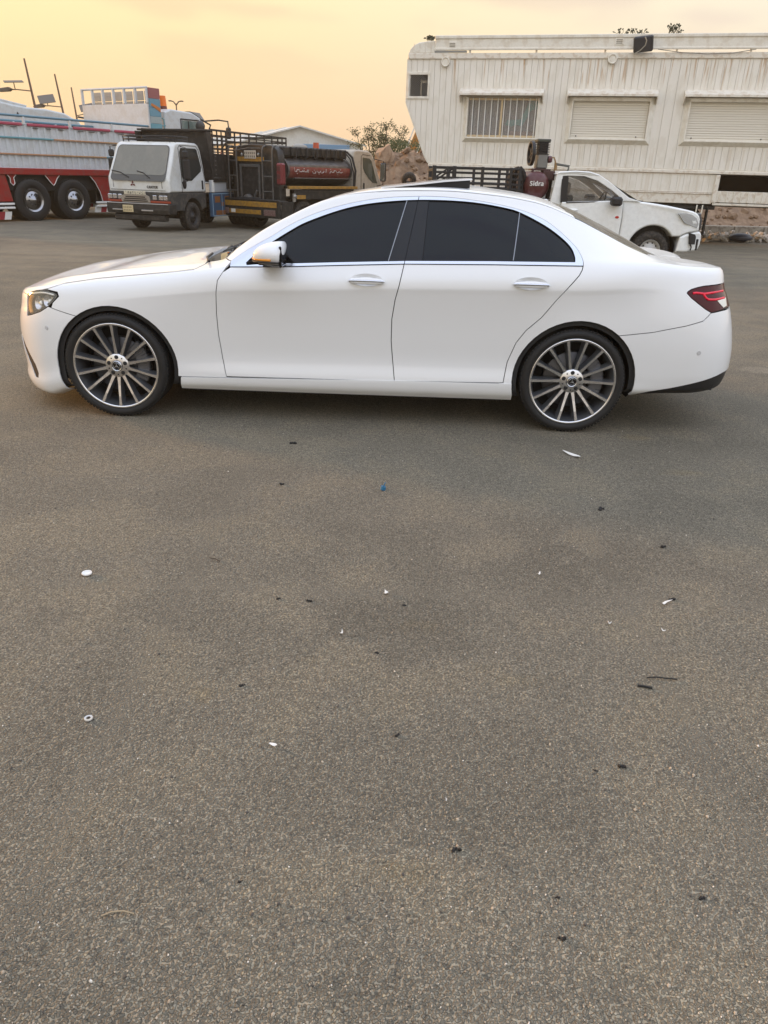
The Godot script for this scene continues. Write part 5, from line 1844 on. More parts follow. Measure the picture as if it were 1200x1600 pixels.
	# head lamp
	for s in [0, 1]:
		var hlp := V([0.27, 1.0, 0.42, 1.005, 0.53, 0.985, 0.655, 0.92, 0.72, 0.82, 0.69, 0.745, 0.53, 0.80, 0.42, 0.835])
		var put := func(p: Vector3) -> Vector3:
			var q: Vector3 = nose.call(Vector3(p.x, p.y, 0.0)) + Vector3(0, 0, p.z)
			if s == 1:
				q.z = -1.74 - q.z
			return q
		var h1 := Geo.new()
		h1.prism(hlp, -0.03, 0.006, 0.004, 0.2, put)
		var lamp := part(pk, "headlight", h1, mat(0.5, 0.52, 0.53, 0.15, 0.4))
		var h2 := Geo.new()
		h2.prism(hlp, 0.012, 0.018, 0.002, 0.2, put)
		part(lamp, "lens", h2, M.glass)
	# bed: low sides, slatted rails on posts
	var bed := Geo.new()
	bed.box(Vector3(-3.2, 0.86, -0.87), Vector3(2.16, 0.62, 1.74), 0.03)
	part(pk, "bed", bed, wht)
	for z in [-0.06, -1.68]:
		for y in [1.645, 1.565, 1.475, 1.39, 1.31, 1.24]:
			var sl := Geo.new()
			sl.box(Vector3(-3.44, y, z), Vector3(1.62, 0.036, 0.03), 0.006)
			part(pk, "rail_slat", sl, M.black)
		for x in [-4.22, -3.86, -3.35, -2.84, -2.68]:
			var ps := Geo.new()
			ps.box(Vector3(x, 1.42, z - 0.002), Vector3(0.055 if x > -3.8 else 0.075, 0.5, 0.042), 0.006)
			part(pk, "rail_post", ps, M.black)
	for z in [-0.066, -1.674]:
		for q in [[1.62, 1.42], [1.47, 1.30]]:
			var dg2 := Geo.new()
			dg2.tube([Vector3(-4.2, q[1], z), Vector3(-3.9, q[0], z)], 0.016, 5)
			part(pk, "rail_brace", dg2, M.black)
	for y in [1.60, 1.45, 1.30]:
		var tg := Geo.new()
		tg.box(Vector3(-4.24, y, -0.87), Vector3(0.03, 0.05, 1.56), 0.006)
		part(pk, "rail_slat", tg, M.black)
	for w in [[-0.13, -0.04], [-3.2, -0.04]]:
		truck_wheel(pk, Transform3D(Basis(), Vector3(w[0], 0.335, w[1])), 0.345, 0.22, 2)
		truck_wheel(pk, Transform3D(Basis(Vector3.UP, PI), Vector3(w[0], 0.335, -1.70)), 0.345, 0.22, 2)
	var ub := Geo.new()
	ub.box(Vector3(-1.7, 0.45, -0.87), Vector3(4.4, 0.16, 1.0), 0.02)
	ub.box(Vector3(-1.35, 0.42, -0.87), Vector3(1.4, 0.2, 1.6), 0.02)
	for wx in [-0.13, -3.2]:
		ub.box(Vector3(wx, 0.62, -0.87), Vector3(0.98, 0.5, 1.2))
	part(pk, "chassis", ub, M.black)
	for z in [0.0, -1.74]:
		var o := -1.0 if z == 0.0 else 1.0
		var wl := Geo.new()
		for k in 24:
			var t0 := lerpf(-0.25, PI + 0.2, k / 24.0)
			var t1 := lerpf(-0.25, PI + 0.2, (k + 1) / 24.0)
			var a := Vector3(-0.13 + cos(t0) * 0.452, 0.34 + sin(t0) * 0.452, z + 0.05 * o)
			var b := Vector3(-0.13 + cos(t1) * 0.452, 0.34 + sin(t1) * 0.452, z + 0.05 * o)
			var dz := Vector3(0, 0, 0.27 * o)
			wl.quad(a, b, b + dz, a + dz)
			wl.tri(Vector3(-0.13, 0.3, z + 0.32 * o), a + dz, b + dz, Vector3(0, 0, 1), Vector3(0, 0, 1), Vector3(0, 0, 1))
		part(pk, "wheel_liner", wl, M.black)
	# compressor: dark red tank, finned pump, flywheel, pipe
	var cp := thing("air_compressor", "dark red air compressor with black finned motor standing in the pick-up bed", "compressor", at)
	var red := worn(0.085, 0.018, 0.02, 0.32, Color(0.12, 0.07, 0.06), 0.5, 1.4, 111)
	var tk := Geo.new()
	tk.lathe([Vector2(0.0, 0.075), Vector2(0.1, 0.062), Vector2(0.18, 0.03), Vector2(0.225, -0.02), Vector2(0.243, -0.08), Vector2(0.245, -1.0), Vector2(0.2, -1.1), Vector2(0.0, -1.15)], 44, Transform3D(Basis(), Vector3(-2.335, 1.385, -0.2)))
	var tank := part(cp, "tank", tk, red)
	letters(tank, "lettering", "Sidra", 0.075, Transform3D(Basis(Vector3.UP, 0.0), Vector3(-2.345, 1.42, -0.118)), M.white_plastic, 0.03, true)
	var mt := Geo.new()
	mt.box(Vector3(-2.235, 1.80, -0.55), Vector3(0.2, 0.26, 0.3), 0.02)
	part(cp, "crankcase", mt, mat(0.2, 0.2, 0.19, 0.45, 0.5))
	var hd2 := Geo.new()
	for k in 8:
		hd2.box(Vector3(-2.235, 1.91 + k * 0.028, -0.55), Vector3(0.22, 0.012, 0.32), 0.003)
	hd2.box(Vector3(-2.235, 2.0, -0.55), Vector3(0.17, 0.23, 0.26), 0.01)
	part(cp, "finned_cylinder", hd2, M.black)
	var hd3 := Geo.new()
	hd3.box(Vector3(-2.24, 2.135, -0.55), Vector3(0.245, 0.05, 0.33), 0.012)
	part(cp, "cylinder_head", hd3, mat(0.06, 0.065, 0.05, 0.6))
	var fw := Geo.new()
	fw.xf = Transform3D(Basis(Vector3.UP, -PI / 2 + 0.08), Vector3(-2.435, 1.92, -0.5))
	fw.lathe([Vector2(0.17, -0.03), Vector2(0.205, -0.03), Vector2(0.21, 0.0), Vector2(0.205, 0.03), Vector2(0.17, 0.03), Vector2(0.17, -0.03)], 32)
	for k in 5:
		var b := Basis(Vector3(0, 0, 1), TAU * k / 5.0)
		fw.box(b * Vector3(0.09, 0, 0), Vector3(0.17, 0.03, 0.02), 0.004, b)
	part(cp, "flywheel", fw, M.black)
	var rp := Geo.new()
	rp.lathe([Vector2(0.0, 0.04), Vector2(0.05, 0.04), Vector2(0.06, 0.02), Vector2(0.06, -0.03), Vector2(0.0, -0.03)], 16, Transform3D(Basis(Vector3.UP, PI / 2), Vector3(-2.10, 1.83, -0.45)))
	part(cp, "air_filter", rp, red)
	var lgs := Geo.new()
	lgs.tube([Vector3(-2.42, 1.62, -0.35), Vector3(-2.28, 1.72, -0.45)], 0.015, 6)
	lgs.box(Vector3(-2.25, 1.655, -0.55), Vector3(0.36, 0.03, 0.34), 0.006)
	lgs.box(Vector3(-2.1, 1.56, -0.5), Vector3(0.22, 0.16, 0.3), 0.01)
	part(cp, "stand", lgs, mat(0.06, 0.025, 0.022, 0.6))
	var pi := Geo.new()
	pi.tube([Vector3(-2.08, 1.86, -0.42), Vector3(-2.03, 1.86, -0.4), Vector3(-2.0, 1.80, -0.4), Vector3(-2.0, 1.62, -0.4)], 0.014, 6)
	pi.box(Vector3(-1.98, 1.72, -0.4), Vector3(0.04, 0.12, 0.04), 0.006)
	part(cp, "copper_pipe", pi, mat(0.28, 0.18, 0.08, 0.4, 0.6))
	var hb := Geo.new()
	hb.tube([Vector3(-1.99, 1.755, -0.4), Vector3(-1.74, 1.725, -0.4), Vector3(-1.76, 1.62, -0.4)], 0.024, 6)
	part(cp, "handle", hb, mat(0.09, 0.09, 0.075, 0.6))
	var hs := Geo.new()
	var rng := RandomNumberGenerator.new()
	rng.seed = 9
	for k in 14:
		var ps := []
		var c := Vector3(-2.74 + 0.009 * k, 1.42, -0.22 - 0.03 * (k % 5))
		var rx := rng.randf_range(0.06, 0.13)
		var ry := rng.randf_range(0.2, 0.27)
		for i in 25:
			var t := TAU * i / 24.0
			ps.append(c + Vector3(cos(t) * rx, sin(t) * ry, 0.05 * sin(2 * t + k)))
		hs.tube(ps, 0.017, 6, false)
	solo("hose_coil", hs, M.rubber, "thick coil of black air hose hung between the pick-up rails and red tank", "hose", "", at)

# ------------------------------------------------------------------ stake-bed lorry
func frame_on(pt: Vector2, ang: float) -> Transform3D:
	var a := deg_to_rad(ang)
	return Transform3D(Basis(Vector3(sin(a), 0, -cos(a)), Vector3.UP, Vector3(cos(a), 0, sin(a))), Vector3(pt.x, 0, pt.y))

func build_canter() -> void:
	var tr := thing("stake_lorry", "white flat-nosed lorry facing the camera with a black slatted stake body", "lorry", frame_on(Vector2(-5.22, -20.8), 18.0))
	var wht := worn(0.66, 0.68, 0.67, 0.4, Color(0.54, 0.52, 0.45), 0.4, 0.35, 121)
	wht.clearcoat_enabled = true
	wht.clearcoat = 0.5
	wht.clearcoat_roughness = 0.15
	var dark := worn(0.035, 0.035, 0.035, 0.7, Color(0.1, 0.09, 0.07), 0.6, 1.0, 122)
	var blk := worn(0.014, 0.013, 0.012, 0.6, Color(0.05, 0.042, 0.035), 0.6, 0.8, 123)
	var W := -1.80
	var taper := func(p: Vector3) -> Vector3:
		var k := 0.07 * maxf(0.0, p.y - 1.25)
		return p + Vector3(0, 0, -k if p.z > W / 2 else k)
	var cb := Geo.new()
	cb.prism(V([-1.0, 0.925, -1.01, 1.15, -0.99, 1.26, -0.60, 1.97, -0.55, 2.03, -0.45, 2.065, -0.1, 2.085, 0.42, 2.08, 0.52, 2.04, 0.60, 1.92, 0.67, 1.5, 0.70, 1.2, 0.70, 0.925]), 0.0, W, 0.05, 0.3, taper)
	part(tr, "cab", cb, wht)
	# lower dark skirt with the wheel arch
	var sk := V([-1.0, 0.50, -1.0, 0.92, 0.69, 0.92, 0.69, 0.55, 0.50, 0.50])
	for i in 13:
		var t := lerpf(0.36, PI - 0.36, i / 12.0)
		sk.append(Vector2(0.04, 0.33) + Vector2(cos(t), sin(t)) * 0.45)
	var sg := Geo.new()
	sg.prism(sk, -0.012, W + 0.012, 0.03)
	part(tr, "cab_skirt", sg, dark)
	# windscreen in its black surround, set on the sloping front
	var fx := func(y: float) -> float: return -0.99 + (y - 1.26) * 0.549
	var fr := Geo.new()
	var ring := func(y0: float, y1: float, z0: float, z1: float, off: float, r: float, g: Geo) -> void:
		var pts := []
		for c in [[z0 - r, y0 + r, -PI / 2], [z0 - r, y1 - r, 0.0], [z1 + r, y1 - r, PI / 2], [z1 + r, y0 + r, PI]]:
			for k in 5:
				var t: float = c[2] + PI / 2 * k / 4.0
				pts.append(Vector2(c[0] + cos(t) * r, c[1] + sin(t) * r))
		var idx := Geometry2D.triangulate_polygon(PackedVector2Array(pts))
		var n := Vector3(-0.876, 0.481, 0)
		var q := []
		for p in pts:
			q.append(taper.call(Vector3(fx.call(p.y), p.y, p.x)) + n * off)
		for k in range(0, idx.size(), 3):
			g.tri(q[idx[k]], q[idx[k + 1]], q[idx[k + 2]], n, n, n)
	ring.call(1.17, 1.99, -0.10, W + 0.10, 0.012, 0.1, fr)
	part(tr, "windscreen_surround", fr, mat(0.07, 0.07, 0.065, 0.5))
	var gl := Geo.new()
	ring.call(1.31, 1.97, -0.12, W + 0.12, 0.016, 0.1, gl)
	part(tr, "windscreen", gl, worn(0.17, 0.165, 0.135, 0.14, Color(0.22, 0.205, 0.165), 0.5, 0.3, 124))
	for q in [[-0.55, -0.95], [-1.15, -1.7]]:
		var wp := Geo.new()
		wp.tube([Vector3(fx.call(1.25) - 0.03, 1.25, q[0]), Vector3(fx.call(1.36) - 0.03, 1.36, (q[0] + q[1]) / 2), Vector3(fx.call(1.40) - 0.03, 1.40, q[1])], 0.011, 5)
		part(tr, "wiper", wp, M.black)
	# front face: lamps, grille, lettering, emblem
	var face := Basis(Vector3(0, 0, 1), Vector3.UP, Vector3(-1, 0, 0))
	var front := func(z: float, y: float, out: float) -> Transform3D: return Transform3D(face, Vector3(-1.005 - out, y, z))
	var bd := Geo.new()
	bd.box(Vector3(-1.005, 0.83, W / 2), Vector3(0.05, 0.2, 1.80), 0.02)
	part(tr, "lamp_panel", bd, dark)
	for q in [-0.13, -0.26, -0.44, -1.46, -1.62, -1.76]:
		var l := Geo.new()
		l.xf = front.call(q, 0.80, 0.03)
		l.box(Vector3.ZERO, Vector3(0.12, 0.11, 0.03), 0.012)
		var lamp := part(tr, "headlight", l, M.reflector)
		var l2 := Geo.new()
		l2.xf = front.call(q, 0.80, 0.047)
		l2.box(Vector3.ZERO, Vector3(0.11, 0.10, 0.006), 0.002)
		part(lamp, "lens", l2, M.glass)
	for q in [[-0.28, 0.58], [-1.62, 0.42]]:
		var l := Geo.new()
		l.xf = front.call(q[0], 0.70, 0.03)
		l.box(Vector3.ZERO, Vector3(q[1], 0.055, 0.04), 0.008)
		part(tr, "indicator", l, mat(0.28, 0.045, 0.02, 0.25))
	var gr := Geo.new()
	gr.xf = front.call(-1.0, 0.765, 0.02)
	gr.prism(V([-0.44, -0.09, 0.44, -0.09, 0.40, 0.06, 0.30, 0.10, -0.30, 0.10, -0.40, 0.06]), 0.0, 0.02, 0.006)
	var grille := part(tr, "grille", gr, mat(0.35, 0.34, 0.32, 0.3, 0.6))
	for k in 3:
		var s := Geo.new()
		s.xf = front.call(-1.0, 0.765, 0.045)
		s.box(Vector3(0, -0.05 + k * 0.045, 0), Vector3(0.72 - 0.07 * k, 0.026, 0.012), 0.004)
		part(grille, "grille_slot", s, M.black)
	letters(tr, "lettering", "MITSUBISHI", 0.08, front.call(-1.0, 0.90, 0.05), mat(0.75, 0.7, 0.55, 0.4), 0.02, true)
	letters(tr, "lettering", "CANTER", 0.06, front.call(-0.5, 1.04, 0.008), mat(0.05, 0.05, 0.05, 0.5), 0.008, true)
	var em := Geo.new()
	for k in 3:
		var b := Basis(Vector3(0, 0, 1), PI / 2 + TAU * k / 3.0)
		em.xf = front.call(-1.06, 1.10, 0.006) * Transform3D(b, Vector3.ZERO)
		em.prism(V([0.0, 0.0, 0.04, 0.023, 0.08, 0.0, 0.04, -0.023]), 0.0, 0.012, 0.002)
	part(tr, "three_diamond_emblem", em, mat(0.12, 0.01, 0.015, 0.3))
	for q in [[-0.22, 1.09, 0.16], [-1.64, 1.11, 0.2]]:
		var vl := Geo.new()
		vl.xf = front.call(q[0], q[1], 0.0)
		vl.box(Vector3.ZERO, Vector3(0.012, q[2], 0.014), 0.003)
		part(tr, "air_slot", vl, M.black)
	var seam := Geo.new()
	seam.xf = front.call(-0.93, 0.965, 0.0)
	seam.box(Vector3.ZERO, Vector3(1.6, 0.01, 0.012), 0.002)
	part(tr, "panel_seam", seam, dark)
	var bmp := Geo.new()
	bmp.prism(V([-1.12, 0.42, -1.14, 0.52, -1.12, 0.665, -0.80, 0.665, -0.80, 0.42]), 0.03, W - 0.03, 0.03)
	bmp.box(Vector3(-1.0, 0.33, W / 2), Vector3(0.2, 0.16, 1.5), 0.03)
	var bumper := part(tr, "bumper", bmp, blk)
	var bs := Geo.new()
	bs.box(Vector3(-1.12, 0.655, W / 2), Vector3(0.03, 0.02, 1.78), 0.006)
	bs.box(Vector3(-1.14, 0.50, -0.62), Vector3(0.012, 0.03, 0.34), 0.004)
	bs.box(Vector3(-1.14, 0.50, -1.5), Vector3(0.012, 0.025, 0.3), 0.004)
	part(bumper, "bright_strip", bs, mat(0.45, 0.44, 0.42, 0.35, 0.5))
	var pl := Geo.new()
	pl.xf = front.call(-1.18, 0.53, 0.14)
	pl.box(Vector3.ZERO, Vector3(0.31, 0.165, 0.012), 0.005)
	var plate := part(tr, "number_plate", pl, worn(0.62, 0.52, 0.3, 0.5, Color(0.4, 0.33, 0.2), 0.8, 8.0, 125))
	var pd := Geo.new()
	pd.xf = front.call(-1.18, 0.53, 0.147)
	for k in 5:
		pd.box(Vector3(-0.11 + k * 0.05, 0.03, 0), Vector3(0.028, 0.04, 0.003))
		pd.box(Vector3(-0.11 + k * 0.05, -0.035, 0), Vector3(0.03, 0.035, 0.003))
	part(plate, "worn_print", pd, mat(0.28, 0.22, 0.13, 0.6))
	# door and its window
	for s in [0, 1]:
		var z := 0.004 if s == 0 else W - 0.004
		var o := 1.0 if s == 0 else -1.0
		var dw := Geo.new()
		dw.prism(V([-0.40, 1.86, -0.33, 1.95, 0.33, 1.955, 0.40, 1.93, 0.52, 1.52, 0.48, 1.42, 0.28, 1.33, 0.0, 1.20, -0.36, 1.20, -0.42, 1.3]), z, z + 0.006 * o, 0.0, 0.0, taper)
		part(tr, "door_window", dw, mat(0.03, 0.034, 0.034, 0.05))
		var df := Geo.new()
		for l in [[-0.47, 0.93, -0.44, 1.3], [-0.44, 1.3, -0.44, 1.95], [-0.44, 1.95, -0.36, 2.01], [-0.36, 2.01, 0.38, 2.01], [0.38, 2.01, 0.48, 1.93], [0.48, 1.93, 0.62, 1.35], [0.62, 1.35, 0.63, 0.93]]:
			df.cyl(taper.call(Vector3(l[0], l[1], z)), taper.call(Vector3(l[2], l[3], z)), 0.007, -1, 5)
		part(tr, "door_seal", df, M.black)
		var dh := Geo.new()
		dh.box(Vector3(0.50, 1.10, z + 0.01 * o), Vector3(0.06, 0.22, 0.03), 0.012)
		dh.ellipsoid(Vector3(-0.38, 1.12, z + 0.03 * o), Vector3(0.05, 0.11, 0.05), 12, 8)
		part(tr, "door_handle", dh, M.black)
		var mr := Geo.new()
		mr.box(Vector3(-0.50, 1.46, z + 0.20 * o), Vector3(0.07, 0.46, 0.19), 0.03)
		mr.box(Vector3(-0.50, 1.80, z + 0.18 * o), Vector3(0.07, 0.17, 0.17), 0.03)
		mr.tube([Vector3(-0.42, 1.98, z), Vector3(-0.5, 1.95, z + 0.2 * o), Vector3(-0.5, 1.2, z + 0.2 * o), Vector3(-0.44, 1.15, z)], 0.014, 6)
		part(tr, "mirror", mr, M.black)
	# roof rack
	var rk := Geo.new()
	for y in [2.13, 2.20]:
		rk.tube([Vector3(0.2, y, -0.15), Vector3(-0.32, y, -0.12), Vector3(-0.44, y, -0.3), Vector3(-0.46, y, -0.95), Vector3(-0.44, y, W + 0.3), Vector3(-0.32, y, W + 0.12), Vector3(0.2, y, W + 0.15)], 0.018, 6)
	for z in [-0.14, -0.3, -0.93, W + 0.3, W + 0.14]:
		rk.cyl(Vector3(-0.38, 2.03, z), Vector3(-0.40, 2.2, z), 0.014, -1, 5)
	rk.tube([Vector3(-0.40, 2.17, -1.1), Vector3(-0.1, 2.2, -0.8), Vector3(-0.3, 2.19, -0.4)], 0.025, 6)
	part(tr, "roof_rack", rk, M.black)
	# stake body
	var hb := Geo.new()
	hb.box(Vector3(0.88, 1.84, -0.93), Vector3(0.05, 1.16, 2.12), 0.01)
	hb.box(Vector3(0.80, 2.40, -0.93), Vector3(0.22, 0.05, 2.14), 0.01)
	part(tr, "headboard", hb, blk)
	for z in [0.12, -1.98]:
		var st := Geo.new()
		st.prism(V([0.60, 2.36, 0.86, 2.36, 0.86, 1.45, 0.80, 1.45]), z - 0.03, z + 0.03, 0.004)
		part(tr, "headboard_brace", st, blk)
		var lp := Geo.new()
		lp.box(Vector3(3.15, 1.57, z), Vector3(4.5, 0.58, 0.03), 0.006)
		part(tr, "side_panel", lp, blk)
		for y in [2.42, 2.30, 2.19, 2.08, 1.97]:
			var r := Geo.new()
			r.box(Vector3(3.15, y, z), Vector3(4.52, 0.032 if y < 2.4 else 0.05, 0.03), 0.005)
			part(tr, "side_slat", r, blk)
		for x in [0.93, 1.17, 1.40, 1.64, 2.12, 2.45, 2.95, 3.4, 3.9, 4.4, 4.8, 5.1, 5.38]:
			var r := Geo.new()
			r.box(Vector3(x, 1.86, z + 0.016), Vector3(0.05 if x > 1.6 else 0.035, 1.16, 0.03), 0.005)
			part(tr, "side_stake", r, blk)
		for k in 5:
			var hg := Geo.new()
			hg.box(Vector3(1.02, 1.36 + 0.11 * k, z + 0.02), Vector3(0.06, 0.025, 0.02), 0.004)
			part(tr, "hinge_step", hg, mat(0.09, 0.085, 0.08, 0.5))
	for y in [2.42, 2.28, 2.14, 1.97, 1.7, 1.45]:
		var r := Geo.new()
		r.box(Vector3(5.4, y, -0.93), Vector3(0.03, 0.05, 2.1), 0.006)
		part(tr, "tail_slat", r, blk)
	var fl := Geo.new()
	fl.box(Vector3(3.15, 1.22, -0.93), Vector3(4.5, 0.1, 2.1), 0.01)
	part(tr, "bed_floor", fl, blk)
	var lk := Geo.new()
	lk.box(Vector3(1.9, 1.07, 0.05), Vector3(2.2, 0.30, 0.06), 0.01)
	var box := part(tr, "side_locker", lk, mat(0.42, 0.44, 0.46, 0.5))
	var tp := Geo.new()
	for q in [[1.12, 0.22, 0], [1.38, 0.2, 1], [1.62, 0.2, 1], [1.86, 0.2, 1]]:
		var t := Geo.new()
		t.box(Vector3(q[0], 1.205, 0.09), Vector3(q[1], 0.05, 0.008), 0.002)
		part(box, "reflector_tape", t, mat(0.35, 0.02, 0.05, 0.4) if q[2] == 0 else mat(0.3, 0.26, 0.03, 0.4))
	var eb := Geo.new()
	eb.box(Vector3(0.90, 1.07, 0.09), Vector3(0.1, 0.30, 0.03), 0.006)
	part(box, "white_edge", eb, M.white_plastic)
	var bb := Geo.new()
	bb.box(Vector3(1.55, 0.61, 0.04), Vector3(1.5, 0.60, 0.08), 0.01)
	var blue := part(tr, "painted_guard", bb, mat(0.035, 0.085, 0.16, 0.5))
	for q in [[1.1, 0.74, 0.28, 0.16], [1.62, 0.74, 0.26, 0.16], [1.36, 0.40, 0.72, 0.12], [1.36, 0.62, 0.12, 0.1]]:
		var o := Geo.new()
		o.box(Vector3(q[0], q[1], 0.083), Vector3(q[2], q[3], 0.01), 0.004)
		part(blue, "orange_motif", o, mat(0.24, 0.10, 0.035, 0.55))
	var ol := Geo.new()
	for q in [[1.55, 0.33, 1.42, 0.025], [1.55, 0.88, 1.42, 0.025]]:
		ol.box(Vector3(q[0], q[1], 0.083), Vector3(q[2], q[3], 0.008), 0.002)
	for q in [0.85, 1.34, 1.85]:
		ol.box(Vector3(q, 0.61, 0.085), Vector3(0.025, 0.53, 0.008), 0.002)
	part(blue, "pale_lining", ol, mat(0.22, 0.34, 0.45, 0.5))
	for w in [[0.04, -0.03, 0.24], [2.95, -0.05, 0.45]]:
		truck_wheel(tr, Transform3D(Basis(), Vector3(w[0], 0.34, w[1])), 0.345, w[2], 0)
		truck_wheel(tr, Transform3D(Basis(Vector3.UP, PI), Vector3(w[0], 0.34, W - w[1])), 0.345, w[2], 0)
	var ch := Geo.new()
	ch.box(Vector3(2.2, 0.75, W / 2), Vector3(6.0, 0.2, 0.9), 0.02)
	ch.box(Vector3(0.04, 0.34, W / 2), Vector3(0.14, 0.14, 1.5), 0.02)
	part(tr, "chassis", ch, M.black)

# ------------------------------------------------------------------ fuel tanker
func build_tanker() -> void:
	var tk := thing("fuel_tanker", "small dirty black fuel tanker with red lettered band and cream cab, seen from behind", "tanker", frame_on(Vector2(-2.95, -21.2), 35.0))
	var blk := worn(0.013, 0.013, 0.012, 0.55, Color(0.04, 0.036, 0.031), 0.7, 0.9, 131)
	var greyd := worn(0.07, 0.07, 0.068, 0.6, Color(0.14, 0.12, 0.1), 0.6, 1.0, 132)
	var yel := worn(0.36, 0.19, 0.025, 0.55, Color(0.18, 0.11, 0.04), 0.6, 1.6, 133)
	var W := -2.3
	var cz := W / 2
	# tank: oval section along the length
	var oval := func(x0: float, x1: float, a0: float, a1: float, grow: float, g: Geo, n := 40) -> void:
		for k in n:
			var t0 := lerpf(a0, a1, float(k) / n)
			var t1 := lerpf(a0, a1, float(k + 1) / n)
			var p0 := Vector3(0, 1.53 + sin(t0) * (0.47 + grow), cz + cos(t0) * (1.08 + grow))
			var p1 := Vector3(0, 1.53 + sin(t1) * (0.47 + grow), cz + cos(t1) * (1.08 + grow))
			var n0 := Vector3(0, sin(t0) / 0.47, cos(t0) / 1.08).normalized()
			var n1 := Vector3(0, sin(t1) / 0.47, cos(t1) / 1.08).normalized()
			g.sq(p0 + Vector3(x0, 0, 0), p1 + Vector3(x0, 0, 0), p1 + Vector3(x1, 0, 0), p0 + Vector3(x1, 0, 0), n0, n1, n1, n0)
			if grow == 0.0:
				g.tri(Vector3(x0, 1.53, cz), p0 + Vector3(x0, 0, 0), p1 + Vector3(x0, 0, 0), Vector3(-1, 0, 0), Vector3(-1, 0, 0), Vector3(-1, 0, 0))
				g.tri(Vector3(x1, 1.53, cz), p0 + Vector3(x1, 0, 0), p1 + Vector3(x1, 0, 0), Vector3(1, 0, 0), Vector3(1, 0, 0), Vector3(1, 0, 0))
	var tg := Geo.new()
	oval.call(0.35, 3.05, 0.0, TAU, 0.0, tg, 64)
	var tank := part(tk, "tank", tg, worn(0.045, 0.043, 0.044, 0.3, Color(0.11, 0.1, 0.09), 0.6, 0.8, 134))
	for s in [0, 1]:
		var bg := Geo.new()
		if s == 0:
			oval.call(0.42, 2.98, -0.42, 0.16, 0.006, bg, 12)
		else:
			oval.call(0.42, 2.98, PI - 0.16, PI + 0.42, 0.006, bg, 12)
		part(tank, "red_band", bg, worn(0.17, 0.026, 0.022, 0.45, Color(0.2, 0.09, 0.07), 0.6, 1.0, 135))
	for x in [0.36, 3.04]:
		var rg := Geo.new()
		oval.call(x - 0.03, x + 0.03, 0.0, TAU, 0.025, rg, 64)
		part(tank, "end_ring", rg, greyd)
	# white Arabic lettering along the band, brushed strokes
	var ink := mat(0.5, 0.46, 0.42, 0.6)
	var strokes := [
		# right word
		[[[2.62, 0.02], [2.60, -0.02], [2.50, -0.02], [2.47, 0.03], [2.44, -0.02], [2.36, -0.02], [2.34, 0.04], [2.26, 0.06], [2.24, 0.0], [2.16, -0.02], [2.12, 0.03], [2.06, -0.02], [2.07, -0.06]], [[2.44, -0.08], [2.42, -0.08]], [[2.55, 0.09], [2.52, 0.09]], [[2.10, 0.09], [2.07, 0.09]]],
		# middle word
		[[[1.90, 0.10], [1.885, -0.03]], [[1.80, 0.02], [1.78, -0.03], [1.70, -0.05]], [[1.66, 0.03], [1.64, -0.02], [1.54, -0.02], [1.52, 0.02]], [[1.46, 0.02], [1.45, -0.05], [1.36, -0.07], [1.31, 0.0]], [[1.62, -0.08], [1.58, -0.08]], [[1.39, 0.05], [1.37, 0.05]]],
		# left word
		[[[1.16, 0.02], [1.12, 0.05], [1.08, 0.02], [1.10, -0.02], [1.16, -0.02]], [[1.08, -0.02], [0.98, -0.02], [0.96, 0.03], [0.94, -0.02], [0.90, 0.02], [0.88, -0.02], [0.78, -0.02], [0.76, 0.05], [0.68, 0.05], [0.66, -0.02], [0.60, -0.02], [0.58, 0.12]], [[0.98, 0.09], [0.95, 0.09]], [[0.72, -0.09], [0.69, -0.09]]]]
	for w in strokes:
		var g := Geo.new()
		for l in w:
			var ps := []
			for p in l:
				var t: float = -0.06 + (p[1] + 0.0) * 1.45
				# the band faces outwards: write along x, heights follow the curve
				ps.append(Vector3(p[0], 1.53 + sin(t) * 0.482, cz + cos(t) * 1.092))
			g.tube(ps, 0.010, 5)
		part(tank, "lettering", g, ink)
	var ra := Geo.new()
	ra.tube([Vector3(0.5, 1.33, 0.0), Vector3(3.0, 1.33, 0.0)], 0.014, 6)
	for x in [0.6, 1.75, 2.9]:
		ra.cyl(Vector3(x, 1.33, 0.0), Vector3(x, 1.3, -0.12), 0.012, -1, 5)
	part(tk, "side_rail", ra, greyd)
	# hose troughs along the top edges with loops of hose
	for z in [-0.30, W + 0.30]:
		for k in 9:
			var x := 0.46 + k * 0.30
			var b := Geo.new()
			b.box(Vector3(x, 1.97, z), Vector3(0.288, 0.24, 0.22), 0.03)
			part(tk, "hose_tray", b, blk)
	for k in 6:
		var x := 0.55 + k * 0.42
		var l := Geo.new()
		l.tube([Vector3(x, 2.08, -0.17), Vector3(x + 0.02, 1.92, -0.16), Vector3(x + 0.1, 1.80, -0.12), Vector3(x + 0.2, 1.84, -0.13), Vector3(x + 0.26, 2.08, -0.17)], 0.014, 5)
		part(tk, "strap_loop", l, M.rubber)
	var hs := Geo.new()
	hs.tube([Vector3(2.98, 2.05, -0.2), Vector3(3.08, 1.9, -0.06), Vector3(3.14, 1.55, 0.02), Vector3(3.12, 1.1, 0.0)], 0.03, 7)
	hs.tube([Vector3(2.92, 2.02, -0.2), Vector3(3.0, 1.86, -0.08), Vector3(3.05, 1.5, 0.02), Vector3(3.04, 1.05, 0.02)], 0.02, 7)
	part(tk, "downpipe", hs, M.black)
	var hatch := Geo.new()
	hatch.cyl(Vector3(1.0, 1.98, cz), Vector3(1.0, 2.14, cz), 0.28, 0.25, 20)
	hatch.ellipsoid(Vector3(1.35, 2.1, -0.55), Vector3(0.28, 0.09, 0.16), 14, 8)
	part(tk, "manhole", hatch, mat(0.3, 0.29, 0.26, 0.6))
	# running board with yellow edge
	var yb := Geo.new()
	yb.box(Vector3(1.72, 1.10, 0.02), Vector3(3.0, 0.075, 0.05), 0.008)
	part(tk, "yellow_edge", yb, yel)
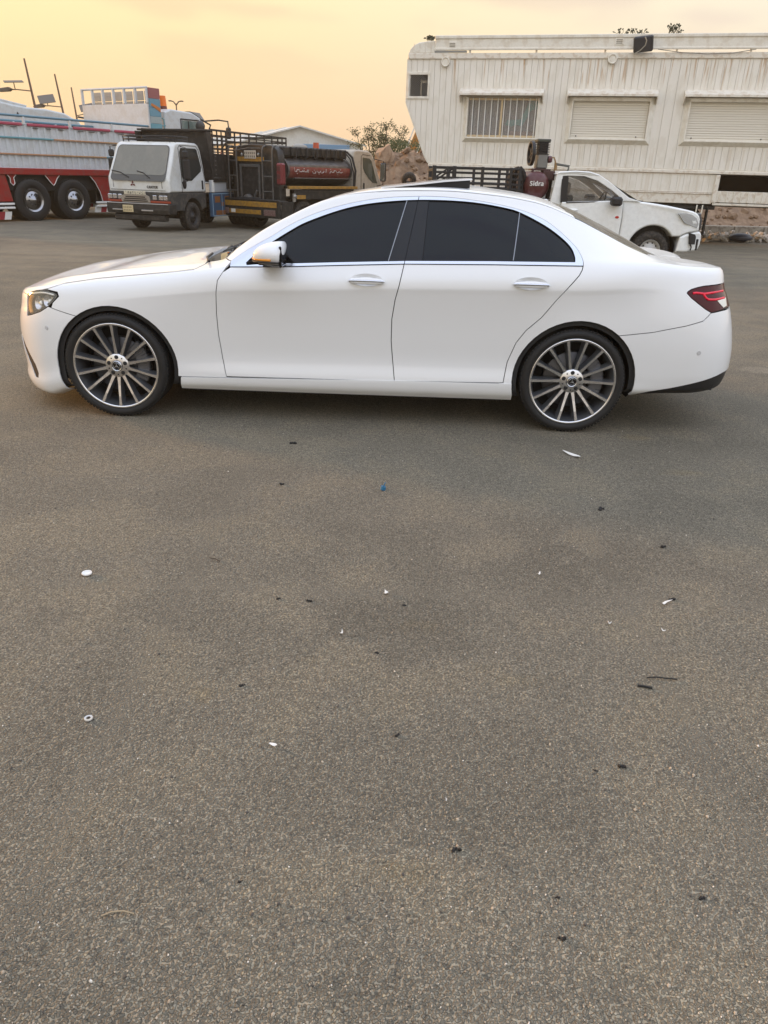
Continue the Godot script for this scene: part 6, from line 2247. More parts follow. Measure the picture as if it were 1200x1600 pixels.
	var sb := Geo.new()
	sb.box(Vector3(1.8, 0.92, -0.1), Vector3(2.6, 0.26, 0.2), 0.02)
	sb.box(Vector3(1.7, 1.1, cz), Vector3(2.9, 0.06, 2.2), 0.01)
	part(tk, "running_board", sb, blk)
	var ym := Geo.new()
	ym.box(Vector3(0.75, 0.86, 0.012), Vector3(0.35, 0.1, 0.02), 0.004)
	part(tk, "side_marker", ym, yel)
	# rear cabinet, rounded top, black slab standing for the shade of the bay
	var rb := Geo.new()
	rb.xf = Transform3D(Basis(Vector3(0, 0, 1), Vector3.UP, Vector3(-1, 0, 0)), Vector3.ZERO)
	rb.prism(V([-1.92, 0.70, -1.92, 1.75, -1.86, 1.95, -1.7, 2.08, -1.2, 2.13, -0.42, 2.10, -0.22, 1.98, -0.16, 1.75, -0.16, 0.70]), -0.35, -0.10, 0.03, 0.3)
	part(tk, "rear_cabinet", rb, blk)
	var fr := Geo.new()
	for q in [[-1.56, 1.10, 0.06, 0.95], [-0.86, 1.10, 0.06, 0.95]]:
		fr.box(Vector3(0.07, q[1], q[0]), Vector3(0.06, q[3], q[2]), 0.01)
	fr.box(Vector3(0.07, 1.60, -1.21), Vector3(0.06, 0.07, 0.76), 0.01)
	part(tk, "bay_frame", fr, greyd)
	var bay := Geo.new()
	bay.box(Vector3(0.088, 1.12, -1.21), Vector3(0.02, 0.9, 0.64))
	part(tk, "bay_shade_slab", bay, blk)  # closed slab, its black colour stands for the shade inside
	var pm := Geo.new()
	pm.ellipsoid(Vector3(0.03, 0.80, -1.28), Vector3(0.1, 0.1, 0.16), 12, 8)
	pm.cyl(Vector3(0.02, 0.76, -1.05), Vector3(0.02, 1.0, -0.92), 0.035, -1, 8)
	part(tk, "pump", pm, greyd)
	var ys := Geo.new()
	ys.box(Vector3(0.075, 1.76, -1.18), Vector3(0.03, 0.11, 1.0), 0.006)
	part(tk, "yellow_board", ys, yel)
	var np := Geo.new()
	np.box(Vector3(0.045, 1.87, -1.16), Vector3(0.02, 0.2, 0.44), 0.006)
	var plate := part(tk, "number_plate", np, worn(0.55, 0.5, 0.42, 0.5, Color(0.36, 0.3, 0.22), 0.8, 6.0, 136))
	var npp := Geo.new()
	for k in 6:
		npp.box(Vector3(0.033, 1.905, -1.34 + k * 0.07), Vector3(0.004, 0.05, 0.04))
		npp.box(Vector3(0.033, 1.825, -1.34 + k * 0.07), Vector3(0.004, 0.05, 0.045))
	part(plate, "worn_print", npp, mat(0.2, 0.18, 0.15, 0.6))
	for z in [-0.84, -1.46]:
		var sc := Geo.new()
		sc.ellipsoid(Vector3(0.04, 1.87, z), Vector3(0.04, 0.045, 0.03), 10, 6)
		part(tk, "plate_lamp", sc, mat(0.3, 0.3, 0.28, 0.4, 0.5))
	# ladders either side of the bay
	for q in [[-0.66, -0.30], [-1.92, -1.62]]:
		var ld := Geo.new()
		for z in q:
			ld.tube([Vector3(-0.02, 0.70, z), Vector3(-0.02, 1.95, z), Vector3(0.02, 2.05, z), Vector3(0.12, 2.08, z)], 0.022, 6)
		var ladder := part(tk, "ladder", ld, greyd)
		for y in [0.98, 1.35, 1.72]:
			var rn := Geo.new()
			rn.cyl(Vector3(-0.02, y, q[0]), Vector3(-0.02, y, q[1]), 0.016, -1, 6)
			part(ladder, "rung", rn, greyd)
	var hr := Geo.new()
	hr.tube([Vector3(-0.02, 1.98, -2.0), Vector3(-0.02, 1.97, -1.6), Vector3(-0.03, 2.02, -1.2), Vector3(-0.03, 2.02, -0.7)], 0.015, 6)
	part(tk, "hand_rail", hr, greyd)
	# extinguishers
	var e1 := Geo.new()
	e1.xf = Transform3D(Basis(Vector3.RIGHT, -PI / 2), Vector3(-0.02, 1.42, -2.16))
	e1.lathe([Vector2(0.0, 0.0), Vector2(0.085, 0.0), Vector2(0.1, 0.02), Vector2(0.1, 0.36), Vector2(0.08, 0.43), Vector2(0.04, 0.47), Vector2(0.035, 0.53), Vector2(0.0, 0.54)], 20)
	var ex := part(tk, "extinguisher", e1, mat(0.22, 0.025, 0.02, 0.35), "bare red cylinder on the left corner")
	var e2 := Geo.new()
	e2.tube([Vector3(-0.02, 1.95, -2.16), Vector3(-0.05, 2.02, -2.1), Vector3(-0.02, 2.15, -1.98)], 0.02, 6)
	part(ex, "hose", e2, M.black)
	var e3 := Geo.new()
	e3.box(Vector3(0.02, 1.42, -0.03), Vector3(0.18, 0.52, 0.2), 0.035)
	var exb := part(tk, "extinguisher_case", e3, mat(0.16, 0.018, 0.022, 0.4))
	for y in [1.36, 1.55]:
		var e4 := Geo.new()
		e4.box(Vector3(-0.075, y, -0.03), Vector3(0.015, 0.12, 0.12), 0.004)
		part(exb, "case_panel", e4, mat(0.1, 0.03, 0.03, 0.3))
	var sh := Geo.new()
	sh.box(Vector3(0.02, 1.30, -2.14), Vector3(0.24, 0.03, 0.3), 0.005)
	sh.box(Vector3(0.04, 1.14, -2.1), Vector3(0.2, 0.28, 0.26), 0.01)
	part(tk, "side_shelf", sh, blk)
	# rear beam: two yellow boards and grimy lamps
	var bm := Geo.new()
	bm.box(Vector3(-0.12, 0.56, cz), Vector3(0.1, 0.46, 2.36), 0.012)
	bm.box(Vector3(-0.0, 0.74, cz), Vector3(0.34, 0.05, 2.4), 0.01)
	var beam := part(tk, "rear_beam", bm, blk)
	for k in 4:
		var y1 := Geo.new()
		y1.box(Vector3(-0.178, 0.66, -0.32 - k * 0.56), Vector3(0.02, 0.13, 0.552), 0.004)
		part(beam, "yellow_board", y1, yel)
	var y2 := Geo.new()
	y2.box(Vector3(-0.178, 0.46, -1.22), Vector3(0.02, 0.11, 1.2), 0.004)
	part(beam, "yellow_board", y2, yel)
	var wt := Geo.new()
	wt.box(Vector3(-0.19, 0.47, -1.66), Vector3(0.008, 0.09, 0.16), 0.002)
	part(beam, "white_patch", wt, M.white_plastic)
	for z in [-0.30, -2.06]:
		var l := Geo.new()
		l.box(Vector3(-0.178, 0.46, z), Vector3(0.03, 0.15, 0.42), 0.008)
		part(beam, "tail_lamp", l, worn(0.14, 0.075, 0.07, 0.5, Color(0.2, 0.16, 0.13), 0.8, 3.0, 137))
	var mf := Geo.new()
	mf.prism(V([-0.05, 0.75, 0.4, 0.75, 0.3, 0.30, -0.10, 0.30]), 0.02, 0.06, 0.006)
	part(tk, "mudflap", mf, blk)
	var valve := Geo.new()
	valve.cyl(Vector3(0.42, 0.95, 0.05), Vector3(0.42, 0.75, 0.05), 0.05, -1, 10)
	valve.ellipsoid(Vector3(0.42, 0.88, 0.08), Vector3(0.07, 0.05, 0.05), 10, 6)
	part(tk, "outlet_valve", valve, mat(0.3, 0.29, 0.27, 0.4, 0.6))
	# cab
	var crm := worn(0.44, 0.41, 0.35, 0.45, Color(0.33, 0.29, 0.23), 0.5, 0.9, 138)
	var cb := Geo.new()
	cb.prism(V([3.20, 0.55, 3.20, 2.02, 3.26, 2.09, 3.40, 2.12, 3.95, 2.11, 4.12, 2.04, 4.28, 1.86, 4.55, 1.36, 4.72, 1.16, 4.76, 0.9, 4.76, 0.55]), -0.12, W + 0.12, 0.06, 0.3)
	part(tk, "cab", cb, crm)
	for s in [0, 1]:
		var z := -0.118 if s == 0 else W + 0.118
		var o := 1.0 if s == 0 else -1.0
		var dw := Geo.new()
		dw.prism(V([3.66, 1.92, 3.98, 1.90, 4.08, 1.84, 4.22, 1.58, 4.40, 1.22, 4.18, 1.24, 3.98, 1.34, 3.76, 1.52, 3.68, 1.64]), z, z + 0.008 * o, 0.0)
		part(tk, "cab_window", dw, mat(0.07, 0.085, 0.07, 0.06))
		var ds := Geo.new()
		ds.tube([Vector3(3.60, 0.6, z), Vector3(3.58, 1.95, z), Vector3(3.66, 2.0, z), Vector3(4.02, 1.98, z)], 0.008, 5)
		ds.box(Vector3(3.72, 1.15, z + 0.01 * o), Vector3(0.06, 0.16, 0.03), 0.01)
		part(tk, "door_seam", ds, M.black)
		var mr := Geo.new()
		mr.box(Vector3(4.38, 1.54, z + 0.24 * o), Vector3(0.08, 0.52, 0.2), 0.03)
		mr.tube([Vector3(4.2, 1.9, z), Vector3(4.38, 1.84, z + 0.24 * o), Vector3(4.38, 1.2, z + 0.24 * o), Vector3(4.4, 1.15, z)], 0.015, 6)
		var mirror := part(tk, "mirror", mr, M.black)
		var mg := Geo.new()
		mg.box(Vector3(4.336, 1.54, z + 0.24 * o), Vector3(0.006, 0.46, 0.16), 0.002)
		part(mirror, "mirror_glass", mg, M.chrome)
	var bc := Geo.new()
	bc.cyl(Vector3(3.45, 2.1, -1.75), Vector3(3.45, 2.30, -1.75), 0.10, 0.085, 16)
	part(tk, "beacon", bc, mat(0.42, 0.07, 0.03, 0.3))
	for w in [[0.95, -0.06, 0.5], [3.75, -0.14, 0.25]]:
		truck_wheel(tk, Transform3D(Basis(), Vector3(w[0], 0.38, w[1])), 0.39, w[2], 0)
		truck_wheel(tk, Transform3D(Basis(Vector3.UP, PI), Vector3(w[0], 0.38, W - w[1])), 0.39, w[2], 0)
	var ch := Geo.new()
	ch.box(Vector3(2.1, 0.72, cz), Vector3(4.4, 0.2, 0.9), 0.02)
	part(tk, "chassis", ch, M.black)

# ------------------------------------------------------------------ big painted dump lorry
func build_dump_truck() -> void:
	var tr := thing("dump_lorry", "large red and white painted dump lorry with chrome wheel covers and tall headboard", "lorry", frame_on(Vector2(-10.28, -22.5), 32.0))
	var wht := worn(0.55, 0.58, 0.60, 0.5, Color(0.46, 0.45, 0.42), 0.4, 0.3, 141)
	var red := worn(0.28, 0.022, 0.018, 0.4, Color(0.2, 0.06, 0.05), 0.5, 0.8, 142)
	var blue := mat(0.10, 0.20, 0.26, 0.5)
	var rose := mat(0.36, 0.05, 0.09, 0.45)
	var W := -2.7
	var x0 := -4.2
	var x1 := 4.55
	for z in [0.0, W]:
		var o := 1.0 if z == 0.0 else -1.0
		# corrugated side: folded sheet, three tiers
		for tier in [[1.38, 1.70], [1.73, 2.10], [2.14, 2.48]]:
			var g := Geo.new()
			var x := x0
			while x < x1 - 0.01:
				var w := 0.2
				var pr := [[0.0, 0.0], [0.06, 0.0], [0.085, -0.035], [0.175, -0.035], [0.2, 0.0]]
				for i in 4:
					var a: Array = pr[i]
					var b: Array = pr[i + 1]
					g.quad(Vector3(x + a[0], tier[0], z + a[1] * o), Vector3(x + b[0], tier[0], z + b[1] * o), Vector3(x + b[0], tier[1], z + b[1] * o), Vector3(x + a[0], tier[1], z + a[1] * o))
				x += w
			g.box(Vector3((x0 + x1) / 2, (tier[0] + tier[1]) / 2, z - 0.06 * o), Vector3(x1 - x0, tier[1] - tier[0], 0.03))
			part(tr, "side_sheet", g, wht)
		# tier rails painted in lengths
		for y in [1.715, 2.12]:
			for k in 5:
				var g := Geo.new()
				g.box(Vector3(x0 + 0.875 + k * 1.75, y, z + 0.012 * o), Vector3(1.742, 0.042, 0.05), 0.008)
				var cols := [mat(0.4, 0.24, 0.12, 0.5), mat(0.12, 0.27, 0.32, 0.5), rose, mat(0.12, 0.3, 0.34, 0.5), mat(0.4, 0.22, 0.12, 0.5)]
				part(tr, "painted_rail", g, cols[(k + (2 if y < 2.0 else 1)) % 5])
		# red dashes under the top lip, with studs
		for k in 6:
			var g := Geo.new()
			g.box(Vector3(x0 + 0.75 + k * 1.46, 2.455, z + 0.02 * o), Vector3(1.32, 0.075, 0.04), 0.03)
			part(tr, "red_dash", g, rose)
			for l in 3:
				var s := Geo.new()
				s.box(Vector3(x0 + 0.35 + k * 1.46 + l * 0.4, 2.385, z + 0.012 * o), Vector3(0.17, 0.022, 0.03), 0.004)
				part(tr, "slot", s, mat(0.1, 0.1, 0.1, 0.6))
			var p := Geo.new()
			p.box(Vector3(x0 + 0.02 + k * 1.46, 2.56, z + 0.0 * o), Vector3(0.07, 0.22, 0.05), 0.008)
			part(tr, "rail_post", p, wht)
		var rl := Geo.new()
		rl.tube([Vector3(x0, 2.66, z), Vector3(x1, 2.66, z)], 0.032, 8)
		part(tr, "blue_rail", rl, blue)
		var fb := Geo.new()
		fb.box(Vector3((x0 + x1) / 2, 1.285, z + 0.02 * o), Vector3(x1 - x0, 0.17, 0.12), 0.012)
		part(tr, "red_beam", fb, red)
		var p1 := Geo.new()
		p1.prism(V([-4.0, 0.52, -4.0, 1.20, -0.62, 1.20, -0.50, 0.52]), z + 0.03 * o, z - 0.03 * o, 0.008)
		part(tr, "red_valance", p1, red)
		var p2 := Geo.new()
		p2.prism(V([2.12, 1.20, 2.28, 1.02, 2.42, 0.75, 2.48, 0.50, 4.6, 0.50, 4.6, 1.20]), z + 0.03 * o, z - 0.03 * o, 0.008)
		part(tr, "red_valance", p2, red)
		for q in [[-0.55, -0.30, 0.02], [0.60, 1.06, 0.0]]:
			var g := Geo.new()
			var pts := V([q[0], 1.20, q[1], 1.20, q[1] - 0.08, 1.12, (q[0] + q[1]) / 2 + 0.06, 0.98, (q[0] + q[1]) / 2, 0.93, (q[0] + q[1]) / 2 - 0.07, 1.0, q[0] + 0.06, 1.12])
			g.prism(pts, z + 0.02 * o, z - 0.01 * o, 0.004)
			part(tr, "red_apron", g, red)
			var e := Geo.new()
			e.tube([Vector3(q[1], 1.19, z + 0.025 * o), Vector3(q[1] - 0.08, 1.12, z + 0.025 * o), Vector3((q[0] + q[1]) / 2 + 0.06, 0.98, z + 0.025 * o), Vector3((q[0] + q[1]) / 2, 0.93, z + 0.025 * o), Vector3((q[0] + q[1]) / 2 - 0.07, 1.0, z + 0.025 * o), Vector3(q[0] + 0.06, 1.12, z + 0.025 * o), Vector3(q[0], 1.19, z + 0.025 * o)], 0.012, 5)
			part(tr, "apron_edge", e, M.white_plastic)
		var ce := Geo.new()
		ce.tube([Vector3(2.10, 1.19, z + 0.035 * o), Vector3(2.26, 1.02, z + 0.035 * o), Vector3(2.40, 0.75, z + 0.035 * o), Vector3(2.46, 0.5, z + 0.035 * o)], 0.012, 5)
		part(tr, "apron_edge", ce, M.white_plastic)
		for q in [[-2.25, 3.5], [3.4, 2.4]]:
			for y in [0.46, 0.36]:
				var g := Geo.new()
				g.box(Vector3(q[0], y, z + 0.05 * o), Vector3(q[1], 0.055, 0.06), 0.01)
				part(tr, "side_guard", g, M.white_plastic)
			for k in int(q[1] / 0.2):
				var g := Geo.new()
				g.prism(V([0, 0, 0.2, 0, 0.26, 0.2, 0.06, 0.2]), z + 0.02 * o, z - 0.02 * o)
				var b := part(tr, "striped_guard", g, M.white_plastic if k % 2 == 0 else mat(0.3, 0.02, 0.03, 0.5))
				b.position = Vector3(q[0] - q[1] / 2 + k * 0.2 - 0.05, 0.06 if q[0] < 0 else 0.18, 0)
	var ins := Geo.new()
	ins.box(Vector3((x0 + x1) / 2, 1.30, W / 2), Vector3(x1 - x0 - 0.02, 0.12, -W - 0.2))
	part(tr, "bed_floor", ins, wht)
	# tall headboard: frame with six barred openings
	var hw := -3.15
	var hz := 0.05
	var H0 := 2.5
	var hb := Geo.new()
	hb.box(Vector3(4.6, (1.4 + 3.30) / 2, (hw + hz) / 2), Vector3(0.06, 1.9, hz - hw), 0.01)
	var hbo := part(tr, "headboard", hb, wht)
	for k in 7:
		var g := Geo.new()
		g.box(Vector3(4.6, 3.52, lerpf(hw + 0.04, hz - 0.04, k / 6.0)), Vector3(0.08, 0.42, 0.075), 0.012)
		part(hbo, "upright", g, wht)
	var tb := Geo.new()
	tb.box(Vector3(4.6, 3.75, (hw + hz) / 2), Vector3(0.08, 0.06, hz - hw), 0.02)
	part(hbo, "top_bar", tb, wht)
	for k in 6:
		var zc := lerpf(hw + 0.04, hz - 0.04, (k + 0.5) / 6.0)
		for y in [3.35, 3.50, 3.63]:
			var g := Geo.new()
			g.box(Vector3(4.95, y, zc), Vector3(0.03, 0.13, 0.46), 0.006)
			part(hbo, "back_board", g, mat(0.33, 0.33, 0.31, 0.6))
	# painted end post on the near side
	var pp := [[1.6, 2.75, Color(0.12, 0.3, 0.36)], [2.75, 2.95, Color(0.3, 0.36, 0.36)], [2.95, 3.2, Color(0.12, 0.27, 0.35)], [3.2, 3.45, Color(0.11, 0.26, 0.34)], [3.45, 3.75, Color(0.27, 0.09, 0.09)]]
	for q in pp:
		var g := Geo.new()
		g.box(Vector3(4.84, (q[0] + q[1]) / 2, hz + 0.01), Vector3(0.44, q[1] - q[0] - 0.004, 0.06), 0.006)
		part(tr, "painted_post", g, mat(q[2].r, q[2].g, q[2].b, 0.45))
	var tri := Geo.new()
	tri.prism(V([4.66, 3.26, 5.04, 3.08, 5.04, 3.2, 4.70, 3.32]), hz + 0.041, hz + 0.05, 0.002)
	part(tr, "orange_motif", tri, mat(0.5, 0.16, 0.03, 0.5))
	# cab ahead of the headboard
	var cw := worn(0.52, 0.55, 0.56, 0.4, Color(0.44, 0.42, 0.38), 0.4, 0.7, 143)
	var cb := Geo.new()
	cb.prism(V([5.25, 1.0, 5.25, 2.9, 5.3, 3.12, 5.55, 3.22, 6.5, 3.18, 6.85, 3.05, 7.05, 2.5, 7.15, 2.0, 7.15, 1.0]), 0.0, -2.4, 0.06, 0.3)
	part(tr, "cab", cb, cw)
	var cwn := Geo.new()
	cwn.prism(V([6.0, 2.38, 6.0, 2.92, 6.72, 2.92, 6.88, 2.38]), 0.0, 0.012, 0.0)
	part(tr, "cab_window", cwn, mat(0.12, 0.17, 0.16, 0.05))
	var cwf := Geo.new()
	cwf.tube([Vector3(5.95, 2.3, 0.008), Vector3(5.95, 2.96, 0.008), Vector3(6.75, 2.96, 0.008), Vector3(6.95, 2.3, 0.008)], 0.025, 6)
	cwf.box(Vector3(6.28, 2.65, 0.012), Vector3(0.04, 0.54, 0.02))
	part(tr, "window_seal", cwf, M.black)
	var mm := Geo.new()
	mm.ellipsoid(Vector3(6.55, 2.78, 0.28), Vector3(0.10, 0.17, 0.2), 12, 8)
	part(tr, "mirror", mm, mat(0.05, 0.05, 0.05, 0.5))
	var am := Geo.new()
	am.tube([Vector3(7.05, 2.95, -0.3), Vector3(7.5, 3.02, 0.2), Vector3(7.6, 2.98, 0.55), Vector3(7.6, 2.7, 0.58)], 0.025, 6)
	am.box(Vector3(7.6, 2.62, 0.56), Vector3(0.12, 0.36, 0.2), 0.04)
	am.tube([Vector3(6.95, 3.0, -0.05), Vector3(7.2, 2.85, 0.12), Vector3(7.15, 2.65, 0.05)], 0.03, 6)
	part(tr, "mirror_arm", am, M.black)
	var vis := Geo.new()
	vis.prism(V([6.5, 3.22, 6.95, 3.2, 7.15, 3.0, 7.1, 2.96, 6.85, 3.1]), -0.1, -2.3, 0.01)
	part(tr, "sun_visor", vis, mat(0.3, 0.31, 0.31, 0.5))
	var bc := Geo.new()
	bc.cyl(Vector3(5.7, 3.2, -0.5), Vector3(5.7, 3.32, -0.5), 0.13, 0.12, 16)
	var bcn := part(tr, "beacon", bc, mat(0.12, 0.03, 0.02, 0.5))
	var bc2 := Geo.new()
	bc2.cyl(Vector3(5.7, 3.32, -0.5), Vector3(5.7, 3.62, -0.5), 0.12, 0.10, 16)
	part(bcn, "beacon_lens", bc2, mat(0.75, 0.16, 0.015, 0.25))
	var lad := Geo.new()
	for z in [0.03]:
		lad.tube([Vector3(5.2, 2.0, z), Vector3(5.2, 2.9, z), Vector3(5.05, 2.95, z)], 0.025, 6)
		lad.tube([Vector3(5.02, 2.7, z), Vector3(5.25, 2.72, z)], 0.02, 6)
		lad.tube([Vector3(5.02, 2.45, z), Vector3(5.25, 2.47, z)], 0.02, 6)
	part(tr, "step_frame", lad, mat(0.12, 0.3, 0.36, 0.5))
	for x in [0.10, 1.45, 5.9]:
		truck_wheel(tr, Transform3D(Basis(), Vector3(x, 0.55, 0.06)), 0.555, 0.62 if x < 5 else 0.32, 1)
		truck_wheel(tr, Transform3D(Basis(Vector3.UP, PI), Vector3(x, 0.55, W - 0.02)), 0.555, 0.62 if x < 5 else 0.32, 1)
	var ch := Geo.new()
	ch.box(Vector3(1.5, 0.95, W / 2), Vector3(11.0, 0.4, 1.2), 0.03)
	ch.box(Vector3(0.8, 1.0, W / 2), Vector3(3.2, 0.44, 2.5), 0.03)
	ch.box(Vector3(-2.4, 0.75, W / 2), Vector3(3.2, 0.5, 2.2), 0.03)
	ch.box(Vector3(3.4, 0.7, W / 2), Vector3(1.9, 0.6, 2.2), 0.03)
	part(tr, "chassis", ch, M.black)

# ------------------------------------------------------------------ beyond the lot
func build_far_things() -> void:
	# third lorry: only the cab roof shows above the red lorry's rail
	var cw := worn(0.5, 0.54, 0.55, 0.4, Color(0.42, 0.4, 0.36), 0.4, 0.6, 151)
	var cab := thing("parked_lorry", "white high-roofed lorry cab showing above the red lorry's blue rail", "lorry", Transform3D(Basis(Vector3.UP, 0.45), Vector3(-13.4, 0, -28.0)))
	var cg := Geo.new()
	cg.prism(V([-0.2, 0.9, -0.2, 3.30, 0.0, 3.38, 0.5, 3.28, 0.95, 3.22, 1.5, 3.20, 2.1, 3.1, 2.55, 2.86, 2.75, 2.5, 2.85, 2.0, 2.9, 0.9]), 0.0, -2.4, 0.07, 0.35)
	part(cab, "cab", cg, cw)
	var fr := Geo.new()
	fr.prism(V([-0.25, 3.20, -0.2, 3.42, 0.05, 3.46, 0.95, 3.28, 0.9, 3.2]), -0.08, -2.3, 0.03)
	part(cab, "roof_fairing", fr, cw)
	var bx := Geo.new()
	bx.box(Vector3(-1.6, 2.0, -1.2), Vector3(2.6, 2.35, 2.4), 0.03)
	bx.box(Vector3(-1.6, 3.22, -1.2), Vector3(2.7, 0.1, 2.46), 0.02)
	part(cab, "box_body", bx, worn(0.5, 0.45, 0.36, 0.5, Color(0.3, 0.25, 0.18), 0.4, 0.6, 152))
	var wn := Geo.new()
	wn.prism(V([1.05, 2.62, 1.05, 2.74, 2.05, 2.72, 2.05, 2.60]), 0.0, 0.012)
	wn.prism(V([2.28, 2.5, 2.28, 2.72, 2.45, 2.68, 2.62, 2.5]), 0.0, 0.012)
	part(cab, "cab_window", wn, M.tint)
	var ho := Geo.new()
	ho.ellipsoid(Vector3(0.62, 2.98, 0.03), Vector3(0.03, 0.08, 0.03), 8, 6)
	ho.tube([Vector3(2.55, 3.02, -0.3), Vector3(2.9, 2.98, -0.3)], 0.03, 5)
	part(cab, "horn", ho, M.black)
	for q in [0.8, 2.0]:
		truck_wheel(cab, Transform3D(Basis(), Vector3(q, 0.5, 0.0)), 0.5, 0.3, 0)
	# solar street lamps, poles leaning a little
	var pole := worn(0.12, 0.075, 0.055, 0.6, Color(0.06, 0.045, 0.04), 0.4, 0.7, 153)
	var spec := [[-19.05, -45.0, 6.5, -0.092, 5.0, "nearest leaning solar street lamp with flat panel, tallest on the left", 0.15, 0.0], [-20.32, -52.0, 6.5, -0.10, 4.72, "second leaning solar street lamp with tilted panel, between the lorries", 0.25, 0.5], [-22.75, -60.0, 6.45, -0.06, 4.66, "third solar street lamp half hidden behind the tall white headboard", 0.2, 0.45]]
	for k in 3:
		var s: Array = spec[k]
		var lm := thing("solar_street_lamp", s[5], "street lamp", Transform3D(Basis(Vector3(0, 0, 1), -s[3] * -1.0), Vector3(s[0] - s[3] * -0.0, 0, s[1])), "solar street lamps in a row")
		lm.transform = Transform3D(Basis(Vector3(0, 0, 1), -s[3]), Vector3(s[0] - 0.0, 0, s[1]))
		var p := Geo.new()
		p.cyl(Vector3.ZERO, Vector3(0, s[2], 0), 0.10, 0.045, 12)
		part(lm, "pole", p, pole)
		var a := Geo.new()
		var sd := -1.0 if k < 2 else 1.0
		a.tube([Vector3(0, s[4], 0), Vector3(0.75 * sd, s[4] + 0.12, 0), Vector3(1.35 * sd, s[4] + 0.16, 0)], 0.03, 6)
		var arm := part(lm, "arm", a, pole)
		var pn := Geo.new()
		pn.box(Vector3.ZERO, Vector3(0.95, 0.035, 0.75), 0.006, Basis(Vector3.UP, 0.5) * Basis(Vector3.RIGHT, 0.22 + s[7]) * Basis(Vector3(0, 0, 1), 0.1 * k))
		var panel := part(lm, "solar_panel", pn, mat(0.13, 0.12, 0.105, 0.75))
		panel.position = Vector3(0.85 * sd, s[4] + 0.5, 0)
		var ps := Geo.new()
		ps.cyl(Vector3(0.85 * sd, s[4] + 0.12, 0), Vector3(0.85 * sd, s[4] + 0.48, 0), 0.025, -1, 6)
		part(lm, "panel_post", ps, pole)
		var hd := Geo.new()
		hd.prism(V([0.0, 0.05, 0.15, 0.14, 0.6, 0.12, 0.75, 0.03, 0.7, -0.05, 0.15, -0.06]), -0.14, 0.14, 0.03, 0.3, func(q: Vector3) -> Vector3: return Vector3(q.x * sd, q.y, q.z))
		var head := part(lm, "lamp_head", hd, mat(0.12, 0.105, 0.09, 0.5))
		head.position = Vector3(1.0 * sd, s[4] + 0.12, 0)
	var tl := thing("twin_lamp", "small far double-armed street lamp above the dump lorry's cab", "street lamp", Transform3D(Basis(), Vector3(-21.0, 0, -80.0)))
	var tg := Geo.new()
	tg.cyl(Vector3.ZERO, Vector3(0, 7.0, 0), 0.09, 0.06, 8)
	part(tl, "pole", tg, pole)
	for s in [-1.0, 1.0]:
		var ag := Geo.new()
		ag.tube([Vector3(0, 6.85, 0), Vector3(0.25 * s, 7.15, 0), Vector3(0.55 * s, 7.22, 0)], 0.06, 6)
		ag.box(Vector3(0.55 * s, 7.2, 0), Vector3(0.3, 0.1, 0.2), 0.02)
		part(tl, "lamp_head", ag, pole)
	# long pale shed, gable towards us
	var sh := thing("shed", "long pale gabled warehouse with blue fascia behind the lorries", "building")
	var wall := worn(0.66, 0.68, 0.66, 0.6, Color(0.58, 0.57, 0.53), 0.5, 0.15, 155)
	var roof := worn(0.62, 0.64, 0.63, 0.55, Color(0.5, 0.5, 0.47), 0.6, 0.2, 156)
	var apex := Vector3(-8.57, 5.1, -75.0)
	var el := Vector3(-14.3, 3.7, -75.5)
	var er := Vector3(-2.9, 3.7, -74.5)
	var back := Vector3(-14.0, 0.0, -36.0)
	var gw := Geo.new()
	gw.tri(el, apex, er, Vector3(0, 0, 1), Vector3(0, 0, 1), Vector3(0, 0, 1))
	gw.quad(Vector3(el.x, 0, el.z), Vector3(er.x, 0, er.z), er, el)
	gw.quad(Vector3(el.x, 0, el.z), el, el + back, Vector3(el.x, 0, el.z) + back)
	gw.quad(Vector3(er.x, 0, er.z), er, er + back, Vector3(er.x, 0, er.z) + back)
	gw.tri(el + back, apex + back, er + back, Vector3(0, 0, -1), Vector3(0, 0, -1), Vector3(0, 0, -1))
	part(sh, "wall", gw, wall)
	for s in [el, er]:
		var rg := Geo.new()
		var o := Vector3(0, 0.10, 0.5)
		var dn: Vector3 = (s - apex) * 0.06
		var n: Vector3 = (s - apex).cross(back)
		if n.y < 0:
			n = -n
		rg.quad(apex + o, s + o + dn, s + o + dn + back, apex + o + back, n.normalized())
		rg.quad(apex + o - Vector3(0, 0.12, 0), s + o + dn - Vector3(0, 0.12, 0), s + o + dn, apex + o)
		var ro := part(sh, "roof", rg, roof)
		for k in range(1, 7):
			var b := Geo.new()
			b.tube([(apex + o + Vector3(0, 0.03, 0)) + back * k / 7.0, (s + o + dn + Vector3(0, 0.03, 0)) + back * k / 7.0], 0.05, 5)
			part(ro, "roof_seam", b, wall)
	var bf := Geo.new()
	bf.box(Vector3(-6.4, 3.45, -74.2), Vector3(4.6, 0.5, 0.2), 0.03)
	part(sh, "blue_fascia", bf, mat(0.12, 0.26, 0.42, 0.5))
	# second shed roof, further left
	var s2 := thing("low_shed", "low far shed with a flat grey-white roof left of the gabled warehouse", "building")
	var g2 := Geo.new()
	g2.prism(V([-27.0, 0, -27.0, 4.1, -24.0, 4.75, -13.5, 4.35, -13.0, 0]), -92.0, -110.0)
	part(s2, "wall", g2, wall)
	build_tree()
	# slanted orange and white beam of a digger behind the bank
	var ex := thing("digger_arm", "slanted orange digger arm with white edge rising behind the earth bank", "digger", Transform3D(Basis(Vector3(0, 0, 1), -0.36), Vector3(0.42, 1.6, -41.0)))
	var a1 := Geo.new()
	a1.prism(V([-0.24, -1.6, 0.24, -1.6, 0.22, 2.2, -0.10, 2.3]), -0.12, 0.12, 0.02)
	part(ex, "arm", a1, mat(0.40, 0.17, 0.03, 0.5))
	var a2 := Geo.new()
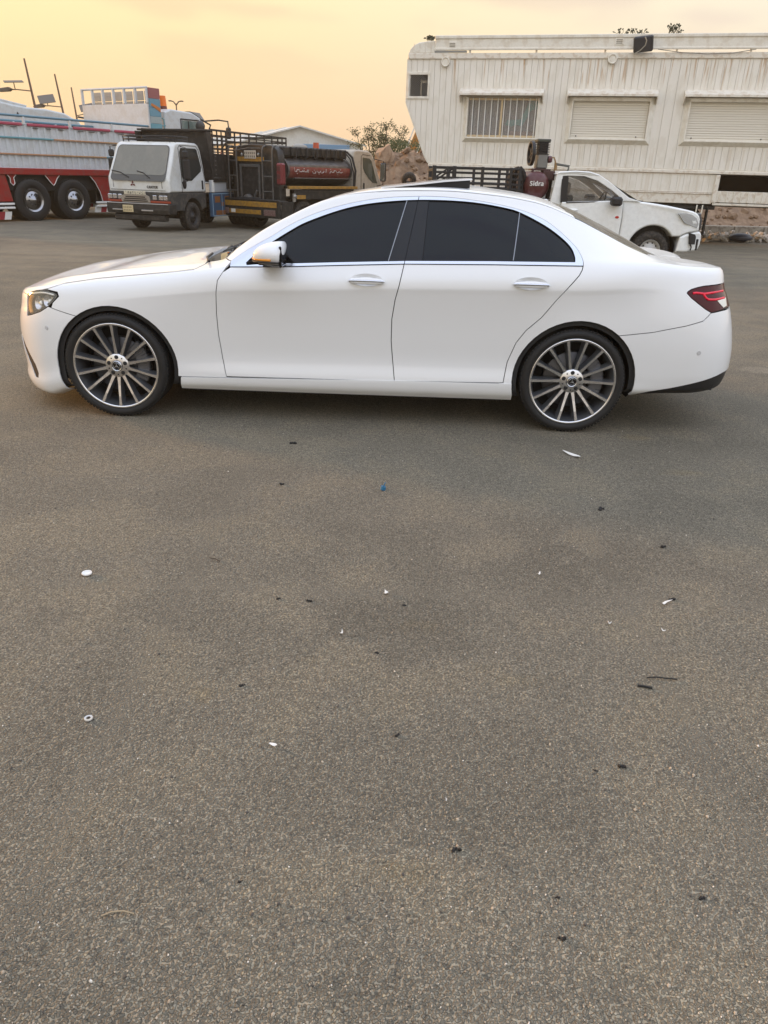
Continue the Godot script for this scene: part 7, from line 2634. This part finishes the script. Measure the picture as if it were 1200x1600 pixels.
	a2.box(Vector3(0.30, 0.35, 0.02), Vector3(0.07, 3.4, 0.2), 0.01)
	a2.box(Vector3(-0.24, 0.35, 0.02), Vector3(0.06, 3.6, 0.26), 0.01)
	part(ex, "pale_edge", a2, M.white_plastic)
	var a3 := Geo.new()
	a3.box(Vector3(0.42, 0.2, 0.0), Vector3(0.12, 3.2, 0.2), 0.01)
	part(ex, "ram", a3, mat(0.35, 0.14, 0.03, 0.5))

func build_tree() -> void:
	var tr := thing("bushy_tree", "scrubby green tree with ragged thin crown behind the earth bank", "tree", Transform3D(Basis(), Vector3(-1.0, 0, -41.5)))
	var rng := RandomNumberGenerator.new()
	rng.seed = 5150
	var bark := mat(0.07, 0.055, 0.04, 0.9)
	var tg := Geo.new()
	var tips := []
	for s in 11:
		var a := rng.randf() * TAU
		var lean := rng.randf_range(0.25, 0.85)
		var h := rng.randf_range(3.0, 4.3)
		var ps := [Vector3(cos(a) * 0.1, 0, sin(a) * 0.1)]
		for k in 6:
			var t := (k + 1) / 6.0
			ps.append(Vector3(cos(a) * lean * t * 1.9 + rng.randf_range(-0.08, 0.08), h * (t - 0.12 * t * t), sin(a) * lean * t * 1.2))
		tg.tube(ps, 0.06, 6, false, 0.012)
		for k in range(2, 7):
			for b in 4:
				var d := Vector3(rng.randf_range(-1, 1), rng.randf_range(-0.25, 0.9), rng.randf_range(-1, 1)).normalized() * rng.randf_range(0.25, 0.6)
				var q: Vector3 = ps[k]
				tg.tube([q, q + d * 0.5 + Vector3(0, 0.04, 0), q + d], 0.012, 4, false, 0.004)
				tips.append([q, q + d])
	part(tr, "trunk", tg, bark)
	var lg := Geo.new()
	for e in tips:
		var dens := rng.randf()
		var count := 8 if dens < 0.2 else (34 if dens < 0.55 else 56)
		for l in count:
			var p: Vector3 = (e[0] as Vector3).lerp(e[1], rng.randf_range(0.2, 1.1)) + Vector3(rng.randfn(), rng.randfn(), rng.randfn()) * 0.085
			if p.y > 3.1 and rng.randf() < 0.3:
				continue
			var d := Vector3(rng.randf_range(-1, 1), rng.randf_range(-0.6, 0.8), rng.randf_range(-1, 1)).normalized() * rng.randf_range(0.06, 0.11)
			var sd := d.cross(Vector3(rng.randf_range(-1, 1), rng.randf_range(-1, 1), rng.randf_range(-1, 1))).normalized() * 0.025
			lg.quad(p, p + d * 0.5 + sd, p + d, p + d * 0.5 - sd)
	var lm := worn(0.065, 0.085, 0.026, 0.8, Color(0.10, 0.10, 0.045), 0.8, 0.8, 161)
	lm.backlight_enabled = true
	lm.backlight = Color(0.25, 0.26, 0.1)
	var cr := part(tr, "crown", lg, lm)
	cr.set_meta("kind", "stuff")
	# scrub along the top of the bank
	var sg := Geo.new()
	for k in 60:
		var c := Vector3(rng.randf_range(-0.2, 1.3), rng.randf_range(2.3, 2.62), rng.randf_range(-36.5, -34.5))
		for l in 16:
			var p := c + Vector3(rng.randfn() * 0.14, absf(rng.randfn()) * 0.14, rng.randfn() * 0.14)
			var d := Vector3(rng.randf_range(-1, 1), rng.randf_range(0, 1), rng.randf_range(-1, 1)).normalized() * 0.09
			var sd := d.cross(Vector3(0.3, 0.5, 1)).normalized() * 0.02
			sg.quad(p, p + d * 0.5 + sd, p + d, p + d * 0.5 - sd)
	var so := part(self, "bank_scrub", sg, lm)
	so.set_meta("kind", "stuff")
	tag(so, "sparse dry scrub growing along the crest of the earth bank", "scrub")

# ------------------------------------------------------------------ small things on the asphalt
func build_litter() -> void:
	var rng := RandomNumberGenerator.new()
	rng.seed = 404
	# white bottle cap, ring side up
	var c := Geo.new()
	c.xf = Transform3D(Basis(Vector3.RIGHT, -PI / 2), Vector3.ZERO)
	c.lathe([Vector2(0.0, 0.004), Vector2(0.011, 0.004), Vector2(0.012, 0.006), Vector2(0.0195, 0.006), Vector2(0.0205, 0.009), Vector2(0.019, 0.012), Vector2(0.0165, 0.0115), Vector2(0.0155, 0.0075), Vector2(0.0, 0.0075)], 28)
	solo("bottle_cap", c, mat(0.78, 0.77, 0.74, 0.4), "round white bottle cap lying on the asphalt ahead of the saloon's front wheel", "bottle cap", "", Transform3D(Basis(), Vector3(-1.2, 0, -2.61)))
	var w := Geo.new()
	w.xf = Transform3D(Basis(Vector3.RIGHT, -PI / 2), Vector3.ZERO)
	w.lathe([Vector2(0.0065, 0.003), Vector2(0.0065, 0.006), Vector2(0.0125, 0.0065), Vector2(0.0135, 0.005), Vector2(0.0135, 0.002), Vector2(0.0065, 0.002)], 28)
	solo("washer", w, mat(0.55, 0.54, 0.52, 0.35, 0.8), "small grey metal washer lying on the asphalt at left", "washer", "", Transform3D(Basis(), Vector3(-0.87, 0, -1.75)))
	var b := Geo.new()
	b.cyl(Vector3(0, 0.0, 0), Vector3(0, 0.018, 0), 0.015, 0.013, 18)
	b.cyl(Vector3(0, 0.018, 0), Vector3(0.004, 0.042, 0), 0.004, 0.003, 8)
	solo("blue_cap", b, mat(0.02, 0.14, 0.26, 0.4), "small blue plastic cap standing on the asphalt below the rear door", "bottle cap", "", Transform3D(Basis(Vector3(0, 0, 1), -0.2), Vector3(-0.01, 0.003, -3.59)))
	# torn scraps of paper, each with its own outline
	var scraps := [[1.13, -4.22, 0.075, 0.9, "long curled white paper scrap near the saloon's rear wheel", 2.6], [0.02, -2.53, 0.026, 1.3, "torn white paper scrap in the middle of the asphalt", 1.6], [-0.3, -1.66, 0.018, 0.2, "thin white leaf-shaped scrap left of the middle foreground", 2.4], [0.19, -1.47, 0.010, 0.8, "tiny crumpled white scrap in the middle foreground", 1.0], [1.05, -2.32, 0.016, 0.5, "small white scrap at right beside the wire", 1.8], [0.66, -2.72, 0.014, 2.2, "white sliver right of the middle of the asphalt", 2.5], [-0.14, -2.24, 0.014, 2.0, "short white curl left of the sand stain", 2.2], [1.02, -1.02, 0.014, 2.6, "white sliver in the bottom right corner", 2.2], [1.12, -2.52, 0.022, -0.6, "white stick-like scrap at the right edge", 3.5], [0.86, -2.36, 0.016, 0.3, "white folded scrap left of the black wire", 1.3]]
	var paper := mat(0.78, 0.75, 0.68, 0.8)
	for s in scraps:
		var g := Geo.new()
		s[2] *= 0.72
		var n := 11
		var o := []
		for k in n:
			var t := TAU * k / n
			o.append(Vector3(cos(t) * s[2] * s[5] * 0.5 * rng.randf_range(0.7, 1.1), 0, sin(t) * s[2] * 0.4 * rng.randf_range(0.6, 1.2)))
		for k in n:
			o[k].y = 0.004 + 0.012 * pow(o[k].x / (s[2] * s[5] * 0.5), 2) + rng.randf() * 0.003
			o[k].z += o[k].x * o[k].x / (s[2] * 2.0) * 0.5
		for k in n:
			g.tri(Vector3(0, 0.006, 0), o[k], o[(k + 1) % n], Vector3.UP, Vector3.UP, Vector3.UP)
			g.tri(Vector3(0, 0.004, 0), o[k] - Vector3(0, 0.001, 0), o[(k + 1) % n] - Vector3(0, 0.001, 0), Vector3.DOWN, Vector3.DOWN, Vector3.DOWN)
		solo("paper_scrap", g, paper, s[4], "litter", "white scraps on the asphalt", Transform3D(Basis(Vector3.UP, -s[3]), Vector3(s[0], 0.0, s[1])))
	# black crumbs of rubber and tar
	var bits := [[0.205, -1.315, 0.014, "black tar crumb, longest in the foreground middle"], [0.42, -1.09, 0.012, "slanted black crumb in the lower right foreground"], [0.43, -1.19, 0.007, "small black crumb just above the slanted crumb"], [-0.44, -1.93, 0.012, "round black crumb below the pale sand stain at left"], [0.06, -1.72, 0.009, "black crumb at the centre of the foreground"], [-0.28, -2.46, 0.014, "flat black crumb right of the bottle cap"], [-0.40, -2.47, 0.010, "small flat black crumb nearest the bottle cap on its right"], [1.16, -2.55, 0.016, "dark flat crumb at the right edge of the lot"], [0.70, -1.62, 0.012, "black crumb at right of the foreground"], [0.62, -1.60, 0.008, "small black crumb left of the right-hand crumb"], [1.28, -3.02, 0.016, "dark crumb low at the right below the saloon's tail"], [-0.57, -4.27, 0.022, "dark scrap of rubber below the front door"], [1.10, -3.42, 0.022, "pale-backed dark flake below the rear bumper"], [-0.55, -3.62, 0.016, "dark crumb left of the blue cap"], [-0.31, -1.21, 0.007, "dark pebble at the lower left foreground"], [0.98, -0.985, 0.008, "dark glinting pebble in the bottom right corner"], [0.77, -1.2, 0.009, "black crumb at the right foreground edge"], [0.09, -2.45, 0.009, "black crumb right of the torn middle scrap"], [-0.01, -2.13, 0.010, "dark crumb in the middle below the torn scrap"]]
	var tar := mat(0.012, 0.011, 0.01, 0.75)
	for q in bits:
		var g := Geo.new()
		for k in 3:
			rock(g, Vector3((k - 1) * q[2] * 0.55, q[2] * 0.2, rng.randf_range(-0.3, 0.3) * q[2]), q[2] * rng.randf_range(0.3, 0.6), rng)
		solo("tar_crumb", g, tar, q[3], "crumb", "black crumbs on the asphalt", Transform3D(Basis(Vector3.UP, rng.randf() * 0.8 - 0.2), Vector3(q[0], 0.0, q[1])))
	# wire and twigs
	var wires := [[[Vector3(0.0, 0.004, 0), Vector3(0.03, 0.008, 0.002), Vector3(0.065, 0.007, 0.006), Vector3(0.10, 0.004, 0.004)], 0.9, -2.035, 0.0022, "thin black wire lying straight at right"], [[Vector3(0.0, 0.004, 0), Vector3(0.02, 0.006, 0.006), Vector3(0.045, 0.004, 0.012)], 0.855, -1.99, 0.004, "short thick black wire piece left of the thin wire"]]
	for q in wires:
		var g := Geo.new()
		g.tube(q[0], q[3], 6)
		solo("wire", g, tar, q[4], "wire", "black wires on the asphalt", Transform3D(Basis(), Vector3(q[1], 0, q[2])))
	var tw := Geo.new()
	tw.tube([Vector3(0, 0.004, 0.012), Vector3(0.02, 0.006, 0.003), Vector3(0.045, 0.007, 0.0), Vector3(0.07, 0.004, 0.004)], 0.0017, 5)
	solo("straw", tw, mat(0.34, 0.27, 0.17, 0.8), "pale bent straw lying in the lower left foreground", "straw", "", Transform3D(Basis(), Vector3(-0.60, 0, -1.12)))
	var t2 := Geo.new()
	t2.tube([Vector3(0, 0.004, 0), Vector3(0.03, 0.006, 0.012), Vector3(0.05, 0.004, 0.03)], 0.0022, 5)
	solo("twig", t2, mat(0.07, 0.055, 0.04, 0.8), "thin dark twig left of the middle of the asphalt", "twig", "", Transform3D(Basis(), Vector3(-0.74, 0, -2.78)))
	# loose grit
	var mm := MultiMesh.new()
	mm.transform_format = MultiMesh.TRANSFORM_3D
	mm.use_colors = true
	var rg := Geo.new()
	rock(rg, Vector3.ZERO, 1.0, rng)
	var gm := mat(1, 1, 1, 0.85)
	gm.vertex_color_use_as_albedo = true
	mm.mesh = rg.mesh()
	mm.mesh.surface_set_material(0, gm)
	mm.instance_count = 16000
	for k in 16000:
		var z := -0.8 - 7.5 * pow(rng.randf(), 1.6)
		var x := rng.randf_range(-1.0, 1.0) * (0.35 + absf(z) * 0.62)
		var r := rng.randf_range(0.0012, 0.0034) * (1.9 if rng.randf() < 0.04 else 1.0)
		mm.set_instance_transform(k, Transform3D(Basis(Vector3(rng.randfn(), rng.randfn(), rng.randfn()).normalized(), rng.randf() * TAU).scaled(Vector3.ONE * r), Vector3(x, r * 0.3, z)))
		var v := rng.randf()
		var col := Color(0.30, 0.24, 0.17).lerp(Color(0.46, 0.40, 0.31), rng.randf())
		if v < 0.3:
			col = Color(0.08, 0.072, 0.064)
		elif v > 0.96:
			col = Color(0.7, 0.66, 0.58)
		mm.set_instance_color(k, col)
	var mi := MultiMeshInstance3D.new()
	mi.name = "loose_grit"
	mi.multimesh = mm
	mi.set_meta("kind", "stuff")
	add_child(mi)
	tag(mi, "fine loose grit and sand grains scattered over the asphalt", "grit")
